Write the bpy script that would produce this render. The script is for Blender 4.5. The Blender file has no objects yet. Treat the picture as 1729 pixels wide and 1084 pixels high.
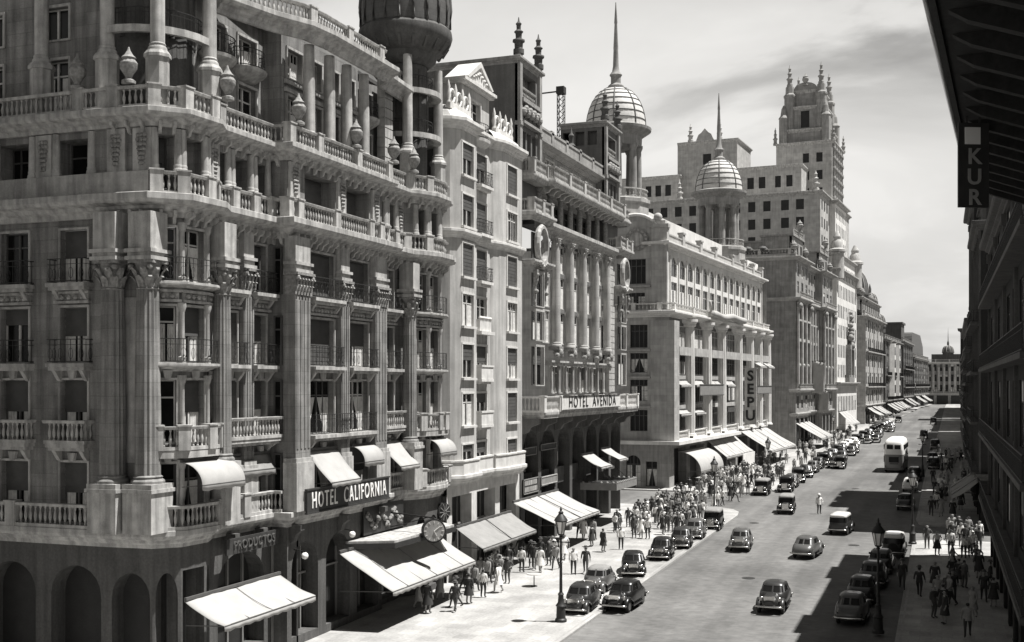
import bpy, math, random
from mathutils import Vector, Matrix
random.seed(7)
S = bpy.context.scene
COL = S.collection
R = math.radians

# ------------------------------------------------------------------ materials
MATS = {}
def mat(name, base, rough=.85, var=.18, scale=1.2, bump=.15, metal=0., streak=0., joints=None, coat=0., spec=.3, fine=0., lanes=0.):
    """Grey procedural surface: blotchy noise, vertical rain streaks, optional block joints."""
    if name in MATS: return MATS[name]
    m = bpy.data.materials.new(name); m.use_nodes = True
    nt = m.node_tree; N = nt.nodes; L = nt.links
    b = N['Principled BSDF']
    b.inputs['Roughness'].default_value = rough
    b.inputs['Metallic'].default_value = metal
    b.inputs['Coat Weight'].default_value = coat
    b.inputs['Specular IOR Level'].default_value = spec
    w = 1.0, .985, .955
    tc = N.new('ShaderNodeTexCoord')
    no = N.new('ShaderNodeTexNoise'); no.inputs['Scale'].default_value = scale; no.inputs['Detail'].default_value = 6
    L.new(tc.outputs['Object'], no.inputs['Vector'])
    mr = N.new('ShaderNodeMapRange')
    mr.inputs['From Min'].default_value = .25; mr.inputs['From Max'].default_value = .75
    mr.inputs['To Min'].default_value = base*(1-var); mr.inputs['To Max'].default_value = base*(1+var)
    L.new(no.outputs['Fac'], mr.inputs['Value'])
    val = mr.outputs['Result']; hgt = no.outputs['Fac']
    def mul(a, bb, amt=None):
        x = N.new('ShaderNodeMath'); x.operation = 'MULTIPLY'; L.new(a, x.inputs[0])
        if amt is None: L.new(bb, x.inputs[1])
        else: x.inputs[1].default_value = amt
        return x.outputs[0]
    if streak:
        mp = N.new('ShaderNodeMapping'); mp.inputs['Scale'].default_value = (2.3, 2.3, .16)
        L.new(tc.outputs['Object'], mp.inputs['Vector'])
        n2 = N.new('ShaderNodeTexNoise'); n2.inputs['Scale'].default_value = 1.6; n2.inputs['Detail'].default_value = 4
        L.new(mp.outputs[0], n2.inputs['Vector'])
        r2 = N.new('ShaderNodeMapRange'); r2.inputs['From Min'].default_value = .35; r2.inputs['From Max'].default_value = .62
        r2.inputs['To Min'].default_value = 1-streak; r2.inputs['To Max'].default_value = 1
        L.new(n2.outputs['Fac'], r2.inputs['Value']); val = mul(val, r2.outputs['Result'])
    if lanes:   # wheel-polished lanes, repair patches and oil along the carriageway
        for sc_, amt, lo, hi in (((.5, .018, 1), lanes, .4, .6), ((.09, .06, 1), lanes*.8, .42, .55), ((.9, .35, 1), lanes*.5, .3, .42)):
            mp = N.new('ShaderNodeMapping'); mp.inputs['Scale'].default_value = sc_; L.new(tc.outputs['Object'], mp.inputs['Vector'])
            n2 = N.new('ShaderNodeTexNoise'); n2.inputs['Scale'].default_value = 1.; n2.inputs['Detail'].default_value = 5; L.new(mp.outputs[0], n2.inputs['Vector'])
            r2 = N.new('ShaderNodeMapRange'); r2.inputs['From Min'].default_value = lo; r2.inputs['From Max'].default_value = hi; r2.inputs['To Min'].default_value = 1-amt; r2.inputs['To Max'].default_value = 1+amt*.25
            L.new(n2.outputs['Fac'], r2.inputs['Value']); val = mul(val, r2.outputs['Result'])
    if fine:
        n3 = N.new('ShaderNodeTexNoise'); n3.inputs['Scale'].default_value = scale*14; n3.inputs['Detail'].default_value = 3
        L.new(tc.outputs['Object'], n3.inputs['Vector'])
        r3 = N.new('ShaderNodeMapRange'); r3.inputs['From Min'].default_value = .3; r3.inputs['From Max'].default_value = .7
        r3.inputs['To Min'].default_value = 1-fine; r3.inputs['To Max'].default_value = 1+fine
        L.new(n3.outputs['Fac'], r3.inputs['Value']); val = mul(val, r3.outputs['Result'])
    if joints:
        bw, bh, dark, flat = joints
        sx = N.new('ShaderNodeSeparateXYZ'); L.new(tc.outputs['Object'], sx.inputs[0])
        cx = N.new('ShaderNodeCombineXYZ')
        if flat:
            L.new(sx.outputs['X'], cx.inputs['X']); L.new(sx.outputs['Y'], cx.inputs['Y'])
        else:
            ad = N.new('ShaderNodeMath'); L.new(sx.outputs['X'], ad.inputs[0]); L.new(sx.outputs['Y'], ad.inputs[1])
            L.new(ad.outputs[0], cx.inputs['X']); L.new(sx.outputs['Z'], cx.inputs['Y'])
        br = N.new('ShaderNodeTexBrick'); br.inputs['Scale'].default_value = 1
        br.inputs['Brick Width'].default_value = bw; br.inputs['Row Height'].default_value = bh
        br.inputs['Mortar Size'].default_value = .018; br.inputs['Mortar Smooth'].default_value = .3
        br.inputs['Color1'].default_value = (1, 1, 1, 1); br.inputs['Color2'].default_value = (.8, .8, .8, 1)
        br.inputs['Mortar'].default_value = (dark, dark, dark, 1)
        L.new(cx.outputs[0], br.inputs['Vector'])
        bwn = N.new('ShaderNodeRGBToBW'); L.new(br.outputs['Color'], bwn.inputs[0])
        val = mul(val, bwn.outputs[0]); hgt = mul(hgt, bwn.outputs[0])
    cc = N.new('ShaderNodeCombineColor')
    for i, k in enumerate(('Red', 'Green', 'Blue')):
        L.new(mul(val, None, w[i]), cc.inputs[k])
    L.new(cc.outputs[0], b.inputs['Base Color'])
    if bump:
        bp = N.new('ShaderNodeBump'); bp.inputs['Strength'].default_value = bump; bp.inputs['Distance'].default_value = .04
        L.new(hgt, bp.inputs['Height']); L.new(bp.outputs[0], b.inputs['Normal'])
    MATS[name] = m
    return m

M = dict(
    stoneA=mat('weathered_limestone', .27, streak=.42, var=.25, joints=(1.3, .55, .72, False), fine=.12),
    trimA=mat('pale_carved_stone', .44, streak=.4, var=.22, scale=2.5, fine=.15),
    carved=mat('sooty_carved_stone', .24, var=.45, scale=7, bump=.6),
    cream=mat('cream_render', .46, streak=.26, var=.24, scale=.5, fine=.05),
    creamtrim=mat('cream_trim', .60, streak=.15, scale=2),
    stoneB=mat('grey_granite', .30, streak=.25, joints=(1.1, .5, .72, False), fine=.1),
    stoneB2=mat('dark_brick_render', .14, streak=.2, scale=.8, fine=.1),
    stoneC=mat('pale_ashlar', .44, streak=.18, joints=(1.5, .7, .8, False), fine=.08),
    stoneD=mat('grey_ashlar', .32, streak=.25, joints=(1.5, .7, .8, False), fine=.1),
    white=mat('white_ashlar', .66, streak=.12, scale=.5, fine=.05),
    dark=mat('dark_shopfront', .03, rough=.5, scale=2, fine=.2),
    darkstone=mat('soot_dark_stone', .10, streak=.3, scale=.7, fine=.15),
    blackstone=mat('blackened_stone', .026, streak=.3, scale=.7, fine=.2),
    slate=mat('roof_slate', .10, rough=.6, joints=(.5, .3, .7, False), scale=2),
    tile=mat('dome_tile', .52, rough=.6, scale=3, fine=.1),
    rib=mat('dome_rib_lead', .10, rough=.55),
    glass=mat('window_glass', .012, rough=.2, var=.6, scale=.9, bump=.05, spec=.22),
    frame=mat('painted_window_frame', .55, rough=.5, scale=3),
    dframe=mat('dark_window_frame', .09, rough=.5, scale=3),
    curtain=mat('net_curtain', .62, scale=4, var=.25),
    blind=mat('roller_shutter', .085, rough=.6, scale=2, var=.25),
    iron=mat('wrought_iron', .03, rough=.5, scale=4),
    canvas=mat('white_canvas', .36, scale=1.5, var=.1, fine=.05),
    gcanvas=mat('grey_canvas', .24, scale=1.5, var=.15, fine=.08),
    asphalt=mat('street_setts', .155, rough=.8, var=.22, scale=.12, joints=(.42, .22, .9, True), fine=.12, lanes=.22),
    pave=mat('pavement_slabs', .38, var=.2, scale=.5, joints=(1.0, 1.0, .8, True), fine=.12, lanes=.16),
    kerb=mat('kerb_granite', .3, scale=3),
    earth=mat('city_ground', .2, scale=.1),
    carblack=mat('black_car_paint', .012, rough=.3, var=.3, coat=.35, bump=0, spec=.5),
    cargrey=mat('grey_car_paint', .075, rough=.35, var=.15, coat=.3, bump=0, spec=.5),
    cardark=mat('charcoal_car_paint', .028, rough=.35, var=.2, coat=.3, bump=0, spec=.5),
    carlight=mat('cream_car_paint', .6, rough=.35, var=.1, coat=.5, bump=0, spec=.5),
    roofcloth=mat('fabric_car_roof', .22, rough=.8, scale=5),
    chrome=mat('chrome', .65, rough=.22, metal=1, bump=0),
    lens=mat('lamp_lens', .75, rough=.15, bump=0, spec=.6),
    tyre=mat('tyre_rubber', .025, rough=.9, scale=5),
    skin=mat('skin', .30, rough=.6, scale=8, bump=0),
    hair=mat('dark_hair', .025, rough=.6, scale=20),
    shirtw=mat('white_shirt', .72, scale=6, bump=.1), shirtg=mat('grey_cloth', .28, scale=6, bump=.1),
    clothd=mat('dark_cloth', .045, scale=6, bump=.1), clothb=mat('charcoal_cloth', .085, scale=6, bump=.1),
    letter=mat('white_sign_letters', .82, rough=.5, var=.05), dletter=mat('black_sign_letters', .02, rough=.5),
    board=mat('dark_sign_board', .04, rough=.6, scale=2, var=.3), gboard=mat('grey_sign_board', .22, rough=.6, scale=2),
    dial=mat('clock_dial', .30, rough=.5, scale=3), plant=mat('window_plants', .07, scale=5, var=.6, rough=.7),
    buswhite=mat('bus_white_paint', .78, rough=.45, var=.06, coat=.2, bump=0), busgrey=mat('bus_grey_paint', .2, rough=.45, var=.1, coat=.2, bump=0), dimletter=mat('dim_sign_letters', .3, rough=.6),
    opal=mat('opal_glass_globe', .8, rough=.2, bump=0),
)

# ------------------------------------------------------------------ mesh building
class Fr:
    """A facade frame: s runs from a to b, d points outward (right of travel)."""
    def __init__(f, a, b, z=0):
        f.a = Vector((a[0], a[1])); v = Vector((b[0]-a[0], b[1]-a[1])); f.L = v.length; f.u = v/f.L
        f.n = Vector((f.u.y, -f.u.x)); f.ang = math.atan2(f.u.y, f.u.x); f.z = z
    def p(f, s, d, z): 
        q = f.a + f.u*s + f.n*d
        return (q.x, q.y, z+f.z)
WORLD = None
class MB:
    def __init__(self): self.v = []; self.f = []; self.m = []; self.sm = []; self.cur = 0; self.smooth = False
    def add(self, vs, fs, smooth=None):
        o = len(self.v); self.v += vs
        for q in fs:
            self.f.append([i+o for i in q]); self.m.append(self.cur); self.sm.append(self.smooth if smooth is None else smooth)
    def box(self, x0, x1, y0, y1, z0, z1):
        self.add([(x, y, z) for z in (z0, z1) for y in (y0, y1) for x in (x0, x1)],
                 [(0, 2, 3, 1), (4, 5, 7, 6), (0, 1, 5, 4), (1, 3, 7, 5), (3, 2, 6, 7), (2, 0, 4, 6)])
    def fb(self, fr, s0, s1, d0, d1, z0, z1):
        if d0 > d1: d0, d1 = d1, d0
        self.add([fr.p(s, d, z) for z in (z0, z1) for d in (d1, d0) for s in (s0, s1)],
                 [(0, 2, 3, 1), (4, 5, 7, 6), (0, 1, 5, 4), (1, 3, 7, 5), (3, 2, 6, 7), (2, 0, 4, 6)])
    def quad(self, *p): self.add(list(p), [tuple(range(len(p)))])
    def prism(self, poly, z0, z1):
        n = len(poly)
        self.add([(x, y, z0) for x, y in poly]+[(x, y, z1) for x, y in poly],
                 [tuple(range(n))[::-1], tuple(range(n, 2*n))]+[(i, (i+1) % n, n+(i+1) % n, n+i) for i in range(n)])
    def fprism(self, fr, poly, d0, d1):
        """poly in (s,z), extruded from d0 (back) to d1 (front)."""
        n = len(poly)
        self.add([fr.p(s, d1, z) for s, z in poly]+[fr.p(s, d0, z) for s, z in poly],
                 [tuple(range(n)), tuple(range(n, 2*n))[::-1]]+[(i, n+i, n+(i+1) % n, (i+1) % n) for i in range(n)])
    def lathe(self, x, y, prof, n=12, flute=0, ph=0, smooth=True, sx=1, sy=1):
        runs = [[prof[0]]]   # the profile is cut at sharp bends so that mouldings stay crisp
        for a, b, c in zip(prof, prof[1:], prof[2:]+[None]):
            runs[-1].append(b)
            if c is not None:
                u = math.atan2(b[0]-a[0], b[1]-a[1]); v = math.atan2(c[0]-b[0], c[1]-b[1]); t = abs(u-v)
                if min(t, 2*math.pi-t) > .6: runs.append([b])
        for run in runs:
            vs = []; fs = []; k = len(run)
            for r, z in run:
                for i in range(n):
                    a = 2*math.pi*i/n+ph; rr = r*(1-flute*(i % 2))
                    vs.append((x+sx*rr*math.cos(a), y+sy*rr*math.sin(a), z))
            for q in range(k-1):
                for i in range(n): fs.append((q*n+i, q*n+(i+1) % n, (q+1)*n+(i+1) % n, (q+1)*n+i))
            self.add(vs, fs, smooth)
        for (r, z), rev in ((prof[0], True), (prof[-1], False)):
            if r > .002:
                vs = [(x+sx*r*(1-flute*(i % 2))*math.cos(2*math.pi*i/n+ph), y+sy*r*(1-flute*(i % 2))*math.sin(2*math.pi*i/n+ph), z) for i in range(n)]
                self.add(vs, [tuple(range(n))[::-1] if rev else tuple(range(n))], False)
    def tube(self, pts, r, n=6, smooth=True, r2=None):
        pts = [Vector(p) for p in pts]; vs = []; fs = []
        up0 = Vector((0, 0, 1))
        for j, p in enumerate(pts):
            t = (pts[min(j+1, len(pts)-1)]-pts[max(j-1, 0)]).normalized()
            a = t.cross(up0)
            if a.length < 1e-3: a = t.cross(Vector((1, 0, 0)))
            a.normalize(); b = t.cross(a)
            rr = r if r2 is None else r+(r2-r)*j/(len(pts)-1)
            for i in range(n):
                q = p+(a*math.cos(2*math.pi*i/n)+b*math.sin(2*math.pi*i/n))*rr
                vs.append(tuple(q))
        for j in range(len(pts)-1):
            for i in range(n): fs.append((j*n+i, j*n+(i+1) % n, (j+1)*n+(i+1) % n, (j+1)*n+i))
        fs.append(tuple(range(n))[::-1]); fs.append(tuple(range((len(pts)-1)*n, len(pts)*n)))
        self.add(vs, fs, smooth)
    def bar(self, p, q, w, h=None):
        h = h or w; p = Vector(p); q = Vector(q); t = (q-p).normalized(); a = t.cross(Vector((0, 0, 1)))
        if a.length < 1e-3: a = Vector((1, 0, 0))
        a.normalize(); b = t.cross(a); a *= w/2; b *= h/2
        self.add([tuple(c+i*a+j*b) for c in (p, q) for i, j in ((-1, -1), (1, -1), (1, 1), (-1, 1))],
                 [(3, 2, 1, 0), (4, 5, 6, 7), (0, 1, 5, 4), (1, 2, 6, 5), (2, 3, 7, 6), (3, 0, 4, 7)])
    def sweep(self, path, prof, cap=True):
        """profile (d outward, z) swept along a plan polyline with mitred corners."""
        n = len(path); P = [Vector(p) for p in path]; offs = []
        for i in range(n):
            if i > 0: u1 = (P[i]-P[i-1]).normalized()
            if i < n-1: u2 = (P[i+1]-P[i]).normalized()
            if i == 0: u1 = u2
            if i == n-1: u2 = u1
            n1 = Vector((u1.y, -u1.x)); n2 = Vector((u2.y, -u2.x)); bs = n1+n2
            if bs.length < 1e-3: bs = n1.copy()
            bs.normalize(); k = max(bs.dot(n1), .45); offs.append(bs/k)
        k = len(prof)
        vs = [((P[i]+offs[i]*d).x, (P[i]+offs[i]*d).y, z) for i in range(n) for d, z in prof]
        fs = [(i*k+j, (i+1)*k+j, (i+1)*k+j+1, i*k+j+1) for i in range(n-1) for j in range(k-1)]
        fs += [(i*k+k-1, (i+1)*k+k-1, (i+1)*k, i*k) for i in range(n-1)]
        if cap: fs += [tuple(range(k)), tuple(range((n-1)*k, n*k))[::-1]]
        self.add(vs, fs)
    def sphere(self, c, r, n=10, m=6, sz=1):
        prof = [(max(r*math.sin(math.pi*j/m), .001), c[2]-r*sz*math.cos(math.pi*j/m)) for j in range(m+1)]
        self.lathe(c[0], c[1], prof, n)
    def mesh(self, name, mats, off=(0, 0, 0)):
        me = bpy.data.meshes.new(name)
        me.from_pydata([(v[0]-off[0], v[1]-off[1], v[2]-off[2]) for v in self.v], [], self.f)
        for mm in (mats if isinstance(mats, (list, tuple)) else [mats]): me.materials.append(M[mm] if isinstance(mm, str) else mm)
        if isinstance(mats, (list, tuple)) and len(mats) > 1: me.polygons.foreach_set('material_index', self.m)
        me.polygons.foreach_set('use_smooth', self.sm); me.update()
        return me
    def build(self, name, mats, parent=None, loc=None):
        """link as one object; coordinates are world, made relative to the parent (or loc)."""
        if not self.f: return None
        off = wloc(parent) if parent else Vector(loc or (0, 0, 0))
        o = bpy.data.objects.new(name, self.mesh(name, mats, off)); COL.objects.link(o)
        if parent: o.parent = parent
        else: o.location = off
        return o

def wloc(o):
    v = Vector((0, 0, 0))
    while o: v += o.location; o = o.parent
    return v
def tag(o, label=None, cat=None, group=None, kind=None):
    if label: o['label'] = label
    if cat: o['category'] = cat
    if group: o['group'] = group
    if kind: o['kind'] = kind
    return o
def empty(name, loc, rz=0):
    e = bpy.data.objects.new(name, None); COL.objects.link(e); e.location = loc; e.rotation_euler.z = rz; e.empty_display_size = .3
    return e
def children(o): return [c for c in COL.objects if c.parent == o]
KIDS = {}
def copy_tree(o, parent=None):
    c = o.copy(); COL.objects.link(c); c.parent = parent
    if o.name not in KIDS: KIDS[o.name] = [x for x in COL.objects if x.parent == o]
    for ch in KIDS[o.name]: copy_tree(ch, c)
    return c
def link(name, me, parent, loc, rz=0):
    o = bpy.data.objects.new(name, me); COL.objects.link(o); o.parent = parent; o.location = loc; o.rotation_euler.z = rz
    return o
def frs(path): return [Fr(path[i], path[i+1]) for i in range(len(path)-1)]

# ------------------------------------------------------------------ facade helpers
def wall(mb, fr, z0, z1, ops=(), s0=0, s1=None, d=0., depth=.35):
    """front sheet of a wall with real openings and reveals; ops = (s0,s1,z0,z1)"""
    s1 = fr.L if s1 is None else s1
    ops = [o for o in ops if o[1] > s0 and o[0] < s1]
    zc = sorted({z0, z1, *[min(max(o[2], z0), z1) for o in ops], *[min(max(o[3], z0), z1) for o in ops]})
    for za, zb in zip(zc, zc[1:]):
        if zb-za < 1e-4: continue
        row = sorted([o for o in ops if o[2] < (za+zb)/2 < o[3]])
        s = s0
        for o in row+[(s1, s1)]:
            if o[0] > s+1e-4: mb.quad(fr.p(s, d, za), fr.p(o[0], d, za), fr.p(o[0], d, zb), fr.p(s, d, zb))
            s = max(s, o[1])
    for a, b, za, zb in [o[:4] for o in ops]:
        e = d-depth
        mb.quad(fr.p(a, d, za), fr.p(a, d, zb), fr.p(a, e, zb), fr.p(a, e, za))
        mb.quad(fr.p(b, d, za), fr.p(b, e, za), fr.p(b, e, zb), fr.p(b, d, zb))
        mb.quad(fr.p(a, d, za), fr.p(a, e, za), fr.p(b, e, za), fr.p(b, d, za))
        mb.quad(fr.p(a, d, zb), fr.p(b, d, zb), fr.p(b, e, zb), fr.p(a, e, zb))
WC = {}
WN = {}
FRAME = {}
def winmesh(w, h, kind, part, fm):
    key = (round(w, 1), round(h, 1), kind, part, fm)
    if key in WC: return WC[key]
    w, h = key[0]+.04, key[1]+.04
    b = MB(); fr = Fr((-w/2, 0), (w/2, 0))
    if part == 'frame':
        t = .07
        b.fb(fr, 0, t, 0, .1, 0, h); b.fb(fr, w-t, w, 0, .1, 0, h); b.fb(fr, t, w-t, 0, .1, 0, t); b.fb(fr, t, w-t, 0, .1, h-t, h)
        if w > .75 or kind == 'sash': b.fb(fr, w/2-.045, w/2+.045, 0, .12, t, h-t)
        if h > 1.5: b.fb(fr, t, w-t, 0, .09, h*.72-.035, h*.72+.035)
        if kind == 'grid':
            for k in (1, 3): b.fb(fr, w*k/4-.025, w*k/4+.025, .02, .08, t, h-t)
            for k in (1, 2): b.fb(fr, t, w-t, .02, .08, h*.72*k/3-.02, h*.72*k/3+.02)
        if w > 1.9:
            for k in (1, 3): b.fb(fr, w*k/4-.035, w*k/4+.035, .01, .1, t, h-t)
    elif part == 'pane':
        b.fb(fr, .05, w-.05, .02, .04, .05, h-.05)
    elif part == 'curtain':
        for sgn in (0, 1):
            n = 7; wd = w*(.34 if kind != 'drape' else .42)
            for k in range(n):
                a0, a1 = k/n*wd, (k+1)/n*wd
                dd = .05+.035*(k % 2)
                x0, x1 = (.07+a0, .07+a1) if sgn == 0 else (w-.07-a1, w-.07-a0)
                top, bot = h*(.7 if kind != 'half' else .5)-.04, .07
                if kind == 'drape':   # tied back: narrow low
                    f_ = .45 if sgn == 0 else 1
                    xb0, xb1 = ((.07+a0*.4, .07+a1*.4) if sgn == 0 else (w-.07-a1*.4, w-.07-a0*.4))
                    b.add([fr.p(xb0, dd, bot), fr.p(xb1, .05+.035*((k+1) % 2), bot), fr.p(x1, .05+.035*((k+1) % 2), top), fr.p(x0, dd, top)], [(0, 1, 2, 3)])
                else:
                    b.add([fr.p(x0, dd, bot), fr.p(x1, .05+.035*((k+1) % 2), bot), fr.p(x1, .05+.035*((k+1) % 2), top), fr.p(x0, dd, top)], [(0, 1, 2, 3)])
    elif part == 'blind':
        fr_ = {'blind': .45, 'shut': .97, 'short': .28, 'half': .5}.get(kind, .45)
        n = max(int(h*fr_/.11), 3); z = h-.04
        for k in range(n):
            b.fb(fr, .05, w-.05, .1+.012*(k % 2), .13+.012*(k % 2), z-h*fr_/n, z); z -= h*fr_/n
    me = b.mesh('window_'+part, {'frame': fm, 'pane': 'glass', 'curtain': 'curtain', 'blind': 'blind'}[part])
    WC[key] = me
    return me
SC = {}
def surmesh(w, h, e, sur, m):
    key = (round(w, 1), round(h, 1), e, sur, m)
    if key not in SC:
        w, h = key[0], key[1]; b = MB(); fr = Fr((-w/2, 0), (w/2, 0), .02)
        wd, dd, sill, head = sur; e = round(e, 3)
        b.fb(fr, -wd, -.01, e, e+dd, 0, h); b.fb(fr, w+.01, w+wd, e, e+dd, 0, h); b.fb(fr, -wd, w+wd, e, e+dd+.01, h, h+wd)
        if sill: b.fb(fr, -wd-.06, w+wd+.06, e, e+dd+sill, -.15, 0)
        else: b.fb(fr, -wd, w+wd, e, e+dd, -.08, 0)
        if head: b.fb(fr, -wd-.1, w+wd+.1, e, e+dd+head, h+wd, h+wd+.15)
        SC[key] = b.mesh('window_surround', m)
    return SC[key]
def win(root, fr, s0, s1, z0, z1, d=-.3, kind=None, fm='frame', rnd=random, sur=None, sm='trimA', wd=0.):
    """a window part (frame) with pane, curtain or blind as its own sub-parts"""
    if kind is None: kind = rnd.choice(['plain', 'plain', 'drape', 'blind', 'half', 'grid', 'curtain', 'short'])
    w, h = s1-s0, z1-z0
    q = fr.p((s0+s1)/2, d, z0-.02); off = wloc(root)
    n = WN.get(root.name, 0); WN[root.name] = n+1
    o = link('window', winmesh(w, h, kind, 'frame', fm), root, Vector(q)-off, fr.ang)
    link('pane', winmesh(w, h, 'p', 'pane', ''), o, (0, 0, 0))
    if sur: link('surround', surmesh(w, h, wd-d, sur, sm), o, (0, 0, 0))
    if kind in ('drape', 'half', 'curtain', 'grid'): link('curtain', winmesh(w, h, kind, 'curtain', ''), o, (0, -.005, 0))
    if kind in ('blind', 'shut', 'short', 'half'): link('blind', winmesh(w, h, kind, 'blind', ''), o, (0, 0, 0))
    return o
def surround(mb, fr, a, b, z0, z1, w=.14, d=.07, sill=.12, head=.0, d0=0.):
    mb.fb(fr, a-w, a, d0, d0+d, z0, z1); mb.fb(fr, b, b+w, d0, d0+d, z0, z1); mb.fb(fr, a-w, b+w, d0, d0+d+.004, z1, z1+w)
    if sill: mb.fb(fr, a-w-.06, b+w+.06, d0, d0+d+sill, z0-.14, z0-.003)
    if head: mb.fb(fr, a-w-.1, b+w+.1, d0, d0+d+head, z1+w+.003, z1+w+.16)
def arch(mb, fr, a, b, zs, zt, d=0., depth=.3, n=10):
    """fills the corners above a semi-elliptic arch between springing zs and top zt"""
    c = (a+b)/2; r = (b-a)/2; pts = [(c-r*math.cos(math.pi*i/n), zs+(zt-zs)*.96*math.sin(math.pi*i/n)) for i in range(n+1)]
    for (x0, y0), (x1, y1) in zip(pts, pts[1:]):
        mb.quad(fr.p(x0, d, y0), fr.p(x1, d, y1), fr.p(x1, d, zt), fr.p(x0, d, zt))
        mb.quad(fr.p(x0, d, y0), fr.p(x0, d-depth, y0), fr.p(x1, d-depth, y1), fr.p(x1, d, y1))
BAL = [(.055, 0), (.055, .06), (.035, .09), (.07, .25), (.075, .34), (.03, .56), (.028, .62), (.055, .68), (.055, .74)]
def plen(path):
    P = [Vector(p) for p in path]; return sum((P[i+1]-P[i]).length for i in range(len(P)-1))
def along(path, step, start=None):
    """points (pos, dir) every step along a plan polyline"""
    P = [Vector(p) for p in path]; out = []
    for a, b in zip(P, P[1:]):
        L = (b-a).length; n = max(int(round(L/step)), 1)
        for i in range(n): out.append((a+(b-a)*((i+.5)/n), (b-a).normalized()))
    return out
def balustrade(mb, path, z, h=.95, step=.26, d=0., ped=None, k=1., n=6, plinth=.14):
    mb.sweep(path, [(d-.12, z), (d+.12, z), (d+.12, z+plinth), (d-.12, z+plinth)])
    mb.sweep(path, [(d-.13, z+h-.13), (d+.13, z+h-.13), (d+.16, z+h-.03), (d+.16, z+h), (d-.13, z+h)])
    hh = h-.13-plinth
    for q, u in along(path, step):
        q = q+Vector((u.y, -u.x))*d
        mb.lathe(q.x, q.y, [(r*k, z+plinth+zz/.74*hh) for r, zz in BAL], n)
    if ped:
        for s in ped:
            pt = path_at(path, s); q = pt[0]+Vector((pt[1].y, -pt[1].x))*d
            f = Fr(q-pt[1]*.25, q+pt[1]*.25)
            mb.fb(f, 0, .5, -.2, .2, z-.003, z+h+.004); mb.fb(f, -.05, .55, -.24, .24, z+h+.004, z+h+.07)
def path_at(path, s):
    P = [Vector(p) for p in path]
    for a, b in zip(P, P[1:]):
        L = (b-a).length
        if s <= L: return a+(b-a)*(s/L), (b-a).normalized()
        s -= L
    return P[-1], (P[-1]-P[-2]).normalized()
def railing(mb, path, z, h=.95, d=0., step=.26, scroll=True, w=.018):
    for zz in (z+.06, z+h): mb.sweep(path, [(d-.02, zz), (d+.02, zz), (d+.02, zz+.035), (d-.02, zz+.035)])
    mb.sweep(path, [(d-.01, z+h*.78), (d+.01, z+h*.78), (d+.01, z+h*.78+.02), (d-.01, z+h*.78+.02)])
    for i, (q, u) in enumerate(along(path, step)):
        q = q+Vector((u.y, -u.x))*d
        mb.bar((q.x, q.y, z+.06), (q.x, q.y, z+h), w)
        if scroll and i % 2 == 0:
            u3 = Vector((u.x, u.y, 0)); c = Vector((q.x, q.y, z+h*.42))
            ring = [tuple(c+u3*(math.cos(t*math.pi/4)*.11)+Vector((0, 0, math.sin(t*math.pi/4)*.24))) for t in range(9)]
            mb.tube(ring, .011, 3)
def brackets(mb, path, z0, z1, d0, d1, step, w=.18):
    for q, u in along(path, step):
        n = Vector((u.y, -u.x)); f = Fr(q-u*w/2, q+u*w/2); hh = z1-z0
        mb.fprism_side(f, 0, w, [(d0, z0), (d0+(d1-d0)*.35, z0+hh*.12), (d0+(d1-d0)*.5, z0+hh*.45), (d1, z0+hh*.7), (d1, z1), (d0, z1)])
def fprism_side(self, fr, s0, s1, prof):
    n = len(prof)
    self.add([fr.p(s0, d, z) for d, z in prof]+[fr.p(s1, d, z) for d, z in prof],
             [tuple(range(n)), tuple(range(n, 2*n))[::-1]]+[(i, n+i, n+(i+1) % n, (i+1) % n) for i in range(n)])
MB.fprism_side = fprism_side
def corn(d, z0, z1, b=0.):
    h = z1-z0
    return [(b-.05, z0), (b+d*.18, z0), (b+d*.22, z0+h*.2), (b+d*.45, z0+h*.32), (b+d*.5, z0+h*.45), (b+d*.9, z0+h*.55), (b+d, z0+h*.7), (b+d*1.0, z0+h*.97), (b+d*.94, z1), (b-.05, z1)]
def column(mb, x, y, z0, z1, r, flute=True, n=32):
    h = z1-z0
    mb.lathe(x, y, [(r*1.3, z0), (r*1.3, z0+.1), (r*1.22, z0+.16), (r*1.08, z0+.2), (r*1.15, z0+.28), (r, z0+.34)], 20)
    mb.lathe(x, y, [(r, z0+.34), (r*1.0, z0+h*.33), (r*.93, z0+h*.75), (r*.86, z1)], n if flute else 14, flute=.09 if flute else 0, smooth=not flute)
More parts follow.
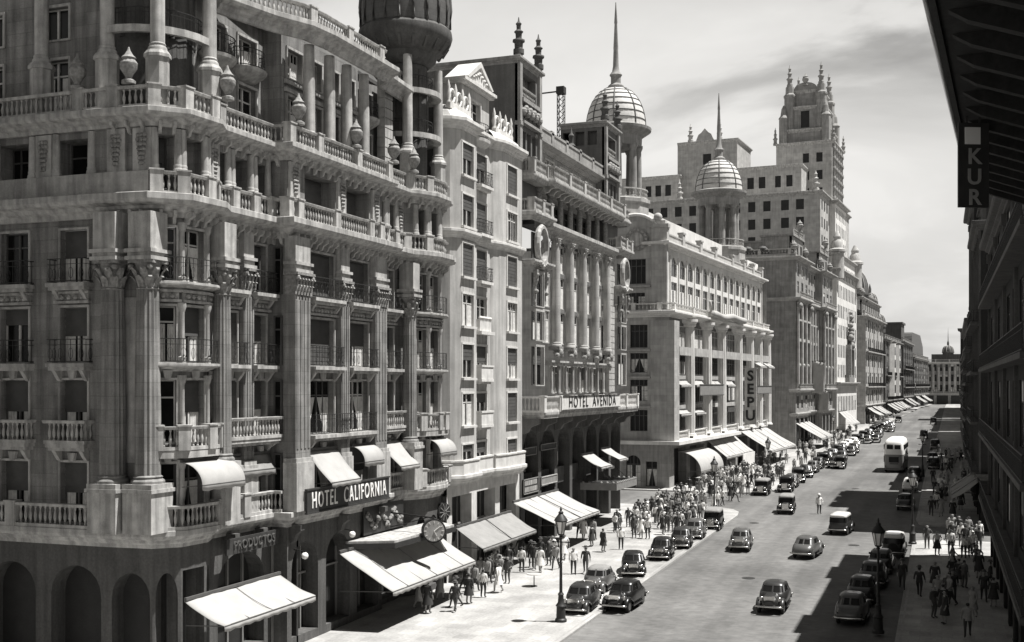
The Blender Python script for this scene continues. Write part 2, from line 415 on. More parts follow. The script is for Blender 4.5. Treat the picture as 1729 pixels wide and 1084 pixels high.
def capital(mb, x, y, z0, z1, r, ang=0, n=8):
    h = z1-z0
    mb.lathe(x, y, [(r*.95, z0-.08), (r*1.02, z0-.04), (r*.9, z0), (r*.92, z0+h*.4), (r*1.15, z0+h*.85), (r*1.2, z0+h*.88)], 16)
    for row in (0, 1):
        for k in range(n):
            a = 2*math.pi*(k+row*.5)/n+ang; ca, sa = math.cos(a), math.sin(a)
            hh = h*(.42+.3*row); w = r*.36
            pts = []
            for t, rr, ww in ((0, .93, .8), (.45, 1.03, 1), (.8, 1.22+.1*row, .9), (1., 1.5+.12*row, .5), (.88, 1.62+.12*row, .35)):
                for sgn in (-1, 1):
                    pts.append((x+ca*r*rr-sa*sgn*w*ww, y+sa*r*rr+ca*sgn*w*ww, z0+hh*t))
            mb.add(pts, [(2*i, 2*i+1, 2*i+3, 2*i+2) for i in range(4)])
    for k in range(4):
        a = math.pi/4+k*math.pi/2+ang; q = (x+math.cos(a)*r*1.42, y+math.sin(a)*r*1.42)
        mb.sphere((q[0], q[1], z0+h*.76), r*.26, 8, 5)
    ar = r*1.55
    pl = []
    for k in range(4):
        a = math.pi/4+k*math.pi/2+ang
        pl += [(x+math.cos(a-.16)*ar*1.1, y+math.sin(a-.16)*ar*1.1), (x+math.cos(a+.16)*ar*1.1, y+math.sin(a+.16)*ar*1.1)]
        a += math.pi/4
        pl.append((x+math.cos(a)*ar*.74, y+math.sin(a)*ar*.74))
    mb.prism(pl, z0+h*.88, z1)
def pilcap(mb, fr, a, b, d, z0, z1):
    """carved capital on a flat pilaster"""
    mb.fb(fr, a, b, -.05, d+.02, z0, z1)
    w = b-a; n = max(int(w/.24), 2); h = z1-z0
    for row in (0, 1):
        for k in range(n+row):
            s = a+(k+.5-.5*row)*w/n; hw = w/n*.42; hh = h*(.42+.32*row)
            pr = [(0, .02), (.45, .05), (.8, .12), (1, .22), (.9, .26)]
            mb.add([fr.p(s+sg*hw*(1-.5*t), d+dd+.02*row, z0+hh*t) for t, dd in pr for sg in (-1, 1)], [(2*i, 2*i+1, 2*i+3, 2*i+2) for i in range(4)])
    for s in (a, b):
        q = fr.p(s, d+.12, z0+h*.76); mb.sphere(q, .13, 8, 5)
    mb.fb(fr, a-.14, b+.14, -.05, d+.2, z0+h*.88, z1)
def finial(mb, x, y, z0, z1, r, n=8):
    h = z1-z0
    mb.lathe(x, y, [(r, z0), (r, z0+h*.12), (r*.75, z0+h*.15), (r*.8, z0+h*.3), (r*1.15, z0+h*.34), (r*1.1, z0+h*.38), (r*.55, z0+h*.42),
                    (r*.6, z0+h*.56), (r*.85, z0+h*.6), (r*.4, z0+h*.66), (r*.42, z0+h*.78), (r*.55, z0+h*.82), (r*.2, z0+h*.88), (.03, z1)], n)
def urn(mb, x, y, z, h=1.2, r=.3):
    mb.lathe(x, y, [(r*.8, z), (r*.8, z+h*.08), (r*.35, z+h*.14), (r*.4, z+h*.2), (r*.95, z+h*.4), (r, z+h*.55), (r*.7, z+h*.66), (r*.85, z+h*.7), (r*.5, z+h*.78), (r*.2, z+h*.9), (.03, z+h)], 12)
def text_mesh(txt, h, depth, mname, font_scale=1., bold=.0, squeeze=1., sp=1.08):
    cu = bpy.data.curves.new('lettering', 'FONT'); cu.body = txt; cu.size = h*1.37; cu.extrude = depth/2; cu.offset = bold
    cu.align_x = 'CENTER'; cu.align_y = 'CENTER'; cu.space_character = sp; cu.resolution_u = 3
    o = bpy.data.objects.new('tmp', cu); COL.objects.link(o)
    me = bpy.data.meshes.new_from_object(o.evaluated_get(bpy.context.evaluated_depsgraph_get()))
    bpy.data.objects.remove(o); bpy.data.curves.remove(cu)
    for v in me.vertices: v.co = (v.co.x*squeeze, -v.co.z, v.co.y)   # stand upright, face -y
    me.materials.clear(); me.materials.append(M[mname]); me.update()
    return me
def lettering(txt, h, mname, parent, fr, s, d, z, name='lettering', depth=.06, bold=0., squeeze=1., sp=1.08):
    me = text_mesh(txt, h, depth, mname, bold=bold, squeeze=squeeze, sp=sp)
    q = Vector(fr.p(s, d, z))-wloc(parent)
    return link(name, me, parent, q, fr.ang)
def gz(y): return .012*(min(max(y, -40), 430)-80)
# ================================================================== ground
def sheet(name, polys, m, z, kind='structure', step=10):
    """strips given as lists of (left x, right x, y); follows the slope of the street"""
    b = MB()
    for rows in polys:
        vs = []; fs = []
        for i, (xa, xb, y) in enumerate(rows):
            vs += [(xa, y, gz(y)+z), (xb, y, gz(y)+z)]
            if i: fs.append((2*i-2, 2*i-1, 2*i+1, 2*i))
        b.add(vs, fs)
    o = b.build(name, m); o['kind'] = kind; return o
YS = [-40, 0, 40, 60, 80, 100, 108, 115, 120, 125, 130, 140, 160, 190, 220, 250, 280, 320, 360, 400, 430, 520]
def interp(t, y):
    for (y0, v0), (y1, v1) in zip(t, t[1:]):
        if y <= y1: return v0+(v1-v0)*max(0, (y-y0)/(y1-y0))
    return t[-1][1]
KL = [(-40, -17.3), (108, -17.3), (130, -17.2), (190, -16.4), (280, -13.6), (430, -7), (520, -3)]
KR = [(-40, -2.2), (150, -2.0), (280, -.4), (430, 1), (520, 2)]
sheet('street', [[(interp(KL, y)-.1, interp(KR, y)+.1, y) for y in YS]], 'asphalt', 0)
b = MB(); 
g = [(-900, -40), (-60, -40), (60, -40), (900, -40), (900, 2500), (-900, 2500)]
b.add([(-900, -200, gz(-40)-.3), (900, -200, gz(-40)-.3), (900, -40, gz(-40)-.3), (-900, -40, gz(-40)-.3)], [(0, 1, 2, 3)])
b.add([(-900, -40, gz(-40)-.3), (900, -40, gz(-40)-.3), (900, 430, gz(430)-.3), (-900, 430, gz(430)-.3), (900, 3000, gz(430)-.3), (-900, 3000, gz(430)-.3)], [(0, 1, 2, 3), (3, 2, 4, 5)])
o = b.build('ground', 'earth'); o['kind'] = 'structure'
o = sheet('side_street', [[(-90, -17.2, 104.5), (-90, -17.2, 128.5)]], 'asphalt', .01)
def pav(name, rows_list):
    b = MB(); H_ = .14
    for rows in rows_list:
        vs = []; fs = []
        for i, (xa, xb, y) in enumerate(rows):
            z = gz(y); vs += [(xa, y, z+H_), (xb, y, z+H_), (xb, y, z-.2), (xa, y, z-.2)]
            if i: fs += [(4*i-4, 4*i-3, 4*i+1, 4*i), (4*i-3, 4*i-2, 4*i+2, 4*i+1), (4*i-1, 4*i-4, 4*i, 4*i+3)]
        k = len(rows)-1; fs += [(0, 3, 2, 1), (4*k, 4*k+1, 4*k+2, 4*k+3)]
        b.add(vs, fs)
    o = b.build(name, 'pave'); o['kind'] = 'structure'
YL1 = [y for y in YS if y <= 100]+[105]
YL2 = [y for y in YS if y >= 140]
rows1 = [(-40, interp(KL, y), y) for y in YL1]+[(-40, -17.6, 107.5), (-40, -18.4, 109.3), (-40, -19.6, 110.3), (-40, -21, 110.6)]
rows2 = [(-40, -21, 124.4), (-40, -19.4, 124.8), (-40, -18.1, 126), (-40, -17.4, 128)]+[(-40, interp(KL, y), y) for y in YL2]
pav('left_pavement', [rows1, rows2])
pav('right_pavement', [[(interp(KR, y), 30, y) for y in [-40, 0, 40, 60, 83, 92.5]]+[(-1.8, 30, 93.6), (-1.0, 30, 94.3), (.4, 30, 94.6)],
                       [(.4, 30, 103), (-1., 30, 103.3), (-1.8, 30, 104.3), (-2.1, 30, 107)]+[(interp(KR, y), 30, y) for y in YS if y > 110]])
def kerb(name, t, ranges, sgn):
    b = MB()
    for y0, y1 in ranges:
        ys = [y0]+[y for y in YS if y0 < y < y1]+[y1]
        for a, c in zip(ys, ys[1:]):
            xa, xc = interp(t, a), interp(t, c); vs = []
            for x, y in ((xa, a), (xc, c)):
                z = gz(y); vs += [(x+sgn*.02, y, z-.1), (x+sgn*.02, y, z+.13), (x-sgn*.28, y, z+.146), (x-sgn*.28, y, z-.1)]
            b.add(vs, [(0, 1, 5, 4), (1, 2, 6, 5)])
    o = b.build(name, 'kerb'); o['kind'] = 'structure'
kerb('left_kerb', KL, [(-40, 105), (128, 520)], 1); kerb('right_kerb', KR, [(-40, 92.5), (107, 520)], -1)
o = sheet('right_side_street', [[(-2.2, 30, 92), (-2.2, 30, 107.5)]], 'asphalt', .006)
# ================================================================== corner hotel on the left
rng = random.Random(11)
def hotel_corner():
    root = empty('corner_hotel_building', (-30, 50, gz(50)))
    tag(root, 'ornate grey stone corner hotel with giant fluted columns and stacked balconies at far left', 'building')
    P = [(-46, 39), (-32.3, 39), (-30.3, 39.2), (-29.5, 40.0), (-29.4, 41.6), (-29.9, 42.6), (-29.8, 47.3), (-28.9, 47.3), (-28.9, 57.1),
         (-29.4, 57.2), (-29.4, 60.6), (-28.9, 61.3), (-28.5, 62.3), (-28.5, 63.9), (-28.9, 64.9), (-28.9, 65.3)]
    F = frs(P)
    # window positions along each facet
    W = {0: [(1.2, 2.6), (4.4, 5.8), (8.0, 9.5), (11.2, 12.6)], 2: [(.22, .95)], 3: [(.16, 1.44)], 4: [(.2, .95)], 5: [(.65, 1.95), (3.05, 4.3)], 7: [(1.95, 4.4), (5.75, 8.15)],
         9: [(.7, 2.3)], 11: [(.15, .92)], 12: [(.15, 1.45)], 13: [(.15, .92)]}
    rows = [(6.45, 9.0), (9.8, 12.45), (13.15, 15.45), (16.5, 18.75)]
    wb = MB(); gb = MB()
    for i, f in enumerate(F):
        ops = [(a, b, z0, z1) for a, b in W.get(i, []) for z0, z1 in rows]
        wall(wb, f, 5.6, 20.0, ops, depth=.45)
        # ground floor: deep shop openings under the balcony
        L = f.L
        if i in (0, 5, 7, 9):
            n = max(int(L/3.2), 1); go = [((k+.12)*L/n, (k+.88)*L/n, .2, 4.7) for k in range(n)]
        else: go = [(.12, L-.12, .3, 4.5)] if L > 1 else []
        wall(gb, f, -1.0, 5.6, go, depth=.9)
        for a, b, z0, z1 in go: 
            if i != 3: arch(gb, f, a, b, 3.4, 4.7 if i in (0, 5, 7, 9) else 4.5, depth=.9)
        # windows with kinds seen in the photo: blinds on the upper lights, curtains below
        for a, b in W.get(i, []):
            for r, (z0, z1) in enumerate(rows):
                wide = b-a > 2
                if wide: kind = [['drape', 'half'], ['drape', 'drape'], ['shut', 'half'], ['shut', 'shut']][r][a > 5]
                elif i in (3, 12): kind = ['drape', 'half', 'half', 'drape'][r]
                elif i in (2, 4, 11, 13): kind = rng.choice(['plain', 'curtain', 'plain'])
                else: kind = rng.choice(['half', 'half', 'curtain', 'short', 'plain'])
                win(root, f, a, b, z0, z1, -.38, kind, rng.choice(['frame', 'frame', 'dframe']), sur=(.1, .06, 0, 0))
                if r == 2:  # carved head panels
                    cv = MB(); cv.fb(f, a-.2, b+.2, 0, .22, 15.62, 15.72); cv.fb(f, a-.25, b+.25, 0, .26, 16.02, 16.12); cv.fb(f, a-.1, b+.1, 0, .1, 15.72, 16.02)
                    k = max(int((b-a)/.3), 2)
                    for j in range(k):
                        q = f.p(a+(j+.5)*(b-a)/k, .1, 15.86); cv.sphere(q, .13, 7, 4)
                        q = f.p(a+(j+1)*(b-a)/k-.02, .07, 15.8); cv.sphere(q, .08, 6, 4)
                    cv.build('carved_panel', 'trimA', root)
                elif r != 3:
                    tr = MB(); tr.fprism(f, [((a+b)/2-.12, z1+.01), ((a+b)/2+.12, z1+.01), ((a+b)/2+.2, z1+.36), ((a+b)/2-.2, z1+.36)], .05, .2); tr.build('keystone', 'trimA', root)
    # return wall: slim dark slit windows
    for z0, z1 in rows: win(root, F[6], .25, .65, z0, z1, .02, 'plain', 'dframe')
    # -- giant order
    for x, y, z0 in ((-31.75, 38.55, 8.2), (-30.25, 38.85, 8.2), (-29.25, 42.55, 8.9), (-28.75, 60.35, 8.9)):
        c = MB(); r = .52 if y < 40 else .42
        column(c, x, y, z0, 16.15, r); o = c.build('column', 'stoneA', root)
        k = MB(); capital(k, x, y, 16.15, 17.25, r*.9); k.build('capital', 'carved', o)
        k = MB(); f = Fr((x-r*1.35, y), (x+r*1.35, y)); w = r*1.35
        k.fb(f, 0, 2*w, -w, w, 6.2, z0-.35); k.fb(f, -.08, 2*w+.08, -w-.08, w+.08, z0-.35, z0-.2); k.fb(f, -.02, 2*w+.02, -w-.02, w+.02, z0-.2, z0)
        k.build('pedestal', 'trimA', o)
        k = MB(); w = r*1.05
        for za, zb, e in ((17.25, 17.4, .1), (17.4, 17.55, .02), (17.55, 17.7, .12), (17.7, 19.2, 0)):
            k.fb(f, r*1.35-w-e, r*1.35+w+e, -w-e, w+e, za, zb)
        k.build('entablature_block', 'trimA', o)
    # -- square piers and pilasters with carved capitals
    for i, a, b, d in ((7, -.15, 1.2, .55), (7, 4.6, 5.5, .35), (7, 8.4, 9.75, .35), (5, 2.1, 2.9, .3)):
        f = F[i]; p = MB(); p.fb(f, a, b, -.05, d, 6.2, 16.45)
        for g in range(4):  # shallow flutes as raised fillets
            w = (b-a)/4; p.fb(f, a+g*w+w*.25, a+g*w+w*.75, d, d+.035, 9.2, 16.2)
        o = p.build('pilaster', 'stoneA', root)
        k = MB(); pilcap(k, f, a, b, d, 16.45, 17.5); k.build('capital', 'carved', o)
        k = MB(); k.fb(f, a-.1, b+.1, -.05, d+.1, 17.5, 17.66); k.fb(f, a-.02, b+.02, -.05, d+.02, 17.66, 17.86); k.fb(f, a-.12, b+.12, -.05, d+.12, 17.86, 18.0); k.fb(f, a, b, -.05, d, 18.0, 19.2)
        k.build('entablature_block', 'trimA', o)
        k = MB(); k.fb(f, a-.08, b+.08, -.05, d+.09, 8.55, 8.75); k.fb(f, a-.14, b+.14, -.05, d+.14, 6.25, 8.55)
        k.build('pilaster_base', 'trimA', o)
    # small panelled tablets on the wall between the corner columns
    f = F[1]; tr = MB(); tr.fb(f, .75, 1.35, 0, .06, 9, 15.8); tr.build('wall_panel', 'trimA', root)
    # -- cornices and balconies that follow the plan
    co = MB()
    co.sweep(P, corn(.55, 5.5, 6.25)); co.build('podium_cornice', 'trimA', root)
    co = MB(); co.sweep(P, corn(.95, 19.1, 20.0)); brackets(co, P[1:], 18.8, 19.35, 0, .5, .55, .14); co.build('main_cornice', 'trimA', root)
    bl = MB()
    def off(path, d):
        m = MB(); m.sweep(path, [(d, 0), (d+.01, 0), (d+.01, .01)]); k = 3
        return [(m.v[i*k][0], m.v[i*k][1]) for i in range(len(path))]
    balustrade(bl, off(P[0:8], .4), 6.25, 1.0, ped=(1, 5, 9, 13.4, 15.8, 19.6, 22.2))
    bl.build('balustrade', 'trimA', root)
    bl = MB(); balustrade(bl, off(P[8:], .4)[1:], 6.25, 1.0, ped=(.3, 4, 8)); bl.build('balustrade', 'trimA', root)
    for z in (9.4,):
        for sub in (P[2:6], P[10:15]):
            q = off(sub, .5); s = MB(); s.sweep(q, corn(.3, z-.35, z+.12, -.55)); s.sweep(sub, [(-.1, z-.2), (.55, z-.2), (.55, z+.1), (-.1, z+.1)]); o = s.build('balcony', 'trimA', root)
            b = MB(); balustrade(b, off(sub, .45), z+.12, .98, ped=(.1, 1.2, 2.8, 3.7)); b.build('balustrade', 'trimA', o)
    def balc(f, a, b, z, kind, d=.75):
        s = MB(); s.fb(f, a, b, 0, d, z-.16, z); s.fb(f, a+.06, b-.06, 0, d-.1, z-.3, z-.16); 
        for x in (a+.2, b-.4): s.fprism_side(f, x, x+.18, [(0, z-.75), (.12, z-.72), (.3, z-.5), (d-.15, z-.3), (0, z-.3)])
        o = s.build('balcony', 'trimA', root)
        pth = [f.p(a+.06, 0, 0)[:2], f.p(a+.06, d-.08, 0)[:2], f.p(b-.06, d-.08, 0)[:2], f.p(b-.06, 0, 0)[:2]]
        r = MB()
        if kind == 'stone': balustrade(r, pth, z, .98, .25); r.build('balustrade', 'trimA', o)
        else: railing(r, pth, z, .98); r.build('railing', 'iron', o)
    balc(F[5], .35, 4.5, 9.75, 'stone')
    balc(F[7], 1.6, 8.3, 9.75, 'iron', .6)
    balc(F[9], .3, 2.7, 9.75, 'stone', .6)
    for i in (5, 7, 9, 0):
        for a, b in W[i]:
            balc(F[i], a-.3, b+.3, 13.1, 'iron', .6); balc(F[i], a-.3, b+.3, 16.45, 'iron', .6)
            if i == 0: balc(F[i], a-.3, b+.3, 9.75, 'stone', .6)
    for sub in (P[2:6], P[10:15]):
        for z in (13.1, 16.45):
            s = MB(); s.sweep(sub, corn(.55, z-.34, z)); o = s.build('balcony', 'trimA', root)
            r = MB(); railing(r, off(sub, .45), z, .98); r.build('railing', 'iron', o)
    for q in (P[3], P[4], P[12], P[13]):   # white posts between the lights of the bays
        for z0, z1 in ((6.3, 9.1), (9.6, 12.6), (13.1, 15.6), (16.4, 18.9)):
            k = MB(); k.lathe(q[0]+.05, q[1], [(.17, z0), (.17, z0+.25), (.12, z0+.3), (.11, z1-.4), (.13, z1-.35), (.19, z1-.15), (.19, z1)], 10); k.build('bay_mullion', 'trimA', root)
    # -- columned loggia storey
    lg = MB(); lt = MB()
    LW = {0: [(1.0, 2.8), (4.2, 6.0), (7.8, 9.7), (11.0, 12.8)], 2: [(.1, 1.0)], 3: [(.12, 1.48)], 4: [(.15, 1.0)], 5: [(.3, 1.25), (1.6, 3.0), (3.35, 4.4)], 7: [(1.6, 4.6), (5.6, 8.3)],
          9: [(.3, 1.2), (1.5, 2.6)], 11: [(.1, .95)], 12: [(.12, 1.48)], 13: [(.1, .95)]}
    lp = []
    for i, f in enumerate(F):
        ops = [(a, b, 20.3, 22.5) for a, b in LW.get(i, [])]
        wall(lg, f, 20.0, 23.0, ops, depth=1.0)
        for a, b, _, _ in ops:
            win(root, f, a-.01, b+.01, 20.3, 22.52, -.95, 'shut' if b-a > 2 else rng.choice(['blind', 'plain', 'drape', 'plain']), 'dframe')
            if b-a < 2:
                for s in (a-.02, b+.02):
                    q = f.p(s, .02, 0); lp.append((q[0], q[1]))
        if i in (1, 7, 9, 10, 0, 5):
            L = f.L; spots = {1: (.4, 1.6), 7: (.5, 5.1, 8.9), 5: (.1,), 9: (3.0,), 0: (3.5, 7, 10.4)}.get(i, ())
            for s in spots:
                lt = MB(); lt.fb(f, s-.42, s+.42, -.02, .14, 20.9, 22.75); o = lt.build('loggia_pier', 'trimA', root); cv = MB()
                for j in range(7):
                    w = .3*(1-abs(j-5)/7)
                    for e in (-w*.6, 0, w*.6): cv.sphere(f.p(s+e, .16, 21.3+j*.19), .1, 6, 4)
                cv.build('carved_drop', 'carved', o)
    for x, y in lp: lt = MB(); column(lt, x, y, 20.95, 22.75, .17, False); lt.build('loggia_column', 'trimA', root)
    lg.build('loggia_wall', 'stoneA', root)
    bl = MB(); balustrade(bl, off(P[2:], .28), 20.0, .95, ped=(.1, 1.2, 2.8, 3.9, 5.4, 7.0, 8.4, 9.3, 10.2, 13.8, 17.5, 18.7, 20, 22, 23.4, 25)); bl.build('balustrade', 'trimA', root)
    bl = MB(); bl.sweep(P[:3], [(.1, 20.0), (.3, 20.0), (.3, 20.95), (.1, 20.95)]); bl.build('parapet', 'trimA', root)
    co = MB(); co.sweep(P, corn(.75, 22.8, 23.5)); brackets(co, P[1:], 22.5, 23.0, 0, .4, .7, .14); co.build('upper_cornice', 'trimA', root)
    bl = MB(); balustrade(bl, off(P, .35), 23.5, .9, ped=(2, 7, 12.5, 14.2, 16, 17.3, 19, 20.3, 25.4, 28, 32, 35.6, 39.5, 41)); bl.build('balustrade', 'trimA', root)
    for x, y in ((-33.6, 38.6), (-31.0, 38.6), (-28.8, 42.3), (-28.4, 47.5), (-28.4, 53.2), (-28.4, 57.6), (-28.6, 60.6)):
        u = MB(); urn(u, x, y, 24.45, 1.5, .36); u.build('stone_urn', 'carved', root)
    # -- attic storey: tall columns in front of a recessed wall
    A = off(P, -1.1)[0:1]+[(-33.0, 40.2), (-31.2, 40.4), (-30.6, 41.0), (-30.5, 41.6), (-30.9, 42.8), (-30.9, 48.4), (-29.9, 48.4), (-29.9, 56.2), (-30.4, 56.3), (-30.4, 65.3)]
    af = frs(A); aw = MB()
    AW = {0: [(2, 3.6), (5.4, 7.0), (9, 10.6)], 5: [(.9, 2.4), (3.4, 4.9)], 7: [(.5, 1.9), (2.4, 3.8), (4.3, 5.6), (6.0, 7.3)], 9: [(.6, 2.4)]}
    for i, f in enumerate(af):
        ops = [(a, b, z0, z1) for a, b in AW.get(i, []) for z0, z1 in ((24.0, 26.3), (27.2, 28.6))]
        wall(aw, f, 23.4, 29.4, ops, depth=.5)
        for a, b, z0, z1 in ops:
            win(root, f, a, b, z0, z1, -.35, rng.choice(['grid', 'plain', 'plain', 'curtain']), sur=(.12, .08, 0, 0))
            if z0 > 27 and i in (5, 9):  # curved balcony on the upper light
                c = [f.p((a+b)/2+1.15*math.cos(t), .02+.8*math.sin(t), 0)[:2] for t in [math.pi*(1-k/8) for k in range(9)]]
                s = MB(); s.sweep(c, [(-.8, 26.5), (-.55, 26.55), (-.1, 26.85), (0, 26.95), (.04, 27.1), (-.8, 27.1)]); o = s.build('curved_balcony', 'trimA', root)
                r = MB(); railing(r, c, 27.1, .85, -.06); r.build('railing', 'iron', o)
        if i == 7:
            for z in (26.45, 26.85): tr = MB(); tr.fb(f, .2, 7.6, .02, .16, z, z+.2); tr.build('string_course', 'trimA', root)
    aw.build('attic_wall', 'stoneA', root)
    ac = MB(); ap = MB()
    for x, y in ((-32.4, 39.0), (-30.2, 39.4), (-29.5, 42.0), (-28.9, 49.3), (-28.9, 51.3), (-28.9, 53.1), (-28.9, 55.0), (-29.1, 60.8), (-28.9, 64.7), (-36, 39.2), (-40, 39.2)):
        c = MB(); t0 = 25.9 if y < 45 or y > 60 else 24.2
        if t0 > 25: c.lathe(x, y, [(.48, 23.5), (.48, 25.6), (.56, 25.62), (.56, 25.75), (.46, 25.9)], 8, smooth=False)
        column(c, x, y, t0, 28.75 if 45 < y < 60 else 31.4, .3, False)
        c.build('attic_column', 'trimA', root)
    f = Fr((-30.1, 58.9), (-30.1, 60.1)); q = MB()
    for k in range(11): q.fb(f, 0, 1.0, 0, .5, 23.5+k*.56, 23.5+k*.56+.5); q.fb(f, .04, .96, 0, .44, 23.5+k*.56+.5, 23.5+k*.56+.56)
    q.build('rusticated_quoin', 'trimA', root)
    co = MB(); co.sweep([(-30.2, 43.4), (-29.4, 46.5), (-28.6, 48.3), (-28.4, 50), (-28.4, 56.6), (-29.2, 57.4), (-29.5, 61)], corn(.7, 28.7, 29.5)); co.build('attic_cornice', 'trimA', root)
    co = MB(); balustrade(co, [(-30.6, 43.4), (-29.5, 46.5), (-28.7, 48.3), (-28.5, 50), (-28.5, 56.6), (-29.3, 57.4), (-29.6, 61)], 29.5, .95, ped=(1, 6, 9.5, 13, 15)); co.build('balustrade', 'trimA', root)
    # -- roof, corner turrets
    rf = MB(); b0 = [(-46, 40.4), (-33, 40.4), (-31, 42.5), (-30.6, 48), (-30.2, 56), (-30.7, 65.2), (-46, 65.2)]
    rf.prism([(x, y) for x, y in b0], 29.4, 29.6)
    top = [(-46, 43), (-35, 43), (-34, 45), (-33.6, 50), (-33.2, 56), (-33.6, 65.2), (-46, 65.2)]
    n = len(b0); rf.add([(x, y, 29.6) for x, y in b0]+[(x, y, 33.2) for x, y in top], [(i, (i+1) % n, n+(i+1) % n, n+i) for i in range(n)]+[tuple(range(n, 2*n))])
    rf.build('mansard_roof', 'slate', root)
    gw = MB(); gw.fb(Fr((-46, 65.28), (-29, 65.28)), 0, 17, -.3, 0, -1, 29.4); gw.build('party_wall', 'darkstone', root)
    for cx, cy, r in ((-30.2, 62.8, 1.75), (-32.0, 41.4, 2.3)):
        t = MB(); t.lathe(cx, cy, [(r*.75, 23.4), (r*.75, 31.3), (r*.8, 31.4)], 20)
        for k in range(10):
            a = k*math.pi/5+.2; t.lathe(cx+r*.75*math.cos(a), cy+r*.75*math.sin(a), [(.12, 26.8), (.12, 30.9)], 6)
        o = t.build('corner_turret', 'darkstone', root)
        k = MB(); k.lathe(cx, cy, [(r*.8, 31.2), (r*1.05, 31.6), (r*1.1, 31.9), (r*1.3, 32.1), (r*1.55, 32.6), (r*1.62, 33.0), (r*1.6, 33.3), (r*1.5, 33.5)], 28); k.build('turret_cornice', 'darkstone', o)
        k = MB(); k.lathe(cx, cy, [(r*1.52, 33.5), (r*1.55, 34.6), (r*1.5, 35.8), (r*1.35, 37), (r*1.0, 38.3), (r*.5, 39.2), (.1, 39.5)], 24); k.build('dome', 'slate', o)
        for j in range(20):
            a = j*math.pi/10; q = MB(); q.bar((cx+r*1.3*math.cos(a), cy+r*1.3*math.sin(a), 32.0), (cx+r*1.5*math.cos(a), cy+r*1.5*math.sin(a), 32.55), .16); q.build('bracket', 'darkstone', o)
            q = MB(); q.tube([(cx+r*k_*math.cos(a), cy+r*k_*math.sin(a), z_) for k_, z_ in ((1.54, 33.5), (1.57, 34.6), (1.52, 35.8), (1.37, 37), (1.02, 38.3))], .09, 5); q.build('dome_rib', 'rib', o)
        for z, rr in ((29.6, .95), (27.0, .95)):
            pth = [(cx+r*rr*math.cos(t_), cy+r*rr*math.sin(t_)) for t_ in [math.pi/2.2-k*math.pi/12 for k in range(13)]]
            k = MB(); k.sweep(pth, [(-.5, z-.3), (-.05, z-.22), (.1, z-.05), (.1, z), (-.5, z)]); k.build('ring_balcony', 'trimA', o)
            k = MB(); railing(k, pth, z, .85, .02, .2, False); k.build('railing', 'iron', o)
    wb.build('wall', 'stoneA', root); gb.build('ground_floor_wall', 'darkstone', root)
    # -- ground floor shopfronts behind the arches
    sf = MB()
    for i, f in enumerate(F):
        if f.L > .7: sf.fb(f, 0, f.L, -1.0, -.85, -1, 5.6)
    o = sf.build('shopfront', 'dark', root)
    sh = MB(); 
    for i in (5, 7, 9):
        f = F[i]; n = max(int(f.L/1.1), 1)
        for k in range(n+1): sh.fb(f, k*f.L/n-.05, k*f.L/n+.05, -.86, -.74, -1, 5)
        sh.fb(f, 0, f.L, -.86, -.7, 2.9, 3.0)
    sh.build('shop_mullions', 'gboard', o)
    # brackets beneath the balcony, light fanlights of first-floor shops
    for f, s in ((F[5], 1.2), (F[5], 3.4), (F[7], .4), (F[7], 5.0), (F[7], 9.2), (F[9], 1.4)):
        kb = MB(); brackets(kb, [f.p(s-.5, 0, 0)[:2], f.p(s+.5, 0, 0)[:2]], 4.7, 5.6, 0, .6, 2.4, .35); kb.build('bracket', 'darkstone', root)
    return root, F
hotelA, FA = hotel_corner()

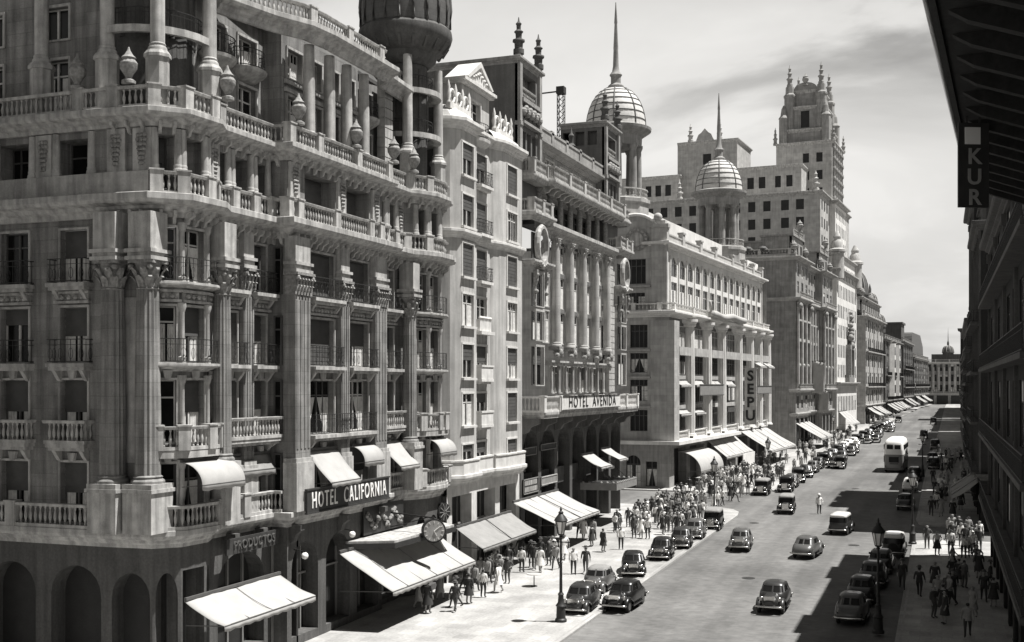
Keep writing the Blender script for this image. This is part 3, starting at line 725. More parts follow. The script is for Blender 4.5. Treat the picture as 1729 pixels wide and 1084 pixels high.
# awnings: each its own thing, cloth with side edge, valance and poles
def awning(name, fr, s0, s1, d0, d1, z0, z1, m, label, group=None, sag=.08, val=.25, split=True, cat='awning', shift=0., curved=False, pole=True):
    root = empty(name, fr.p((s0+s1)/2, d0, z0)); tag(root, label, cat, group)
    c = MB(); n = 12; k = max(int((s1-s0)/.35), 4)
    vs = []; rw = random.Random(int(s0*10)+int(z0*7)); ph = [rw.uniform(0, 6) for _ in range(6)]
    for i in range(n+1):
        t = i/n
        for j in range(k+1):
            s = s0+(s1-s0)*j/k+shift*t
            if curved: d = d0+(d1-d0)*math.sin(t*math.pi/2); z = z1+(z0-z1)*math.cos(t*math.pi/2)
            else: d = d0+(d1-d0)*t; z = z0+(z1-z0)*t-sag*math.sin(math.pi*t)*(.9+.5*math.cos(j*.55+ph[0]))+.018*math.sin(j*1.9+ph[1]+t*3)+.014*math.sin(t*9+j*.7+ph[2])-.03*t*math.sin(j*.8+ph[3])**2
            vs.append(fr.p(s, d, z))
    for j in range(k+1):
        s = s0+(s1-s0)*j/k+shift; vs.append(fr.p(s, d1+.02, z1-val*(1 if j % 2 else .8)))
    n += 1
    fs = [(i*(k+1)+j, i*(k+1)+j+1, (i+1)*(k+1)+j+1, (i+1)*(k+1)+j) for i in range(n) for j in range(k)]
    c.add(vs, fs, True)
    o = c.build('awning_cloth', m, root)
    sd = o.modifiers.new('thick', 'SOLIDIFY'); sd.thickness = .02
    p = MB()
    p.bar(fr.p(s0, d0+.05, z0+.06), fr.p(s1, d0+.05, z0+.06), .12)
    p.bar(fr.p(s0+shift, d1, z1), fr.p(s1+shift, d1, z1), .05)
    if pole:
        for s in (s0+.05, s1-.05): p.bar(fr.p(s, d0+.05, z1-.1), fr.p(s+shift, d1, z1), .04)
        if split: p.bar(fr.p((s0+s1)/2, d0+.04, z0+.05), fr.p((s0+s1)/2+shift, d1+.02, z1+.03), .05)
    p.build('awning_frame', 'dframe', root)
    if m == 'canvas' and s1-s0 > 4 and not curved:
        for j in range(1, int((s1-s0)/1.6)):   # sewn seams
            s = s0+(s1-s0)*j/int((s1-s0)/1.6); q = MB()
            q.tube([fr.p(s+shift*t, d0+(d1-d0)*t, z0+(z1-z0)*t-sag*math.sin(math.pi*t)*1.0+.025) for t in (0, .15, .3, .5, .7, .85, 1)], .018, 4); q.build('seam', 'gcanvas', o)
    return root
f7, f5, f9, f12 = FA[7], FA[5], FA[9], FA[12]
awning('window_awning', f7, 1.6, 4.5, .1, 1.5, 9.0, 7.5, 'canvas', 'white square window awning above the start of the hotel letters on the corner hotel', 'white awnings over hotel windows', split=False)
awning('window_awning', f9, .3, 2.7, .1, 1.5, 9.1, 7.7, 'canvas', 'white sloping window awning on the corner hotel just right of the hotel letters', 'white awnings over hotel windows', split=False)
awning('window_awning', Fr((-29.3, 39.9), (-29.2, 42.4)), -.2, 2.7, .0, 1.1, 9.0, 8.1, 'canvas', 'white domed awning between the giant columns at the hotel corner', 'white awnings over hotel windows', curved=True, split=False)
awning('window_awning', f7, 6.0, 8.2, .1, .95, 9.0, 8.2, 'canvas', 'white curved awning over the third hotel window with scrolled sides', 'white awnings over hotel windows', curved=True, split=False)
awning('window_awning', Fr((-28.5, 61.9), (-28.5, 64.3)), 0, 2.4, .05, 1.0, 9.0, 8.2, 'canvas', 'white curved awning over the last bay window of the corner hotel', 'white awnings over hotel windows', curved=True, split=False)
awning('window_awning', f5, .3, 4.4, .1, .5, 9.0, 8.3, 'gcanvas', 'short grey scalloped awning under the stone balcony of the corner hotel', split=False, val=.3)
fs_ = Fr((-28.6, 40), (-28.6, 80))
awning('shop_awning', fs_, 11.7, 22.6, 0, 2.9, 3.7, 1.85, 'canvas', 'huge white shop awning beneath the hanging street clock', shift=.3, split=False)
awning('shop_awning', Fr((-28.9, 40), (-28.9, 80)), -1, 6.1, .3, 2.2, 3.5, 2.6, 'canvas', 'white awning at the bottom left below the corner hotel', shift=0, split=False)
awning('shop_awning', fs_, 26.2, 36.0, .2, 2.4, 3.3, 2.2, 'gcanvas', 'grey shop awning under the pale oriel building', shift=-.8)
awning('shop_awning', fs_, 36.4, 46.6, .2, 3.6, 3.9, 2.4, 'canvas', 'broad white shop awning behind the left street lamp', shift=.2)

# hotel sign
sg = empty('hotel_sign', FA[7].p(5, .75, 6.4)); tag(sg, 'long dark sign board with white letters HOTEL CALIFORNIA on the balcony edge', 'sign')
b = MB(); fr = Fr((-28.05, 47.7), (-28.0, 56.2)); b.fb(fr, 0, fr.L, -.1, 0, 6.15, 7.2); b.fb(fr, -.05, fr.L+.05, -.12, .04, 7.2, 7.28); b.fb(fr, -.05, fr.L+.05, -.12, .04, 6.08, 6.15)
b.build('sign_board', 'board', sg)
lettering('HOTEL  CALIFORNIA', .8, 'letter', sg, fr, fr.L/2, .02, 6.67, 'sign_letters', depth=.03, bold=.004, squeeze=.62, sp=1.25)

# marquee, clock, wall letters at the hotel's ground floor
mq = empty('entrance_marquee', (-28.2, 56, 4)); tag(mq, 'flat white topped marquee jutting out under the hotel sign', 'canopy')
b = MB(); b.prism([(-28.9, 53), (-26.7, 54.2), (-26.5, 61.6), (-28.4, 63)], 3.85, 4.1); b.build('marquee_slab', 'trimA', mq)
b = MB(); b.sweep([(-28.9, 52.95), (-26.67, 54.15), (-26.47, 61.65), (-28.4, 63.05)], [(.0, 3.7), (.05, 3.7), (.05, 3.98), (0, 3.98)]); b.build('marquee_edge', 'dark', mq)
ck = empty('street_clock', (-26.0, 57.6, 4.2)); tag(ck, 'round double street clock hanging over the white awning', 'clock')
def disc(mb, c, n, r, t, seg=28):
    c = Vector(c); n = Vector(n).normalized(); a = n.cross(Vector((0, 0, 1))).normalized(); bb = a.cross(n)
    ring = [a*math.cos(2*math.pi*i/seg)+bb*math.sin(2*math.pi*i/seg) for i in range(seg)]
    vs = [tuple(c-n*t/2+q*r) for q in ring]+[tuple(c+n*t/2+q*r) for q in ring]
    mb.add(vs, [tuple(range(seg)), tuple(range(seg, 2*seg))]+[(i, (i+1) % seg, seg+(i+1) % seg, seg+i) for i in range(seg)])
    return a, bb
cn = Vector((.55, -.83, 0)).normalized(); cc = Vector((-26.0, 57.6, 4.25))
b = MB(); disc(b, cc, cn, .66, .34); b.build('clock_case', 'dark', ck)
b = MB(); a_, b_ = disc(b, cc+cn*.175, cn, .57, .02); o = b.build('clock_face', 'dial', ck)
b = MB()
if b_.z < 0: b_ = -b_
for k in range(12):
    q = a_*math.cos(k*math.pi/6)+b_*math.sin(k*math.pi/6); b.bar(cc+cn*.19+q*.42, cc+cn*.19+q*.54, .035, .02)
for an, ln, w in ((2.5, .42, .04), (1.1+math.pi, .3, .05)):
    q = a_*math.cos(an)+b_*math.sin(an); b.bar(cc+cn*.2, cc+cn*.2+q*ln, w, .02)
b.build('clock_hands', 'letter', o)
b = MB(); b.bar((-28.8, 57.9, 5.1), (-26.0, 57.6, 4.95), .07); b.bar((-26.0, 57.6, 4.85), (-26.0, 57.6, 4.98), .1); b.tube([(-28.8, 57.9, 4.3), (-27.9, 57.8, 4.5), (-26.4, 57.65, 4.95)], .03); b.build('clock_bracket', 'iron', ck)
for (x, y, z), lb in (((-28.3, 47.9, 4.1), 'white globe lamp on the dark wall nearest the hotel corner'), ((-28.3, 52.6, 4.55), 'white globe lamp on the dark wall left of the marquee')):
    g = empty('globe_lamp', (x, y, z)); tag(g, lb, 'lamp', 'globe lamps on the hotel wall')
    b = MB(); b.sphere((x, y, z), .17, 14, 8); b.build('globe', 'opal', g)
    b = MB(); b.bar((x-.75, y, z+.28), (x, y, z+.2), .04); b.bar((x, y, z+.14), (x, y, z+.22), .09); b.build('lamp_arm', 'iron', g)
sr = empty('fascia_sign', (-29.4, 45, 4.6)); tag(sr, 'dim shop sign with pale capital letters low on the hotel corner', 'sign')
fr = Fr((-29.25, 42.8), (-29.2, 47.0)); b = MB(); b.fb(fr, 0, 4.2, 0, .08, 4.75, 5.45); b.build('sign_board', 'board', sr)
lettering('PRODUCTOS', .42, 'blind', sr, fr, 2.1, .12, 5.1, 'sign_letters', squeeze=.9)
ws = empty('round_wall_ventilator', (-28.3, 64, 4.6)); tag(ws, 'round dark fan grille on the wall beside the street clock', 'ventilator')
b = MB(); disc(b, (-28.35, 64.2, 4.5), (1, -.3, 0), .55, .25); b.build('fan_case', 'dark', ws)
b = MB()
for k in range(10):
    q = Vector((.25, .95, 0))*math.cos(k*math.pi/5)*.5+Vector((0, 0, 1))*math.sin(k*math.pi/5)*.5; c = Vector((-28.2, 64.16, 4.5)); b.bar(c+q*.15, c+q, .03)
b.build('fan_grille', 'gboard', ws)
fp = empty('window_flower_decor', (-28.6, 58, 5)); tag(fp, 'dark showcase window with pale floral decoration above the marquee', 'display window')
fr = Fr((-28.75, 54.6), (-28.75, 59.4)); b = MB(); b.fb(fr, 0, 4.8, 0, .06, 4.2, 5.7); b.build('showcase', 'dark', fp)
b = MB()
for k in range(40):
    x_ = .3+4.2*k/39; q = fr.p(x_, .09, 4.9+.35*math.sin(x_*4)+.12*math.sin(k*2.3)); b.sphere(q, .11+.05*random.random(), 6, 4)
b.build('flowers', 'gboard', fp)
# ================================================================== pale oriel building
rng = random.Random(5)
def oriel_building():
    root = empty('oriel_building', (-29, 72, gz(72)))
    tag(root, 'narrow cream apartment house with two rounded oriels and a small pediment beside the corner hotel', 'building')
    P = [(-29, 65.35), (-28.5, 65.6), (-28.0, 66.2), (-28.0, 68.7), (-28.5, 68.9), (-28.5, 72.4), (-28.35, 72.6), (-28.12, 73.2), (-28.0, 74.0), (-28.0, 77.3), (-28.4, 77.9), (-28.9, 78.2)]
    F = frs(P)
    Z = [(6.95, 8.5), (9.65, 11.7), (12.65, 14.75), (15.9, 17.95), (19.0, 21.05), (22.15, 24.15), (25.35, 27.4)]
    W = {2: (.2, 1.95), 4: (.95, 2.75), 8: (.3, 2.2)}
    wb = MB()
    for i, f in enumerate(F):
        wall(wb, f, 6.0, 28.3, [(*W[i], a, b) for a, b in Z] if i in W else (), depth=.26)
        if i in W:
            for r, (a, b) in enumerate(Z):
                win(root, f, *W[i], a, b, -.2, rng.choice(['half', 'shut', 'curtain', 'plain', 'short', 'blind']) if r != 4 else 'shut', sur=(.12, .05, .16, 0) if i != 4 else (.14, .06, .12, 0), sm='creamtrim')
    wb.build('wall', 'cream', root)
    for z0, z1, d in ((5.95, 6.6, .35), (21.35, 21.9, .3), (28.1, 28.8, .45)):
        c = MB(); c.sweep(P, corn(d, z0, z1)); c.build('cornice', 'creamtrim', root)
    for k in (slice(0, 4), slice(4, 6), slice(6, 12)):   # parapets of the first floor
        pp = P[k]; c = MB(); c.sweep(pp, [(.0, 6.6), (.22, 6.6), (.22, 7.4), (.28, 7.42), (.28, 7.52), (0, 7.52)]); c.build('parapet', 'creamtrim', root)
    f = F[4]
    def minibalc(z, kind, a=.75, b=2.9, d=.5):
        s = MB(); s.fb(f, a, b, 0, d, z-.18, z); s.fb(f, a+.15, b-.15, 0, d*.7, z-.34, z-.18); o = s.build('balcony', 'creamtrim', root)
        pth = [f.p(a+.05, 0, 0)[:2], f.p(a+.05, d-.05, 0)[:2], f.p(b-.05, d-.05, 0)[:2], f.p(b-.05, 0, 0)[:2]]
        r = MB()
        if kind == 'iron': railing(r, pth, z, .9); r.build('railing', 'iron', o)
        else: r.sweep(pth, [(-.1, z), (.02, z), (.02, z+.75), (.07, z+.78), (.07, z+.9), (-.12, z+.9)]); r.build('parapet', 'creamtrim', o)
    for z, k in ((9.6, 'stone'), (12.6, 'stone'), (19.0, 'iron'), (22.1, 'iron'), (25.3, 'iron')): minibalc(z, k)
    s = MB(); s.fb(f, .6, 3.0, 0, .55, 15.5, 15.72); s.fb(f, .8, 2.8, 0, .35, 15.72, 16.5)
    for j in range(8): s.sphere(f.p(.95+j*.25, .32, 16.58), .13, 7, 4)
    s.build('flower_box', 'creamtrim', root)
    # central aedicule with pediment
    fc = Fr((-28.9, 68.3), (-28.9, 73.2)); L = fc.L; a = MB()
    wall(a, fc, 28.3, 31.6, [(1.5, 3.2, 28.7, 30.8)], depth=.4)
    a.fb(fc, 0, L, -3.0, -.45, 28.3, 31.6); a.fb(fc, 0, 1.45, -.45, -.01, 28.3, 31.6); a.fb(fc, 3.25, L, -.45, -.01, 28.3, 31.6)
    a.build('attic_wall', 'cream', root)
    win(root, fc, 1.5, 3.2, 28.75, 30.8, -.3, 'plain', sur=(.14, .07, .1, 0), sm='creamtrim')
    c = MB(); c.fb(fc, -.2, L+.2, -3, .3, 31.6, 31.75); c.fb(fc, -.35, L+.35, -3, .45, 31.75, 31.95); c.build('attic_cornice', 'creamtrim', root)
    c = MB(); c.fprism(fc, [(.4, 31.95), (4.5, 31.95), (4.5, 32.1), (2.45, 33.3), (.4, 32.1)], -1.2, .3)
    c.fprism(fc, [(.2, 32.1), (.45, 32.0), (2.45, 33.15), (4.45, 32.0), (4.7, 32.1), (2.45, 33.5)], -1.25, .42)
    for j in range(7): c.sphere(fc.p(1.3+j*.38, .3, 32.2+.5*(1-abs(j-3)/3.3)), .15, 7, 4)
    c.build('pediment', 'creamtrim', root)
    c = [fc.p(2.35+1.5*math.cos(t), .05+.85*math.sin(t), 0)[:2] for t in [math.pi*(1-k/8) for k in range(9)]]
    s = MB(); s.sweep(c, [(-.9, 27.6), (-.6, 27.7), (-.15, 28.0), (0, 28.15), (.04, 28.35), (-.9, 28.35)]); o = s.build('curved_balcony', 'creamtrim', root)
    r = MB(); railing(r, c, 28.35, .95, -.06); r.build('railing', 'iron', o)
    for pa, cx, cy in ((P[0:4], -28.9, 67.4), (P[6:12], -28.9, 75.2)):   # tiled caps and ring crests over the oriels
        r = MB(); vs = []; m = len(pa)
        for d, z in ((.2, 28.8), (-.1, 29.3), (-.7, 29.75), (-1.4, 29.9)):
            for x, y in pa: vs.append((x+d-.15, y+(cy-y)*(.35 if d < -.5 else .1), z))
        r.add(vs, [(j*m+i, j*m+i+1, (j+1)*m+i+1, (j+1)*m+i) for j in range(3) for i in range(m-1)]); r.build('oriel_cap', 'tile', root)
        g = Fr((-28.75, cy-1.5), (-28.75, cy+1.9)); c = MB(); c.fb(g, 0, 3.4, -.15, .15, 29.45, 29.85)
        for j in range(3):
            q = Vector(g.p(.6+j*1.1, 0, 30.3)); ring = [tuple(q+Vector((0, math.cos(t*math.pi/5)*.34, math.sin(t*math.pi/5)*.42))) for t in range(11)]
            c.tube(ring, .09, 6)
        for j in range(4): c.lathe(*g.p(.05+j*1.1, 0, 0)[:2], [(.16, 29.8), (.1, 30.0), (.17, 30.3), (.1, 30.6), (.13, 30.8), (.02, 31.2)], 8)
        c.build('roof_crest', 'creamtrim', root)
    r = MB(); r.box(-42, -28.95, 78.21, 78.88, -1, 28.0); r.build('party_wall', 'stoneB', root)
    r = MB(); r.box(-42, -29.2, 65.5, 78.4, 28.0, 28.5); r.box(-42, -31.5, 66.5, 78.3, 28.5, 31.2); r.build('roof', 'slate', root)
    r = MB(); r.box(-34.2, -33.2, 70.4, 71.2, 31.2, 35.6); r.box(-34.3, -33.1, 70.3, 71.3, 35.2, 35.35); r.build('chimney', 'stoneB2', root)
    # ground floor piers and shops
    g = MB(); fr = Fr((-28.6, 65.35), (-28.6, 78.4)); L = fr.L
    wall(g, fr, -1, 6.0, [(.8, 4.0, 0, 5.2), (4.9, 8.2, 0, 5.2), (9.1, 12.3, 0, 5.2)], depth=.8); g.build('ground_floor_wall', 'creamtrim', root)
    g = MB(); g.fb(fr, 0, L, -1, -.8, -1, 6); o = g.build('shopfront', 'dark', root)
    g = MB()
    for j in range(13): g.fb(fr, j+.3, j+.36, -.8, -.72, 0, 5.2)
    g.fb(fr, .3, 12.4, -.8, -.7, 3.2, 3.3); g.build('shop_mullions', 'gboard', o)
    return root
oriel_building()

# ================================================================== second hotel with twin towers
def hotel_towers():
    root = empty('twin_tower_hotel_building', (-29, 93, gz(93)))
    tag(root, 'grey hotel with two pinnacled towers and giant columns over a white balcony', 'building')
    T1 = Fr((-27.8, 78.9), (-27.8, 82.9)); MID = Fr((-28.6, 82.9), (-28.6, 102.9)); T2 = Fr((-27.8, 102.9), (-27.8, 106.4)); EN = Fr((-27.8, 106.4), (-40, 106.4))
    P = [(-29.5, 78.9), (-27.8, 78.9), (-27.8, 82.9), (-28.6, 82.9), (-28.6, 102.9), (-27.8, 102.9), (-27.8, 106.4), (-30, 106.4)]
    wb = MB()
    # towers
    for T, s0, s1 in ((T1, .7, 2.4), (T2, .6, 2.2)):
        ops = [(s0, s1, 12.2, 15.0), (s0, s1, 15.5, 17.6), (s0, s1, 18.0, 20.4)]
        wall(wb, T, 10, 24.6, ops+[(s0+.05, s1-.05, 21.5, 23.4)], depth=.4)
        for a, b, z0, z1 in ops: win(root, T, a, b, z0, z1, -.3, rng.choice(['short', 'blind', 'curtain']), 'dframe', sur=(.16, .1, 0, 0), sm='stoneC')
        win(root, T, s0+.05, s1-.05, 21.5, 23.4, -.35, 'plain', 'dframe')
        c = (s0+s1)/2; rg = MB()
        q = Vector(T.p(c, .12, 22.5)); prof = [(1.0, -.1), (1.22, -.1), (1.3, .12), (1.2, .3), (1.02, .3)]
        vs = []; n = 20
        for i in range(n):
            t = 2*math.pi*i/n
            for r, d in prof: vs.append((q.x+d, q.y+math.cos(t)*r*.92, q.z+math.sin(t)*r*1.18))
        m = len(prof); rg.add(vs, [(i*m+j, ((i+1) % n)*m+j, ((i+1) % n)*m+(j+1) % m, i*m+(j+1) % m) for i in range(n) for j in range(m)])
        for j in range(5): rg.sphere((q.x+.2, q.y-.7+j*.35, q.z-1.35-.12*(2-abs(j-2))), .2, 7, 4)
        rg.build('oval_wreath', 'trimA', root)
        for s in (s0-.28, s1+.28):   # consoles beside the top window
            k = MB(); k.fprism_side(T, s-.14, s+.14, [(0, 18.2), (.12, 18.2), (.1, 19.2), (.3, 19.8), (.3, 20.6), (0, 20.6)]); k.sphere(T.p(s, .2, 19.0), .17, 7, 5); k.sphere(T.p(s, .26, 20.2), .17, 7, 5); k.build('console', 'carved', root)
        pt = [(T.a.x-1.6, T.a.y), (T.a.x, T.a.y), (T.a.x, T.a.y+T.L), (T.a.x-1.2, T.a.y+T.L)]
        wall(wb, Fr(pt[0], pt[1]), 10, 24.6); wall(wb, Fr(pt[2], pt[3]), 10, 24.6)
        for z0, z1, d in ((20.8, 21.3, .35), (24.2, 24.8, .45)):
            k = MB(); k.sweep(pt, corn(d, z0, z1)); k.build('tower_cornice', 'trimA', root)
        k = MB(); balustrade(k, [(x+(.2 if x > -28.5 else 0), y) for x, y in pt], 24.8, .95, .24, ped=(1.6, 3.4, 5.3)); k.build('balustrade', 'trimA', root)
    # middle: giant columns
    cy = [85.5, 89.15, 92.8, 96.45, 100.1]
    ops = []
    for a, b in zip(cy, cy[1:]):
        for z0, z1 in ((15.5, 17.9), (18.3, 20.7), (21.1, 23.2)): ops.append((a+.45-82.9, b-.45-82.9, z0, z1))
    for z0, z1 in ((15.5, 17.9), (18.3, 20.7), (21.1, 23.2)): ops.append((.6, 2.1, z0, z1))
    wall(wb, MID, 10, 24.6, ops+[(o[0]+g*1.3, o[0]+g*1.3+1.1, 11.6, 13.7) for o in ops[0::3][:4] for g in (0, 1)], depth=.12)
    for a, b, z0, z1 in ops: win(root, MID, a, b, z0, z1, -.1, rng.choice(['curtain', 'grid', 'curtain', 'curtain', 'drape']), sur=(.1, .06, 0, 0))
    for o in ops[0::3][:4]:
        for g in (0, 1): win(root, MID, o[0]+g*1.3, o[0]+g*1.3+1.1, 11.6, 13.7, -.3, rng.choice(['plain', 'half']), sur=(.08, .06, 0, 0))
    for y in cy:
        k = MB(); column(k, -28.15, y, 15.2, 22.9, .35, False); o = k.build('column', 'stoneC', root)
        k = MB(); capital(k, -28.15, y, 22.9, 23.6, .3, 0, 6); k.build('capital', 'trimA', o)
        k = MB(); k.fb(Fr((-28.3, y-.5), (-28.3, y+.5)), 0, 1, -.3, .6, 14.9, 15.2); k.sphere((-27.95, y, 14.7), .42, 9, 6); k.sphere((-27.9, y-.45, 14.5), .22, 7, 5); k.sphere((-27.9, y+.45, 14.5), .22, 7, 5); k.build('column_corbel', 'carved', o)
    for y0, y1 in zip(cy, cy[1:]):
        for z in (18.05, 20.85):
            k = MB(); k.fb(MID, y0+.5-82.9, y1-.5-82.9, 0, .12, z-.12, z+.2); k.build('spandrel', 'stoneB2', root)
    q = MB(); f = Fr((-28.3, 101.0), (-28.3, 102.85))
    for k in range(23): q.fb(f, 0, 1.85, -.3, .12, 11.6+k*.56, 11.6+k*.56+.5); q.fb(f, .04, 1.8, -.3, .07, 11.6+k*.56+.5, 11.6+k*.56+.56)
    q.build('rusticated_quoin', 'trimA', root)
    for j in range(10):   # slim colonnettes above the long balcony
        s = 2.0+j*1.82; k = MB(); column(k, *MID.p(s, .28, 0)[:2], 11.5, 13.7, .13, False); k.build('colonnette', 'trimA', root)
    k = MB(); k.fb(MID, 1.2, 18.6, 0, .5, 13.7, 13.95); k.fb(MID, 1.1, 18.7, 0, .6, 13.95, 14.1); k.build('string_course', 'trimA', root)
    k = MB(); k.sweep([(-28.6, 82.9), (-28.6, 102.9)], corn(.95, 23.6, 24.6)); k.build('entablature', 'trimA', root)
    wall(wb, EN, -1, 27, [(2, 3.4, 12.5, 15), (2, 3.4, 16, 18.5)])
    # long balcony with the hotel's name
    bp = [(-28.8, 79.0), (-27.0, 79.0), (-27.0, 106.6), (-28.8, 106.6)]
    k = MB(); k.prism([(-29, 79), (-27.15, 79), (-27.15, 106.6), (-29, 106.6)], 9.8, 10.1); k.sweep([(x+.0, y) for x, y in bp], corn(.12, 9.75, 10.2)); o = k.build('balcony', 'trimA', root)
    k = MB(); balustrade(k, bp, 10.2, 1.15, .3, ped=(1.8, 5.5, 9.2, 13, 17, 21, 25, 29)); k.build('balustrade', 'creamtrim', o)
    # recessed loggia, upper balcony, top storey
    lw = MB(); f = Fr((-30.4, 82.9), (-30.4, 102.4)); ops = [(.8+j*2.7, 2.5+j*2.7, 25.0, 27.1) for j in range(7)]
    wall(lw, f, 24.4, 28, ops)
    for a, b, z0, z1 in ops: win(root, f, a, b, z0, z1, -.3, 'plain', 'dframe')
    for j in range(8):
        k = MB(); k.lathe(-28.9, 83.6+j*2.65, [(.3, 24.6), (.3, 24.9), (.2, 25), (.24, 26.2), (.2, 27), (.34, 27.2), (.34, 27.4)], 10); k.build('loggia_column', 'carved', root)
    lw.build('loggia_wall', 'stoneB2', root)
    up = [(-29.4, 79.2), (-27.9, 79.2), (-27.9, 82.5), (-27.4, 82.7), (-27.4, 103), (-27.9, 103.2), (-27.9, 106.8), (-29.4, 106.8)]
    k = MB(); k.prism([(-31, 79.3)]+[(x-.1, y) for x, y in up]+[(-31, 106.7)], 27.3, 27.6); k.sweep(up, corn(.2, 27.2, 27.7)); brackets(k, up[3:5], 26.8, 27.35, -.9, -.05, 1.3, .25); o = k.build('upper_balcony', 'trimA', root)
    k = MB(); balustrade(k, up, 27.7, 1.0, .3, ped=(1.5, 4.8, 9, 13, 17, 21, 25.6)); k.build('balustrade', 'trimA', o)
    tw = MB(); f = Fr((-29.8, 82.9), (-29.8, 103)); ops = [(1.0+j*3.7+g*1.2, 2.0+j*3.7+g*1.2, 28.2, 30.3) for j in range(5) for g in (0, 1)]
    wall(tw, f, 27.6, 30.9, ops); tw.build('top_storey_wall', 'stoneD', root)
    for a, b, z0, z1 in ops: win(root, f, a, b, z0, z1, -.25, rng.choice(['plain', 'curtain', 'short']), sur=(.12, .05, .08, 0))
    k = MB(); k.sweep([(-29.8, 82.9), (-29.8, 103)], corn(.9, 30.7, 31.3)); k.sweep([(-29.2, 82.9), (-29.2, 103)], [(-.3, 31.3), (.05, 31.3), (.05, 32.1), (.12, 32.12), (.12, 32.3), (-.3, 32.3)])
    for j in range(6): k.fb(Fr((-29.2, 83.5+j*3.8), (-29.2, 84.1+j*3.8)), 0, .6, -.3, .12, 31.3, 32.45)
    k.build('roof_parapet', 'stoneD', root)
    k = MB(); k.box(-42, -29.9, 79, 106.4, 30.5, 31.0); k.build('roof', 'slate', root)
    # upper towers
    for y0, y1, zt, deep in ((79.1, 84.0, 36.2, 8.0), (102.2, 107.0, 36.4, 4.2)):
        f = Fr((-29.0, y0), (-29.0, y1)); L = y1-y0; t = MB()
        trip = [(.9+j*1.15, 1.75+j*1.15, 27.9, 31.0) for j in range(3)]
        lgo = [(.9, L-.9, 33.5, 35.3)]
        wall(t, f, 24.6, zt, trip+lgo, depth=.6)
        sd = Fr((-29.0-deep, y0), (-29.0, y0)); ao = [(deep-4+j*1.2, deep-3.1+j*1.2, 34.3, 35.6) for j in range(3)] if deep < 6 else []
        wall(t, sd, 24.6, zt, ao, depth=.6)
        wall(t, Fr((-29.0, y1), (-29-deep, y1)), 24.6, zt); wall(t, Fr((-29-deep, y1), (-29-deep, y0)), 24.6, zt)
        t.fb(f, .62, L-.62, -deep+.62, -.62, 33, zt-.1)
        t.quad((-29, y0, zt), (-29, y1, zt), (-29-deep, y1, zt), (-29-deep, y0, zt))
        o = t.build('tower', 'stoneB2', root)
        for a, b, z0, z1 in trip: win(root, f, a, b, z0, z1, -.4, 'plain')
        k = MB(); k.sweep([(-29-deep, y0), (-29, y0), (-29, y1), (-29-deep, y1)], corn(.35, zt-.5, zt)); k.build('tower_cornice', 'stoneD', o)
        k = MB(); k.fb(f, .4, L-.4, 0, .4, 31.4, 31.6); k.fb(f, .4, L-.4, 0, .35, 33.0, 33.3)
        for j in range(9): k.sphere(f.p(.7+j*(L-1.4)/8, .2, 32.3+.25*(j % 2)), .32, 8, 5)
        k.build('carved_frieze', 'carved', o)
        k = MB(); balustrade(k, [f.p(.9, -.1, 0)[:2], f.p(L-.9, -.1, 0)[:2]], 33.4, .8, .3); k.build('balustrade', 'trimA', o)
        for s in (.25, L-.25):
            k = MB(); k.fb(f, s-.25, s+.25, -.2, .22, 27.7, zt+.3); k.fb(f, s-.32, s+.32, -.2, .3, 31.2, 31.5); k.build('tower_buttress', 'stoneD', o)
            k = MB(); finial(k, *f.p(s, 0, 0)[:2], zt+.2, zt+2.9, .42); k.build('pinnacle', 'darkstone', o)
        if deep > 6:
            k = MB(); finial(k, -36.4, y0+.5, zt, zt+2.9, .5); k.build('pinnacle', 'darkstone', o)
    for x, y in ((-31, 88.5), (-31, 98.5)):
        k = MB(); finial(k, x, y, 31, 35.2, .5); k.build('roof_pinnacle', 'darkstone', root)
    # arcade under the balcony and the dark mezzanine
    lo = MB(); f = Fr((-28.6, 78.6), (-28.6, 106.4)); go = [(.7+j*3.95, 3.95+j*3.95, 0, 8.9) for j in range(7)]
    wall(lo, f, -1, 10, go, depth=1.0)
    for a, b, _, _ in go: arch(lo, f, a, b, 7.3, 8.9, depth=1)
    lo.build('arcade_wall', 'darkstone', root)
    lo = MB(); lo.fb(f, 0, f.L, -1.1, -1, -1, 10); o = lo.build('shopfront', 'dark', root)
    for a, b, _, _ in go:
        k = MB(); k.fb(f, a, b, -1.0, -.5, 4.3, 4.9); k.fb(f, a, b, -.5, -.45, 4.9, 5.6); k.build('mezzanine_parapet', 'darkstone', root)
        for s in (a+.4, a+1.8): win(root, f, s, s+1.1, 5.6, 8.0, -.98, rng.choice(['curtain', 'plain', 'half']), 'dframe')
    for j in range(8):
        k = MB(); brackets(k, [(-28.6, 78.9+j*3.9-.2), (-28.6, 78.9+j*3.9+.2)], 8.6, 9.75, 0, 1.4, .4, .4); k.build('bracket', 'stoneB2', root)
    return root
hotelB = hotel_towers()
fB = Fr((-28.6, 78.6), (-28.6, 106.4))
sg = empty('hotel_sign', (-26.9, 92.6, 10.2)); tag(sg, 'dark capital letters HOTEL AVENIDA standing on the long white balcony', 'sign')
fr = Fr((-26.7, 78.6), (-26.7, 106.4))
lettering('HOTEL  AVENIDA', .88, 'dletter', sg, fr, 12.4, -.005, 10.85, 'sign_letters', .03, .0, 1.22, 1.2)
k = MB(); k.fb(fr, 4.0, 20.8, -.06, -.03, 10.3, 11.36); k.build('sign_backing', 'creamtrim', sg); k = MB(); k.fb(fr, 4.2, 20.6, -.02, .03, 10.28, 10.33); k.fb(fr, 4.2, 20.6, -.02, .03, 11.33, 11.38); k.build('sign_rail', 'iron', sg)
awning('window_awning', fB, 14.6, 18.0, .1, 1.9, 6.3, 5.3, 'canvas', 'white window awning under the balcony of the twin tower hotel, left of two', 'awnings under the long balcony', split=False)
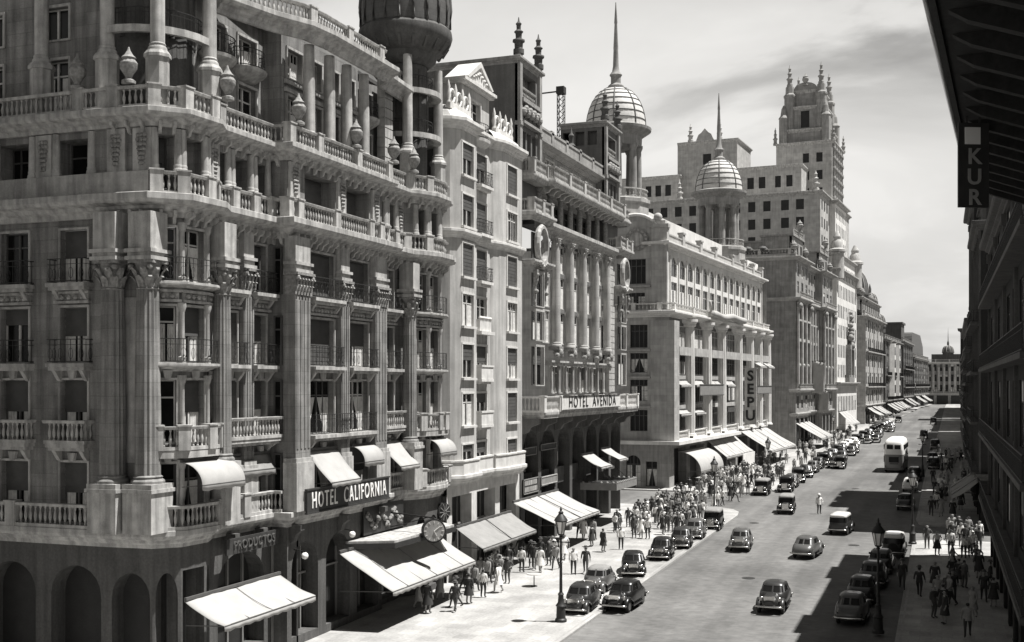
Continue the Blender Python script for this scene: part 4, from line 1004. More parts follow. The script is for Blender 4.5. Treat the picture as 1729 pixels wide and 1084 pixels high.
awning('window_awning', fB, 20.4, 23.4, .1, 1.9, 6.5, 5.6, 'canvas', 'white window awning under the balcony of the twin tower hotel, right of two', 'awnings under the long balcony', split=False)
mq = empty('entrance_canopy', (-27.5, 98, 3.4)); tag(mq, 'dark glazed entrance canopy of the twin tower hotel above the crowd', 'canopy')
k = MB(); k.prism([(-28.6, 93.5), (-25.6, 93.8), (-25.4, 99.6), (-28.6, 99.9)], 3.6, 3.75)
k.build('canopy_roof', 'dark', mq)
k = MB(); k.sweep([(-28.6, 93.45), (-25.55, 93.75), (-25.35, 99.65), (-28.6, 99.95)], [(0, 3.35), (.05, 3.35), (.05, 3.95), (0, 3.95)])
for q, u in along([(-28.6, 93.45), (-25.55, 93.75), (-25.35, 99.65), (-28.6, 99.95)], .5): k.sphere((q.x, q.y, 3.98), .12, 6, 4)
k.build('canopy_fringe', 'gboard', mq)
for y in (94.2, 99.2):
    k = MB(); k.bar((-28.5, y, 6.2), (-25.8, y, 3.8), .04); k.build('tie_rod', 'iron', mq)
for s0, s1, z0, z1, m, lb, lit in ((.3, 3.7, 4.2, 5.3, 'board', 'framed dark sign board with rows of pale lettering above the grey awning', True), (4.3, 8.2, 4.55, 5.2, 'gboard', 'slim grey fascia board beside the framed dark sign', False), (.4, 3.2, 7.0, 7.6, 'board', 'small dark sign high on the first pier of the twin tower hotel', False), (4.2, 8.0, 7.2, 7.7, 'board', 'long narrow dark sign under the first arches of the twin tower hotel', False)):
    s = empty('shop_sign', fB.p(s0, .1, z0)); tag(s, lb, 'sign')
    k = MB(); k.fb(fB, s0, s1, .02, .12, z0, z1); k.build('sign_board', m, s)
    k = MB(); k.fb(fB, s0, s1, .12, .16, z1-.06, z1); k.fb(fB, s0, s1, .12, .16, z0, z0+.06); k.fb(fB, s0, s0+.06, .12, .16, z0, z1); k.fb(fB, s1-.06, s1, .12, .16, z0, z1); k.build('sign_frame', 'gboard' if m == 'board' else 'trimA', s)
    if lit:
        k = MB(); random.seed(3)
        for row in range(2):
            x = s0+.3
            while x < s1-.4: w = .05+.14*random.random(); k.fb(fB, x, x+w, .12, .14, z0+.15+row*.48, z0+.5+row*.48); x += w+.07
        k.build('painted_letter_rows', 'trimA', s)
# ================================================================== generic far facade tools
def smallmesh(w, h, fm, curtain, head=False):
    key = ('small', round(w, 1), round(h, 1), fm, curtain, head)
    if key not in WC:
        w, h = key[1]+.04, key[2]+.04; b = MB(); fr = Fr((-w/2, 0), (w/2, 0))
        b.cur = 1; b.fb(fr, 0, w, -.02, .02, 0, h); b.cur = 0
        t = .08; b.fb(fr, 0, t, 0, .035, 0, h); b.fb(fr, w-t, w, 0, .035, 0, h); b.fb(fr, t, w-t, 0, .035, 0, t); b.fb(fr, t, w-t, 0, .035, h-t, h)
        b.fb(fr, w/2-.04, w/2+.04, 0, .04, t, h-t)
        b.fb(fr, t, w-t, 0, .03, h*.66, h*.66+.06)
        b.cur = 2
        if curtain == 1: b.fb(fr, t, w*.38, .02, .028, t, h*.66); b.fb(fr, w*.66, w-t, .02, .028, t, h*.66)
        if curtain == 2: b.cur = 3; b.fb(fr, t, w-t, .035, .05, h*.5, h-t)
        if curtain == 3: b.fb(fr, t, w-t, .02, .028, h*.66, h-t)
        WC[key] = b.mesh('window_small', [fm, 'glass', 'curtain', 'blind'])
    return WC[key]
CNT = {}; REST = {}
def swin(root, fr, a, b, z0, z1, d=-.3, fm='dframe', cur=None, rnd=random):
    n = CNT.get(root.name, 0)
    if cur is None: cur = rnd.choice([0, 0, 1, 2, 3])
    if n >= 97:
        m = REST.setdefault(root.name, (root, MB()))[1]; m.fb(fr, a, b, d-.02, d+.02, z0, z1); return
    CNT[root.name] = n+1
    q = Vector(fr.p((a+b)/2, d, z0-.02))-wloc(root)
    return link('window', smallmesh(b-a, z1-z0, fm, cur), root, q, fr.ang)
def finish_windows():
    for root, m in REST.values():
        o = m.build('window_remainder', 'glass', root); o['kind'] = 'stuff'
def grid(s0, s1, n, frac=.55):
    w = (s1-s0)/n; return [(s0+(k+.5-frac/2)*w, s0+(k+.5+frac/2)*w) for k in range(n)]
def generic(name, label, a, b, depth, ztop, floors, ncol, mw='stoneD', mt='trimA', z0=None, ground=4.6, frac=.5, side=True, group=None, par=1.2, balc=(), arched=(), rnd=random.Random(2), pil=True, scol=3, sidelen=None, fm='dframe', cor=.7):
    """a street building: front wall with real openings, flank towards the viewer, cornices, balconies, shops, roof"""
    f = Fr(a, b); L = f.L
    zb = gz((a[1]+b[1])/2) if z0 is None else z0
    root = empty(name, (a[0], a[1], zb)); tag(root, label, 'building', group)
    w = MB(); H = (ztop-ground-zb)/floors; cols = grid(0, L, ncol, frac); ops = []
    for k in range(floors):
        za = zb+ground+k*H+H*.16; ze = za+H*.66
        for c in cols: ops.append((*c, za, ze))
    wall(w, f, zb-3, ztop, ops+[(c0, c1, zb+.1, zb+ground-.9) for c0, c1 in grid(0, L, max(int(L/4.5), 1), .8)], depth=.14)
    for k, (c0, c1, za, ze) in enumerate(ops):
        if k//ncol in arched: arch(w, f, c0, c1, ze-(c1-c0)*.5, ze, depth=.14)
        swin(root, f, c0, c1, za, ze, -.12, fm, rnd=rnd)
    dv = depth if sidelen is None else sidelen
    g = Fr((f.a+(-f.n)*dv)[:], f.a[:])
    so = []
    if side and scol:
        for c in grid(0, g.L, scol, .3):
            for k in range(floors): so.append((*c, zb+ground+k*H+H*.2, zb+ground+k*H+H*.75))
    wall(w, g, zb-3, ztop, so, depth=.3)
    for o in so: swin(root, g, *o, -.25, fm, rnd=rnd)
    e0 = f.a+f.u*L; h = Fr(e0[:], (e0-f.n*depth)[:]); wall(w, h, zb-3, ztop)
    bk = Fr((e0-f.n*depth)[:], (f.a-f.n*depth)[:]); wall(w, bk, zb-3, ztop)
    c4 = [f.p(0, 0, 0)[:2], f.p(L, 0, 0)[:2], f.p(L, -depth, 0)[:2], f.p(0, -depth, 0)[:2]]
    w.build('wall', mw, root)
    r = MB(); r.prism([f.p(.1, -.1, 0)[:2], f.p(L-.1, -.1, 0)[:2], f.p(L-.1, -depth+.1, 0)[:2], f.p(.1, -depth+.1, 0)[:2]], ztop-.2, ztop+.05); r.build('roof', 'slate', root)
    pth = [g.p(g.L-min(dv, 12), 0, 0)[:2], f.p(0, 0, 0)[:2], f.p(L, 0, 0)[:2], f.p(L, -3, 0)[:2]]
    c = MB(); c.sweep(pth, corn(cor, ztop-.7, ztop+.05)); c.build('cornice', mt, root)
    c = MB(); c.sweep(pth, corn(cor*.6, zb+ground-.55, zb+ground)); c.build('shop_cornice', mt, root)
    if par:
        c = MB(); balustrade(c, [f.p(0, -.2, 0)[:2], f.p(L, -.2, 0)[:2]], ztop+.05, par, max(.35, L/120), ped=[.3+j*(L-.6)/max(int(L/5), 2) for j in range(max(int(L/5), 2)+1)], n=5); c.build('roof_balustrade', mt, root)
    for k in balc:
        c = MB(); z = zb+ground+k*H; c.fb(f, .4, L-.4, 0, .8, z-.12, z+.1); o = c.build('balcony', mt, root)
        c = MB(); railing(c, [f.p(.45, .02, 0)[:2], f.p(.45, .72, 0)[:2], f.p(L-.45, .72, 0)[:2], f.p(L-.45, .02, 0)[:2]], z+.1, .95, step=.4, scroll=False, w=.04); c.build('railing', 'iron', o)
    if pil:
        for k in range(0, ncol+1, 2 if ncol > 7 else 1):
            s = min(max(k*L/ncol, .2), L-.2); c = MB(); c.fb(f, s-.18, s+.18, 0, .16, zb+ground, ztop-.7); c.fb(f, s-.25, s+.25, 0, .24, ztop-1.3, ztop-.7); c.build('pilaster', mt, root)
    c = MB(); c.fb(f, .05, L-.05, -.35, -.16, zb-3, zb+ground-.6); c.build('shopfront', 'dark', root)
    return root, f

# ================================================================== department store with two domes
rng = random.Random(21)
U = Vector((math.sin(R(3.77)), math.cos(R(3.77)))); A0 = Vector((-28.5, 127.0))
def line(y): return (A0+U*((y-127)/U.y))[:]
def store():
    a, b = A0[:], (A0+U*52)[:]
    f = Fr(a, b); g = Fr((-50, 127), a); GL = g.L
    root = empty('department_store_building', (-28.5, 127, gz(127))); tag(root, 'pale colonnaded store with arcaded top floor and two ribbed domes on its roof', 'building')
    w = MB()
    cs = [1.0, 7.6, 15.6, 23.0, 32.4, 39.6, 45.4, 51.4]
    zr = [(7.0, 9.2), (10.1, 12.6), (13.4, 15.6), (16.2, 19.0)]
    ops = []
    for x0, x1 in zip(cs, cs[1:]):
        for z0, z1 in zr: ops.append((x0+.8, x1-.75, z0, z1))
    wall(w, f, 5.8, 20.0, ops, depth=.25)
    for x0, x1, z0, z1 in ops:
        m = (x1-x0)/2
        for k in (0, 1): win(root, f, x0+k*m, x0+(k+1)*m, z0, z1, -.22, rng.choice(['plain', 'curtain', 'short', 'plain']), 'frame' if z0 > 16 else 'dframe', rnd=rng)
    for i, s in enumerate(cs[1:]):
        k = MB(); q = f.p(s, .25, 0); column(k, q[0], q[1], 6.2, 19.2, .62, True, 24); o = k.build('column', 'white', root)
        k = MB(); k.lathe(q[0], q[1], [(.6, 19.0), (.75, 19.15), (.72, 19.3), (.95, 19.6), (.95, 19.9)], 16); k.build('capital', 'white', o)
    pr = MB(); pr.prism([f.p(-.05, .7, 0)[:2], f.p(1.6, .7, 0)[:2], f.p(1.6, -.2, 0)[:2], f.p(.0, -.2, 0)[:2], g.p(GL-2.0, -.2, 0)[:2], g.p(GL-2.0, .6, 0)[:2], g.p(GL+.7, .6, 0)[:2]], 5.9, 19.4)
    pr.build('corner_pier', 'stoneC', root)
    for x0, x1 in zip(cs, cs[1:]):   # spandrels and little balconies
        for z in (9.4, 12.8, 15.75):
            k = MB(); k.fb(f, x0+.9, x1-.8, -.22, -.02, z, z+.5); 
            if z > 15: k.fb(f, x0+.8, x1-.7, -.1, .7, z-.15, z); k.fb(f, x0+.8, x1-.7, .6, .7, z, z+.8)
            k.build('spandrel', 'stoneC', root)
        k = MB(); balustrade(k, [f.p(x0+.8, .25, 0)[:2], f.p(x1-.8, .25, 0)[:2]], 5.95, .95, .4, ped=(.2, x1-x0-1.8), n=5); k.build('balustrade', 'white', root)
    # arcaded top floor
    tw = MB(); oo = []
    for s in grid(2.2, 51, 14, .66):
        oo.append((*s, 21.2, 24.0)); oo.append((*s, 24.6, 26.9))
    fs = Fr(f.p(0, -.6, 0)[:2], f.p(52, -.6, 0)[:2])
    wall(tw, fs, 20.3, 27.8, oo, depth=.2)
    for s0, s1, z0, z1 in oo:
        if z0 > 24: arch(tw, fs, s0, s1, 25.8, 26.9, depth=.2)
        swin(root, fs, s0, s1, z0, z1, -.17, 'frame', 0 if z0 > 24 else rng.choice([0, 1, 1]))
    tw.build('arcade_wall', 'white', root)
    for j in range(29):
        s = 2.2+j*(48.8/28); 
        if j % 2 == 0: k = MB(); k.fb(fs, s-.12, s+.12, 0, .14, 21, 27); k.build('arcade_pilaster', 'white', root)
    pth = [g.p(GL-12, 0, 0)[:2], a, b, f.p(52, -6, 0)[:2]]
    k = MB(); k.sweep(pth, corn(.9, 19.8, 20.5)); k.build('main_cornice', 'white', root)
    k = MB(); balustrade(k, [(x, y) for x, y in [g.p(GL-12, .4, 0)[:2], g.p(GL+.4, .4, 0)[:2], f.p(52, .4, 0)[:2]]], 20.5, .85, .45, ped=(8, 11, 13, 21, 29, 37, 45, 53, 60), n=5); k.build('balustrade', 'white', root)
    k = MB(); k.sweep([g.p(GL-3, -.5, 0)[:2], fs.p(0, 0, 0)[:2], fs.p(52, 0, 0)[:2], fs.p(52, -6, 0)[:2]], corn(.8, 27.6, 28.3)); k.build('top_cornice', 'white', root)
    k = MB()
    for x0, x1 in zip(cs, cs[1:]): k.fb(fs, x0+.5, x1-.5, -.3, 0, 28.3, 29.2); k.fb(fs, x0+.5, x1-.5, -.35, .08, 29.2, 29.35)
    for s in cs: k.fb(fs, s-.5, s+.5, -.4, .15, 28.28, 29.9); k.fb(fs, s-.6, s+.6, -.5, .25, 29.9, 30.1)
    k.build('roof_parapet', 'stoneC', root)
    k = MB(); k.fb(fs, 5, 44, -4, -3.7, 28.3, 32.6); k.build('rooftop_screen_wall', 'white', root)
    k = MB(); k.fb(fs, 44.2, 51.5, -4, -.6, 28.3, 30.6); k.build('roof_hut', 'white', root)
    # flank towards the viewer with a curved gable and round clock-like medallion
    fw = MB(); so = [(GL-4.5, GL-2.5, z0, z1) for z0, z1 in ((7.0, 9.4), (10.4, 12.8), (13.6, 15.8), (16.4, 19.0))]
    so += [(x-4.4, y-4.6, z0, z1) for x, y, z0, z1 in so]
    up = [(GL-5.0, GL-2.8, 21.3, 22.6), (GL-5.0, GL-2.7, 23.6, 26.4)]
    wall(fw, g, 5.8, 20.0, so, depth=.5); wall(fw, g, 20.0, 27.8, up, s1=GL-.6, depth=.5)
    for o in so+up: win(root, g, *o, -.4, rng.choice(['drape', 'plain', 'grid', 'short']), 'dframe', rnd=rng)
    n = 18; cxx = GL-3.9; rr = 3.4
    fw.fprism(g, [(cxx-rr, 27.8)]+[(cxx-rr*math.cos(math.pi*i/n), 27.8+3.6*math.sin(math.pi*i/n)) for i in range(1, n)]+[(cxx+rr-.1, 27.8)], -1.5, 0)
    fw.build('flank_wall', 'stoneC', root)
    k = MB()
    pts = [g.p(cxx-rr*math.cos(math.pi*i/n), .1, 27.8+3.6*math.sin(math.pi*i/n)) for i in range(n+1)]
    k.tube(pts, .22, 6); k.build('gable_moulding', 'white', root)
    k = MB(); q = g.p(cxx+.2, .1, 28.6)
    disc(k, q, (0, -1, 0), 1.3, .2); o = k.build('medallion', 'stoneD', root)
    k = MB(); disc(k, (q[0], q[1]-.12, q[2]), (0, -1, 0), .75, .14)
    for j in range(14): k.sphere((q[0]+1.08*math.cos(j*math.pi/7), q[1]-.1, q[2]+1.08*math.sin(j*math.pi/7)), .17, 7, 4)
    k.build('medallion_wreath', 'trimA', o)
    for z in (9.6, 12.95, 16.0, 23.2):
        k = MB(); k.fb(g, GL-4.9, GL-2.1, 0, .4, z, z+.2); k.build('window_ledge', 'stoneC', root)
    k = MB(); k.fb(g, GL-2.0, GL-.2, -.3, .35, 20.5, 29.8); k.fb(g, GL-2.2, GL, -.5, .5, 29.8, 30.2); k.fb(g, GL-1.8, GL-.4, -.3, .3, 30.2, 30.6); k.build('gable_pier', 'stoneC', root)
    k = MB(); k.sphere(g.p(GL-1.3, 0, 31.0), .5, 12, 8); k.build('ball_finial', 'stoneC', root)
    r = MB(); r.prism([f.p(.3, -.7, 0)[:2], f.p(51.7, -.7, 0)[:2], f.p(51.7, -24, 0)[:2], (-49, 127.4)], 27.6, 28.2); r.build('roof', 'slate', root)
    ew = MB(); wall(ew, Fr(b, f.p(52, -24, 0)[:2]), -1, 28); ew.build('end_wall', 'stoneD', root)
    # ground floor
    go = [(x0+.9, x1-.6, .3, 5.0) for x0, x1 in zip(cs, cs[1:])]
    gw = MB(); wall(gw, f, -2, 5.9, go, depth=1.0); dr = (GL-5.0, GL-3.3, .5, 4.3)
    wall(gw, g, -2, 5.9, [dr, (GL-2.7, GL-1.4, .8, 3.6)], depth=.5); arch(gw, g, dr[0], dr[1], 3.4, 4.3, depth=.5)
    gw.build('ground_floor_wall', 'stoneD', root)
    win(root, g, dr[0], dr[1], .5, 4.3, -.45, 'grid', 'dframe'); win(root, g, GL-2.7, GL-1.4, .8, 3.6, -.45, 'drape', 'dframe')
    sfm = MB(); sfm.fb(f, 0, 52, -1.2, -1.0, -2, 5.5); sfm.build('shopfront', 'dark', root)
    k = MB(); k.prism([g.p(GL-9, 0, 0)[:2], g.p(GL-9, 1.3, 0)[:2], g.p(GL+1.4, 1.3, 0)[:2], f.p(30, 1.2, 0)[:2], f.p(30, 0, 0)[:2], g.p(GL, 0, 0)[:2]], 5.55, 5.95); k.build('canopy_ledge', 'white', root)
    # domed belvederes
    def dome(cx, cy, zo):
        o = MB(); o.lathe(cx, cy, [(3.9, 27+zo), (3.9, 32.6+zo), (4.1, 32.8+zo), (4.1, 33.2+zo), (3.5, 33.4+zo)], 12, smooth=False); o = o.build('belvedere_base', 'stoneC', root)
        k = MB(); c = [(cx+3.6*math.cos(-t*math.pi/12), cy+3.6*math.sin(-t*math.pi/12)) for t in range(25)]; balustrade(k, c, 33.3+zo, 1.1, .5, n=5); k.build('balustrade', 'stoneC', o)
        for j in range(8):
            an = j*math.pi/4+.35; k = MB(); column(k, cx+2.55*math.cos(an), cy+2.55*math.sin(an), 33.4+zo, 39.2+zo, .48, False); k.lathe(cx+2.55*math.cos(an), cy+2.55*math.sin(an), [(.42, 39.0+zo), (.6, 39.4+zo), (.6, 39.7+zo)], 10); k.build('belvedere_column', 'stoneD', o)
        k = MB(); k.lathe(cx, cy, [(2.2, 39.5+zo), (3.0, 39.5+zo), (3.05, 40.6+zo), (3.5, 40.9+zo), (4.1, 41.3+zo), (4.15, 41.6+zo), (3.6, 41.8+zo)], 32); k.build('belvedere_cornice', 'stoneD', o)
        prof = [(3.45*math.cos(t*math.pi/2/9)**.85, 41.7+zo+4.9*math.sin(t*math.pi/2/9)) for t in range(9)]+[(.55, 46.55+zo)]
        k = MB(); k.lathe(cx, cy, prof, 36); d = k.build('dome', 'tile', o)
        k = MB()
        for j in range(8):
            an = j*math.pi/4+.2; k.tube([(cx+(r+.03)*math.cos(an), cy+(r+.03)*math.sin(an), z) for r, z in prof[:-1]], .07, 5)
        for r, z in prof[1:8]:
            k.tube([(cx+(r+.02)*math.cos(t*math.pi/18), cy+(r+.02)*math.sin(t*math.pi/18), z) for t in range(37)], .06, 4)
        k.build('dome_ribs', 'rib', d)
        k = MB(); k.lathe(cx, cy, [(.9, 46.3+zo), (.95, 46.7+zo), (.6, 47+zo), (.6, 47.8+zo), (.75, 48+zo), (.45, 48.4+zo), (.35, 49+zo), (.28, 51+zo), (.3, 51.1+zo), (.16, 54+zo), (.2, 54.1+zo), (.05, 56.5+zo)], 12); k.build('spire', 'stoneD', o)
        k = MB(); k.lathe(cx, cy, [(.6, 33.4+zo), (.6, 40+zo)], 8); k.build('spiral_stair', 'stoneD', o)
    dome(-35.6, 130.4, .3); dome(-31.2, 172.5, -.7)
    return root, f
storeR, fS = store()

def shopawn(lbl, fr, s0, s1, d1, z0, z1, m='canvas', curved=False, group=None, d0=.1, split=True, cat='awning'):
    return awning('shop_awning', fr, s0, s1, d0, d1, z0, z1, m, lbl, group, .1, .35, split, cat, 0, curved, True)
shopawn('big white pleated shop awning at the far end of the domed store', fS, 33.5, 51.0, 4.6, 5.9, 3.2)
shopawn('white shop awning in the middle of the domed store ground floor', fS, 16.0, 31.0, 2.6, 5.3, 3.3, split=False)
shopawn('white rounded awning nearest the corner of the domed store', fS, 3.0, 13.5, 2.8, 4.6, 2.4, curved=True, split=False)
for s0, z in ((40.6, 15.9), (46.4, 15.9)):
    shopawn('small white awning over an upper window of the domed store', fS, s0, s0+4.4, 1.5, z, z-1.0, group='upper window awnings of the domed store', split=False)
for j, s0 in enumerate((2.2, 8.8, 16.8, 24.3)):
    shopawn('short white window blind awning low on the colonnade of the domed store', fS, s0, s0+4.4, .75, 12.75, 12.2, group='window awnings behind the columns of the store', split=False)
for j, s0 in enumerate((2.2, 8.8)):
    shopawn('short white window awning of the lowest colonnade floor', fS, s0, s0+4.4, .75, 9.35, 8.9, group='lowest window awnings behind the columns of the store', split=False)
bs = empty('blade_sign', fS.p(33.6, 1.6, 10)); tag(bs, 'tall vertical sign with dark letters SEPU on the domed store', 'sign')
fr = Fr(fS.p(33.6, .7, 0)[:2], fS.p(33.6, 2.5, 0)[:2]); k = MB(); k.fb(fr, .1, 1.75, -.2, 0, 6.9, 14.4); k.fb(fr, .0, 1.85, -.22, .02, 14.4, 14.55); k.fb(fr, 0, 1.85, -.22, .02, 6.75, 6.9); k.build('sign_board', 'stoneC', bs)
for j, ch in enumerate('SEPU'): lettering(ch, 1.45, 'dletter', bs, fr, .92, .06, 13.4-j*1.82, 'sign_letter', .08, .05, 1.0)
for s0, s1, z0, z1, lb in ((9.5, 21, 10.9, 12.3, 'wide dark horizontal sign board fixed across two columns of the store'), (41, 51, 10.9, 12.1, 'dark horizontal sign board right of the vertical letters')):
    s = empty('sign_board', fS.p(s0, .9, z0)); tag(s, lb, 'sign'); k = MB(); k.fb(fS, s0, s1, .9, 1.0, z0, z1); k.build('board', 'gboard', s)
    k = MB(); k.fb(fS, s0, s1, 1.0, 1.05, z1-.1, z1); k.fb(fS, s0, s1, 1.0, 1.05, z0, z0+.1); k.build('board_frame', 'dframe', s)
cb = empty('cloth_bundle', fS.p(20, .6, 21)); tag(cb, 'rolled white banner hanging along the balustrade of the domed store', 'banner')
k = MB(); pts = [fS.p(15+j*.45, .95+.06*math.sin(j*.4), 20.95+.08*math.sin(j*.33)-.1*math.sin(j*.17)) for j in range(40)]; k.tube(pts, .45, 10); k.tube([fS.p(15.2, .9, 21.2), fS.p(14.4, .9, 22.5)], .2, 6); k.build('rolled_cloth', 'canvas', cb)
wp = empty('hoarding_panel', fS.p(30, 2.6, 1.0)); tag(wp, 'low white hoarding standing on the pavement in front of the domed store', 'hoarding')
k = MB(); k.fb(fS, 24.5, 31.5, 2.6, 2.7, 1.2, 3.2); k.build('panel', 'white', wp); k = MB()
for s in (24.6, 28, 31.4): k.fb(fS, s-.05, s+.05, 2.5, 2.6, .5, 3.2)
k.build('posts', 'dframe', wp)

# ================================================================== ornate twin pavilions
rng = random.Random(31)
def pavilions():
    a, b = line(196.4), line(235.5); f = Fr(a, b); L = f.L
    root = empty('pavilion_building', (a[0], a[1], gz(200))); tag(root, 'grey ornate building with two projecting pavilions and flags beside the skyscraper', 'building')
    zt = 34.0; w = MB(); segs = [(0, 12, 1.2, 3), (12, 27, 0, 5), (27, 38.9, 1.2, 3)]
    Z = [(8.2, 10.4), (12.2, 15.0), (16.4, 19.2), (20.4, 22.6), (23.6, 25.6), (27.6, 29.6), (30.4, 32.6)]
    for s0, s1, d, n in segs:
        s1 = min(s1, L); ff = Fr(f.p(s0, d, 0)[:2], f.p(s1, d, 0)[:2]); cols = grid(0, ff.L, n, .5)
        ops = [(*c, z0, z1) for c in cols for z0, z1 in Z]; wall(w, ff, -2, zt, ops+[(c0-.6, c1+.6, 2, 6.6) for c0, c1 in cols], depth=.14)
        for o in ops:
            swin(root, ff, *o, -.12, rng.choice(['frame', 'dframe']), rnd=rng)
            if o[2] in (12.2, 16.4): arch(w, ff, o[0], o[1], o[3]-.8, o[3], depth=.14)
        if d:
            for x in (s0, s1): wall(w, Fr(f.p(x, -.1 if x == s0 else d, 0)[:2], f.p(x, d if x == s0 else -.1, 0)[:2]), -2, zt)
        for z, dd in ((7.3, .4), (11.3, .9), (26.6, 1.0), (33.4, 1.0)):
            k = MB(); k.sweep([ff.p(-.0, -1, 0)[:2], ff.p(0, 0, 0)[:2], ff.p(ff.L, 0, 0)[:2], ff.p(ff.L, -1, 0)[:2]], corn(dd, z-.4, z+.2)); o = k.build('cornice', 'stoneC', root)
            if z in (11.3, 26.6):
                k = MB(); balustrade(k, [ff.p(0, dd-.2, 0)[:2], ff.p(ff.L, dd-.2, 0)[:2]], z+.2, .9, .5, n=5); k.build('balustrade', 'stoneC', o)
        for c in [0]+[(x+y)/2 for (_, x), (y, _) in zip(cols, cols[1:])]+[ff.L]:
            k = MB(); column(k, *ff.p(min(max(c, .4), ff.L-.4), .3, 0)[:2], 11.6, 26, .3, False, 12); k.build('column', 'stoneC', root)
        for c0, c1 in cols:
            k = MB(); k.fb(ff, c0-.25, c1+.25, 0, .35, 19.5, 20.0); k.fb(ff, c0-.3, c1+.3, 0, .5, 22.9, 23.2); k.sphere(ff.p((c0+c1)/2, .2, 15.5), .35, 8, 5); k.build('carved_window_head', 'trimA', root)
        if d:
            at = MB(); wall(at, Fr(ff.p(1, -.8, 0)[:2], ff.p(ff.L-1, -.8, 0)[:2]), zt, 37.2, [(*c, 34.5, 36.2) for c in grid(0, ff.L-2, 3, .5)]); at.fb(ff, 1, ff.L-1, -6, -1.25, zt, 37.2); at.fb(ff, .7, ff.L-.7, -6.2, -.5, 37.2, 37.5); at.build('attic_wall', 'stoneD', root)
            k = MB(); balustrade(k, [ff.p(.8, -.7, 0)[:2], ff.p(ff.L-.8, -.7, 0)[:2]], 37.5, .9, .5, ped=(.2, 5, 9.6), n=5); k.build('roof_balustrade', 'stoneC', root)
            for s in (.7, ff.L/2, ff.L-.7):
                k = MB(); urn(k, *ff.p(s, -.4, 0)[:2], 34.2 if s != ff.L/2 else 38.3, 2.2, .6); k.build('roof_urn', 'carved', root)
            k = MB(); k.fb(ff, .3, .9, .0, .4, 24, 26.4); k.fb(ff, ff.L-.9, ff.L-.3, 0, .4, 24, 26.4); k.sphere(ff.p(.6, .5, 25.4), .6, 8, 6); k.sphere(ff.p(ff.L-.6, .5, 25.4), .6, 8, 6); k.build('carved_brackets', 'carved', root)
    g = Fr((-52, a[1]), f.p(0, 1.2, 0)[:2]); gl = g.L
    so = [(x, x+1.6, z0, z1) for x in (gl-7.5, gl-13, gl-18) for z0, z1 in ((28.6, 31.4), (20.5, 22.8), (16.3, 18.8))]
    wall(w, g, -2, zt, so)
    for o in so: swin(root, g, *o, -.25)
    wall(w, Fr(b, f.p(L, -26, 0)[:2]), -2, zt); w.build('wall', 'stoneD', root)
    for z, dd in ((26.6, .7), (33.4, .9)):
        k = MB(); k.sweep([g.p(0, 0, 0)[:2], g.p(gl, 0, 0)[:2]], corn(dd, z-.4, z+.2)); k.build('cornice', 'stoneC', root)
    k = MB(); balustrade(k, [g.p(gl-16, -.2, 0)[:2], g.p(gl, -.2, 0)[:2]], 34, 1.0, .5, ped=(1, 5, 10, 15), n=5); k.build('roof_balustrade', 'stoneC', root)
    r = MB(); r.prism([a, f.p(L, 0, 0)[:2], f.p(L, -26, 0)[:2], (-51, a[1])], 33.8, 34.05); r.build('roof', 'slate', root)
    k = MB(); k.fb(g, gl-20, gl-3, -8, -1.5, 34.05, 36.3); k.fb(g, gl-20.3, gl-2.7, -8.3, -1.2, 36.3, 36.6); k.build('roof_pavilion', 'stoneD', root)
    for s in (gl-12, gl-8, gl-5.5):
        k = MB(); k.sphere(g.p(s, -.6, 35.0), .8, 7, 5, .8); k.sphere(g.p(s+.5, -.6, 34.7), .6, 7, 5); k.build('roof_shrub', 'plant', root)
    k = MB(); k.fb(f, 0, L, -1.2, -1, -2, 7); k.build('shopfront', 'dark', root)
    return root, f
pavR, fP = pavilions()
shopawn('white striped double awning below the grey pavilion building', fP, 1.5, 14.0, 5.2, 6.3, 3.3)
for s, d, z0, z1, wd, lb in ((19.5, .5, 10.6, 16.4, 2.3, 'long white banner hanging out between the two pavilions'), (24.5, .9, 7.2, 11.2, 1.9, 'pale draped flag hanging below the white banner')):
    fl = empty('hanging_banner', fP.p(s, d, z1)); tag(fl, lb, 'banner')
    k = MB(); n = 10; vs = []
    for i in range(n+1):
        for j in range(7): vs.append(fP.p(s+.15*math.sin(j*1.6+i*.5), d+wd*j/6, z1-(z1-z0)*i/n+.15*math.sin(j)))
    k.add(vs, [(i*7+j, i*7+j+1, (i+1)*7+j+1, (i+1)*7+j) for i in range(n) for j in range(6)], True); o = k.build('cloth', 'canvas', fl); sd = o.modifiers.new('t', 'SOLIDIFY'); sd.thickness = .03
    k = MB(); k.bar(fP.p(s, 0, z1+.12), fP.p(s, d+wd+.2, z1+.12), .1); k.build('banner_pole', 'iron', fl)

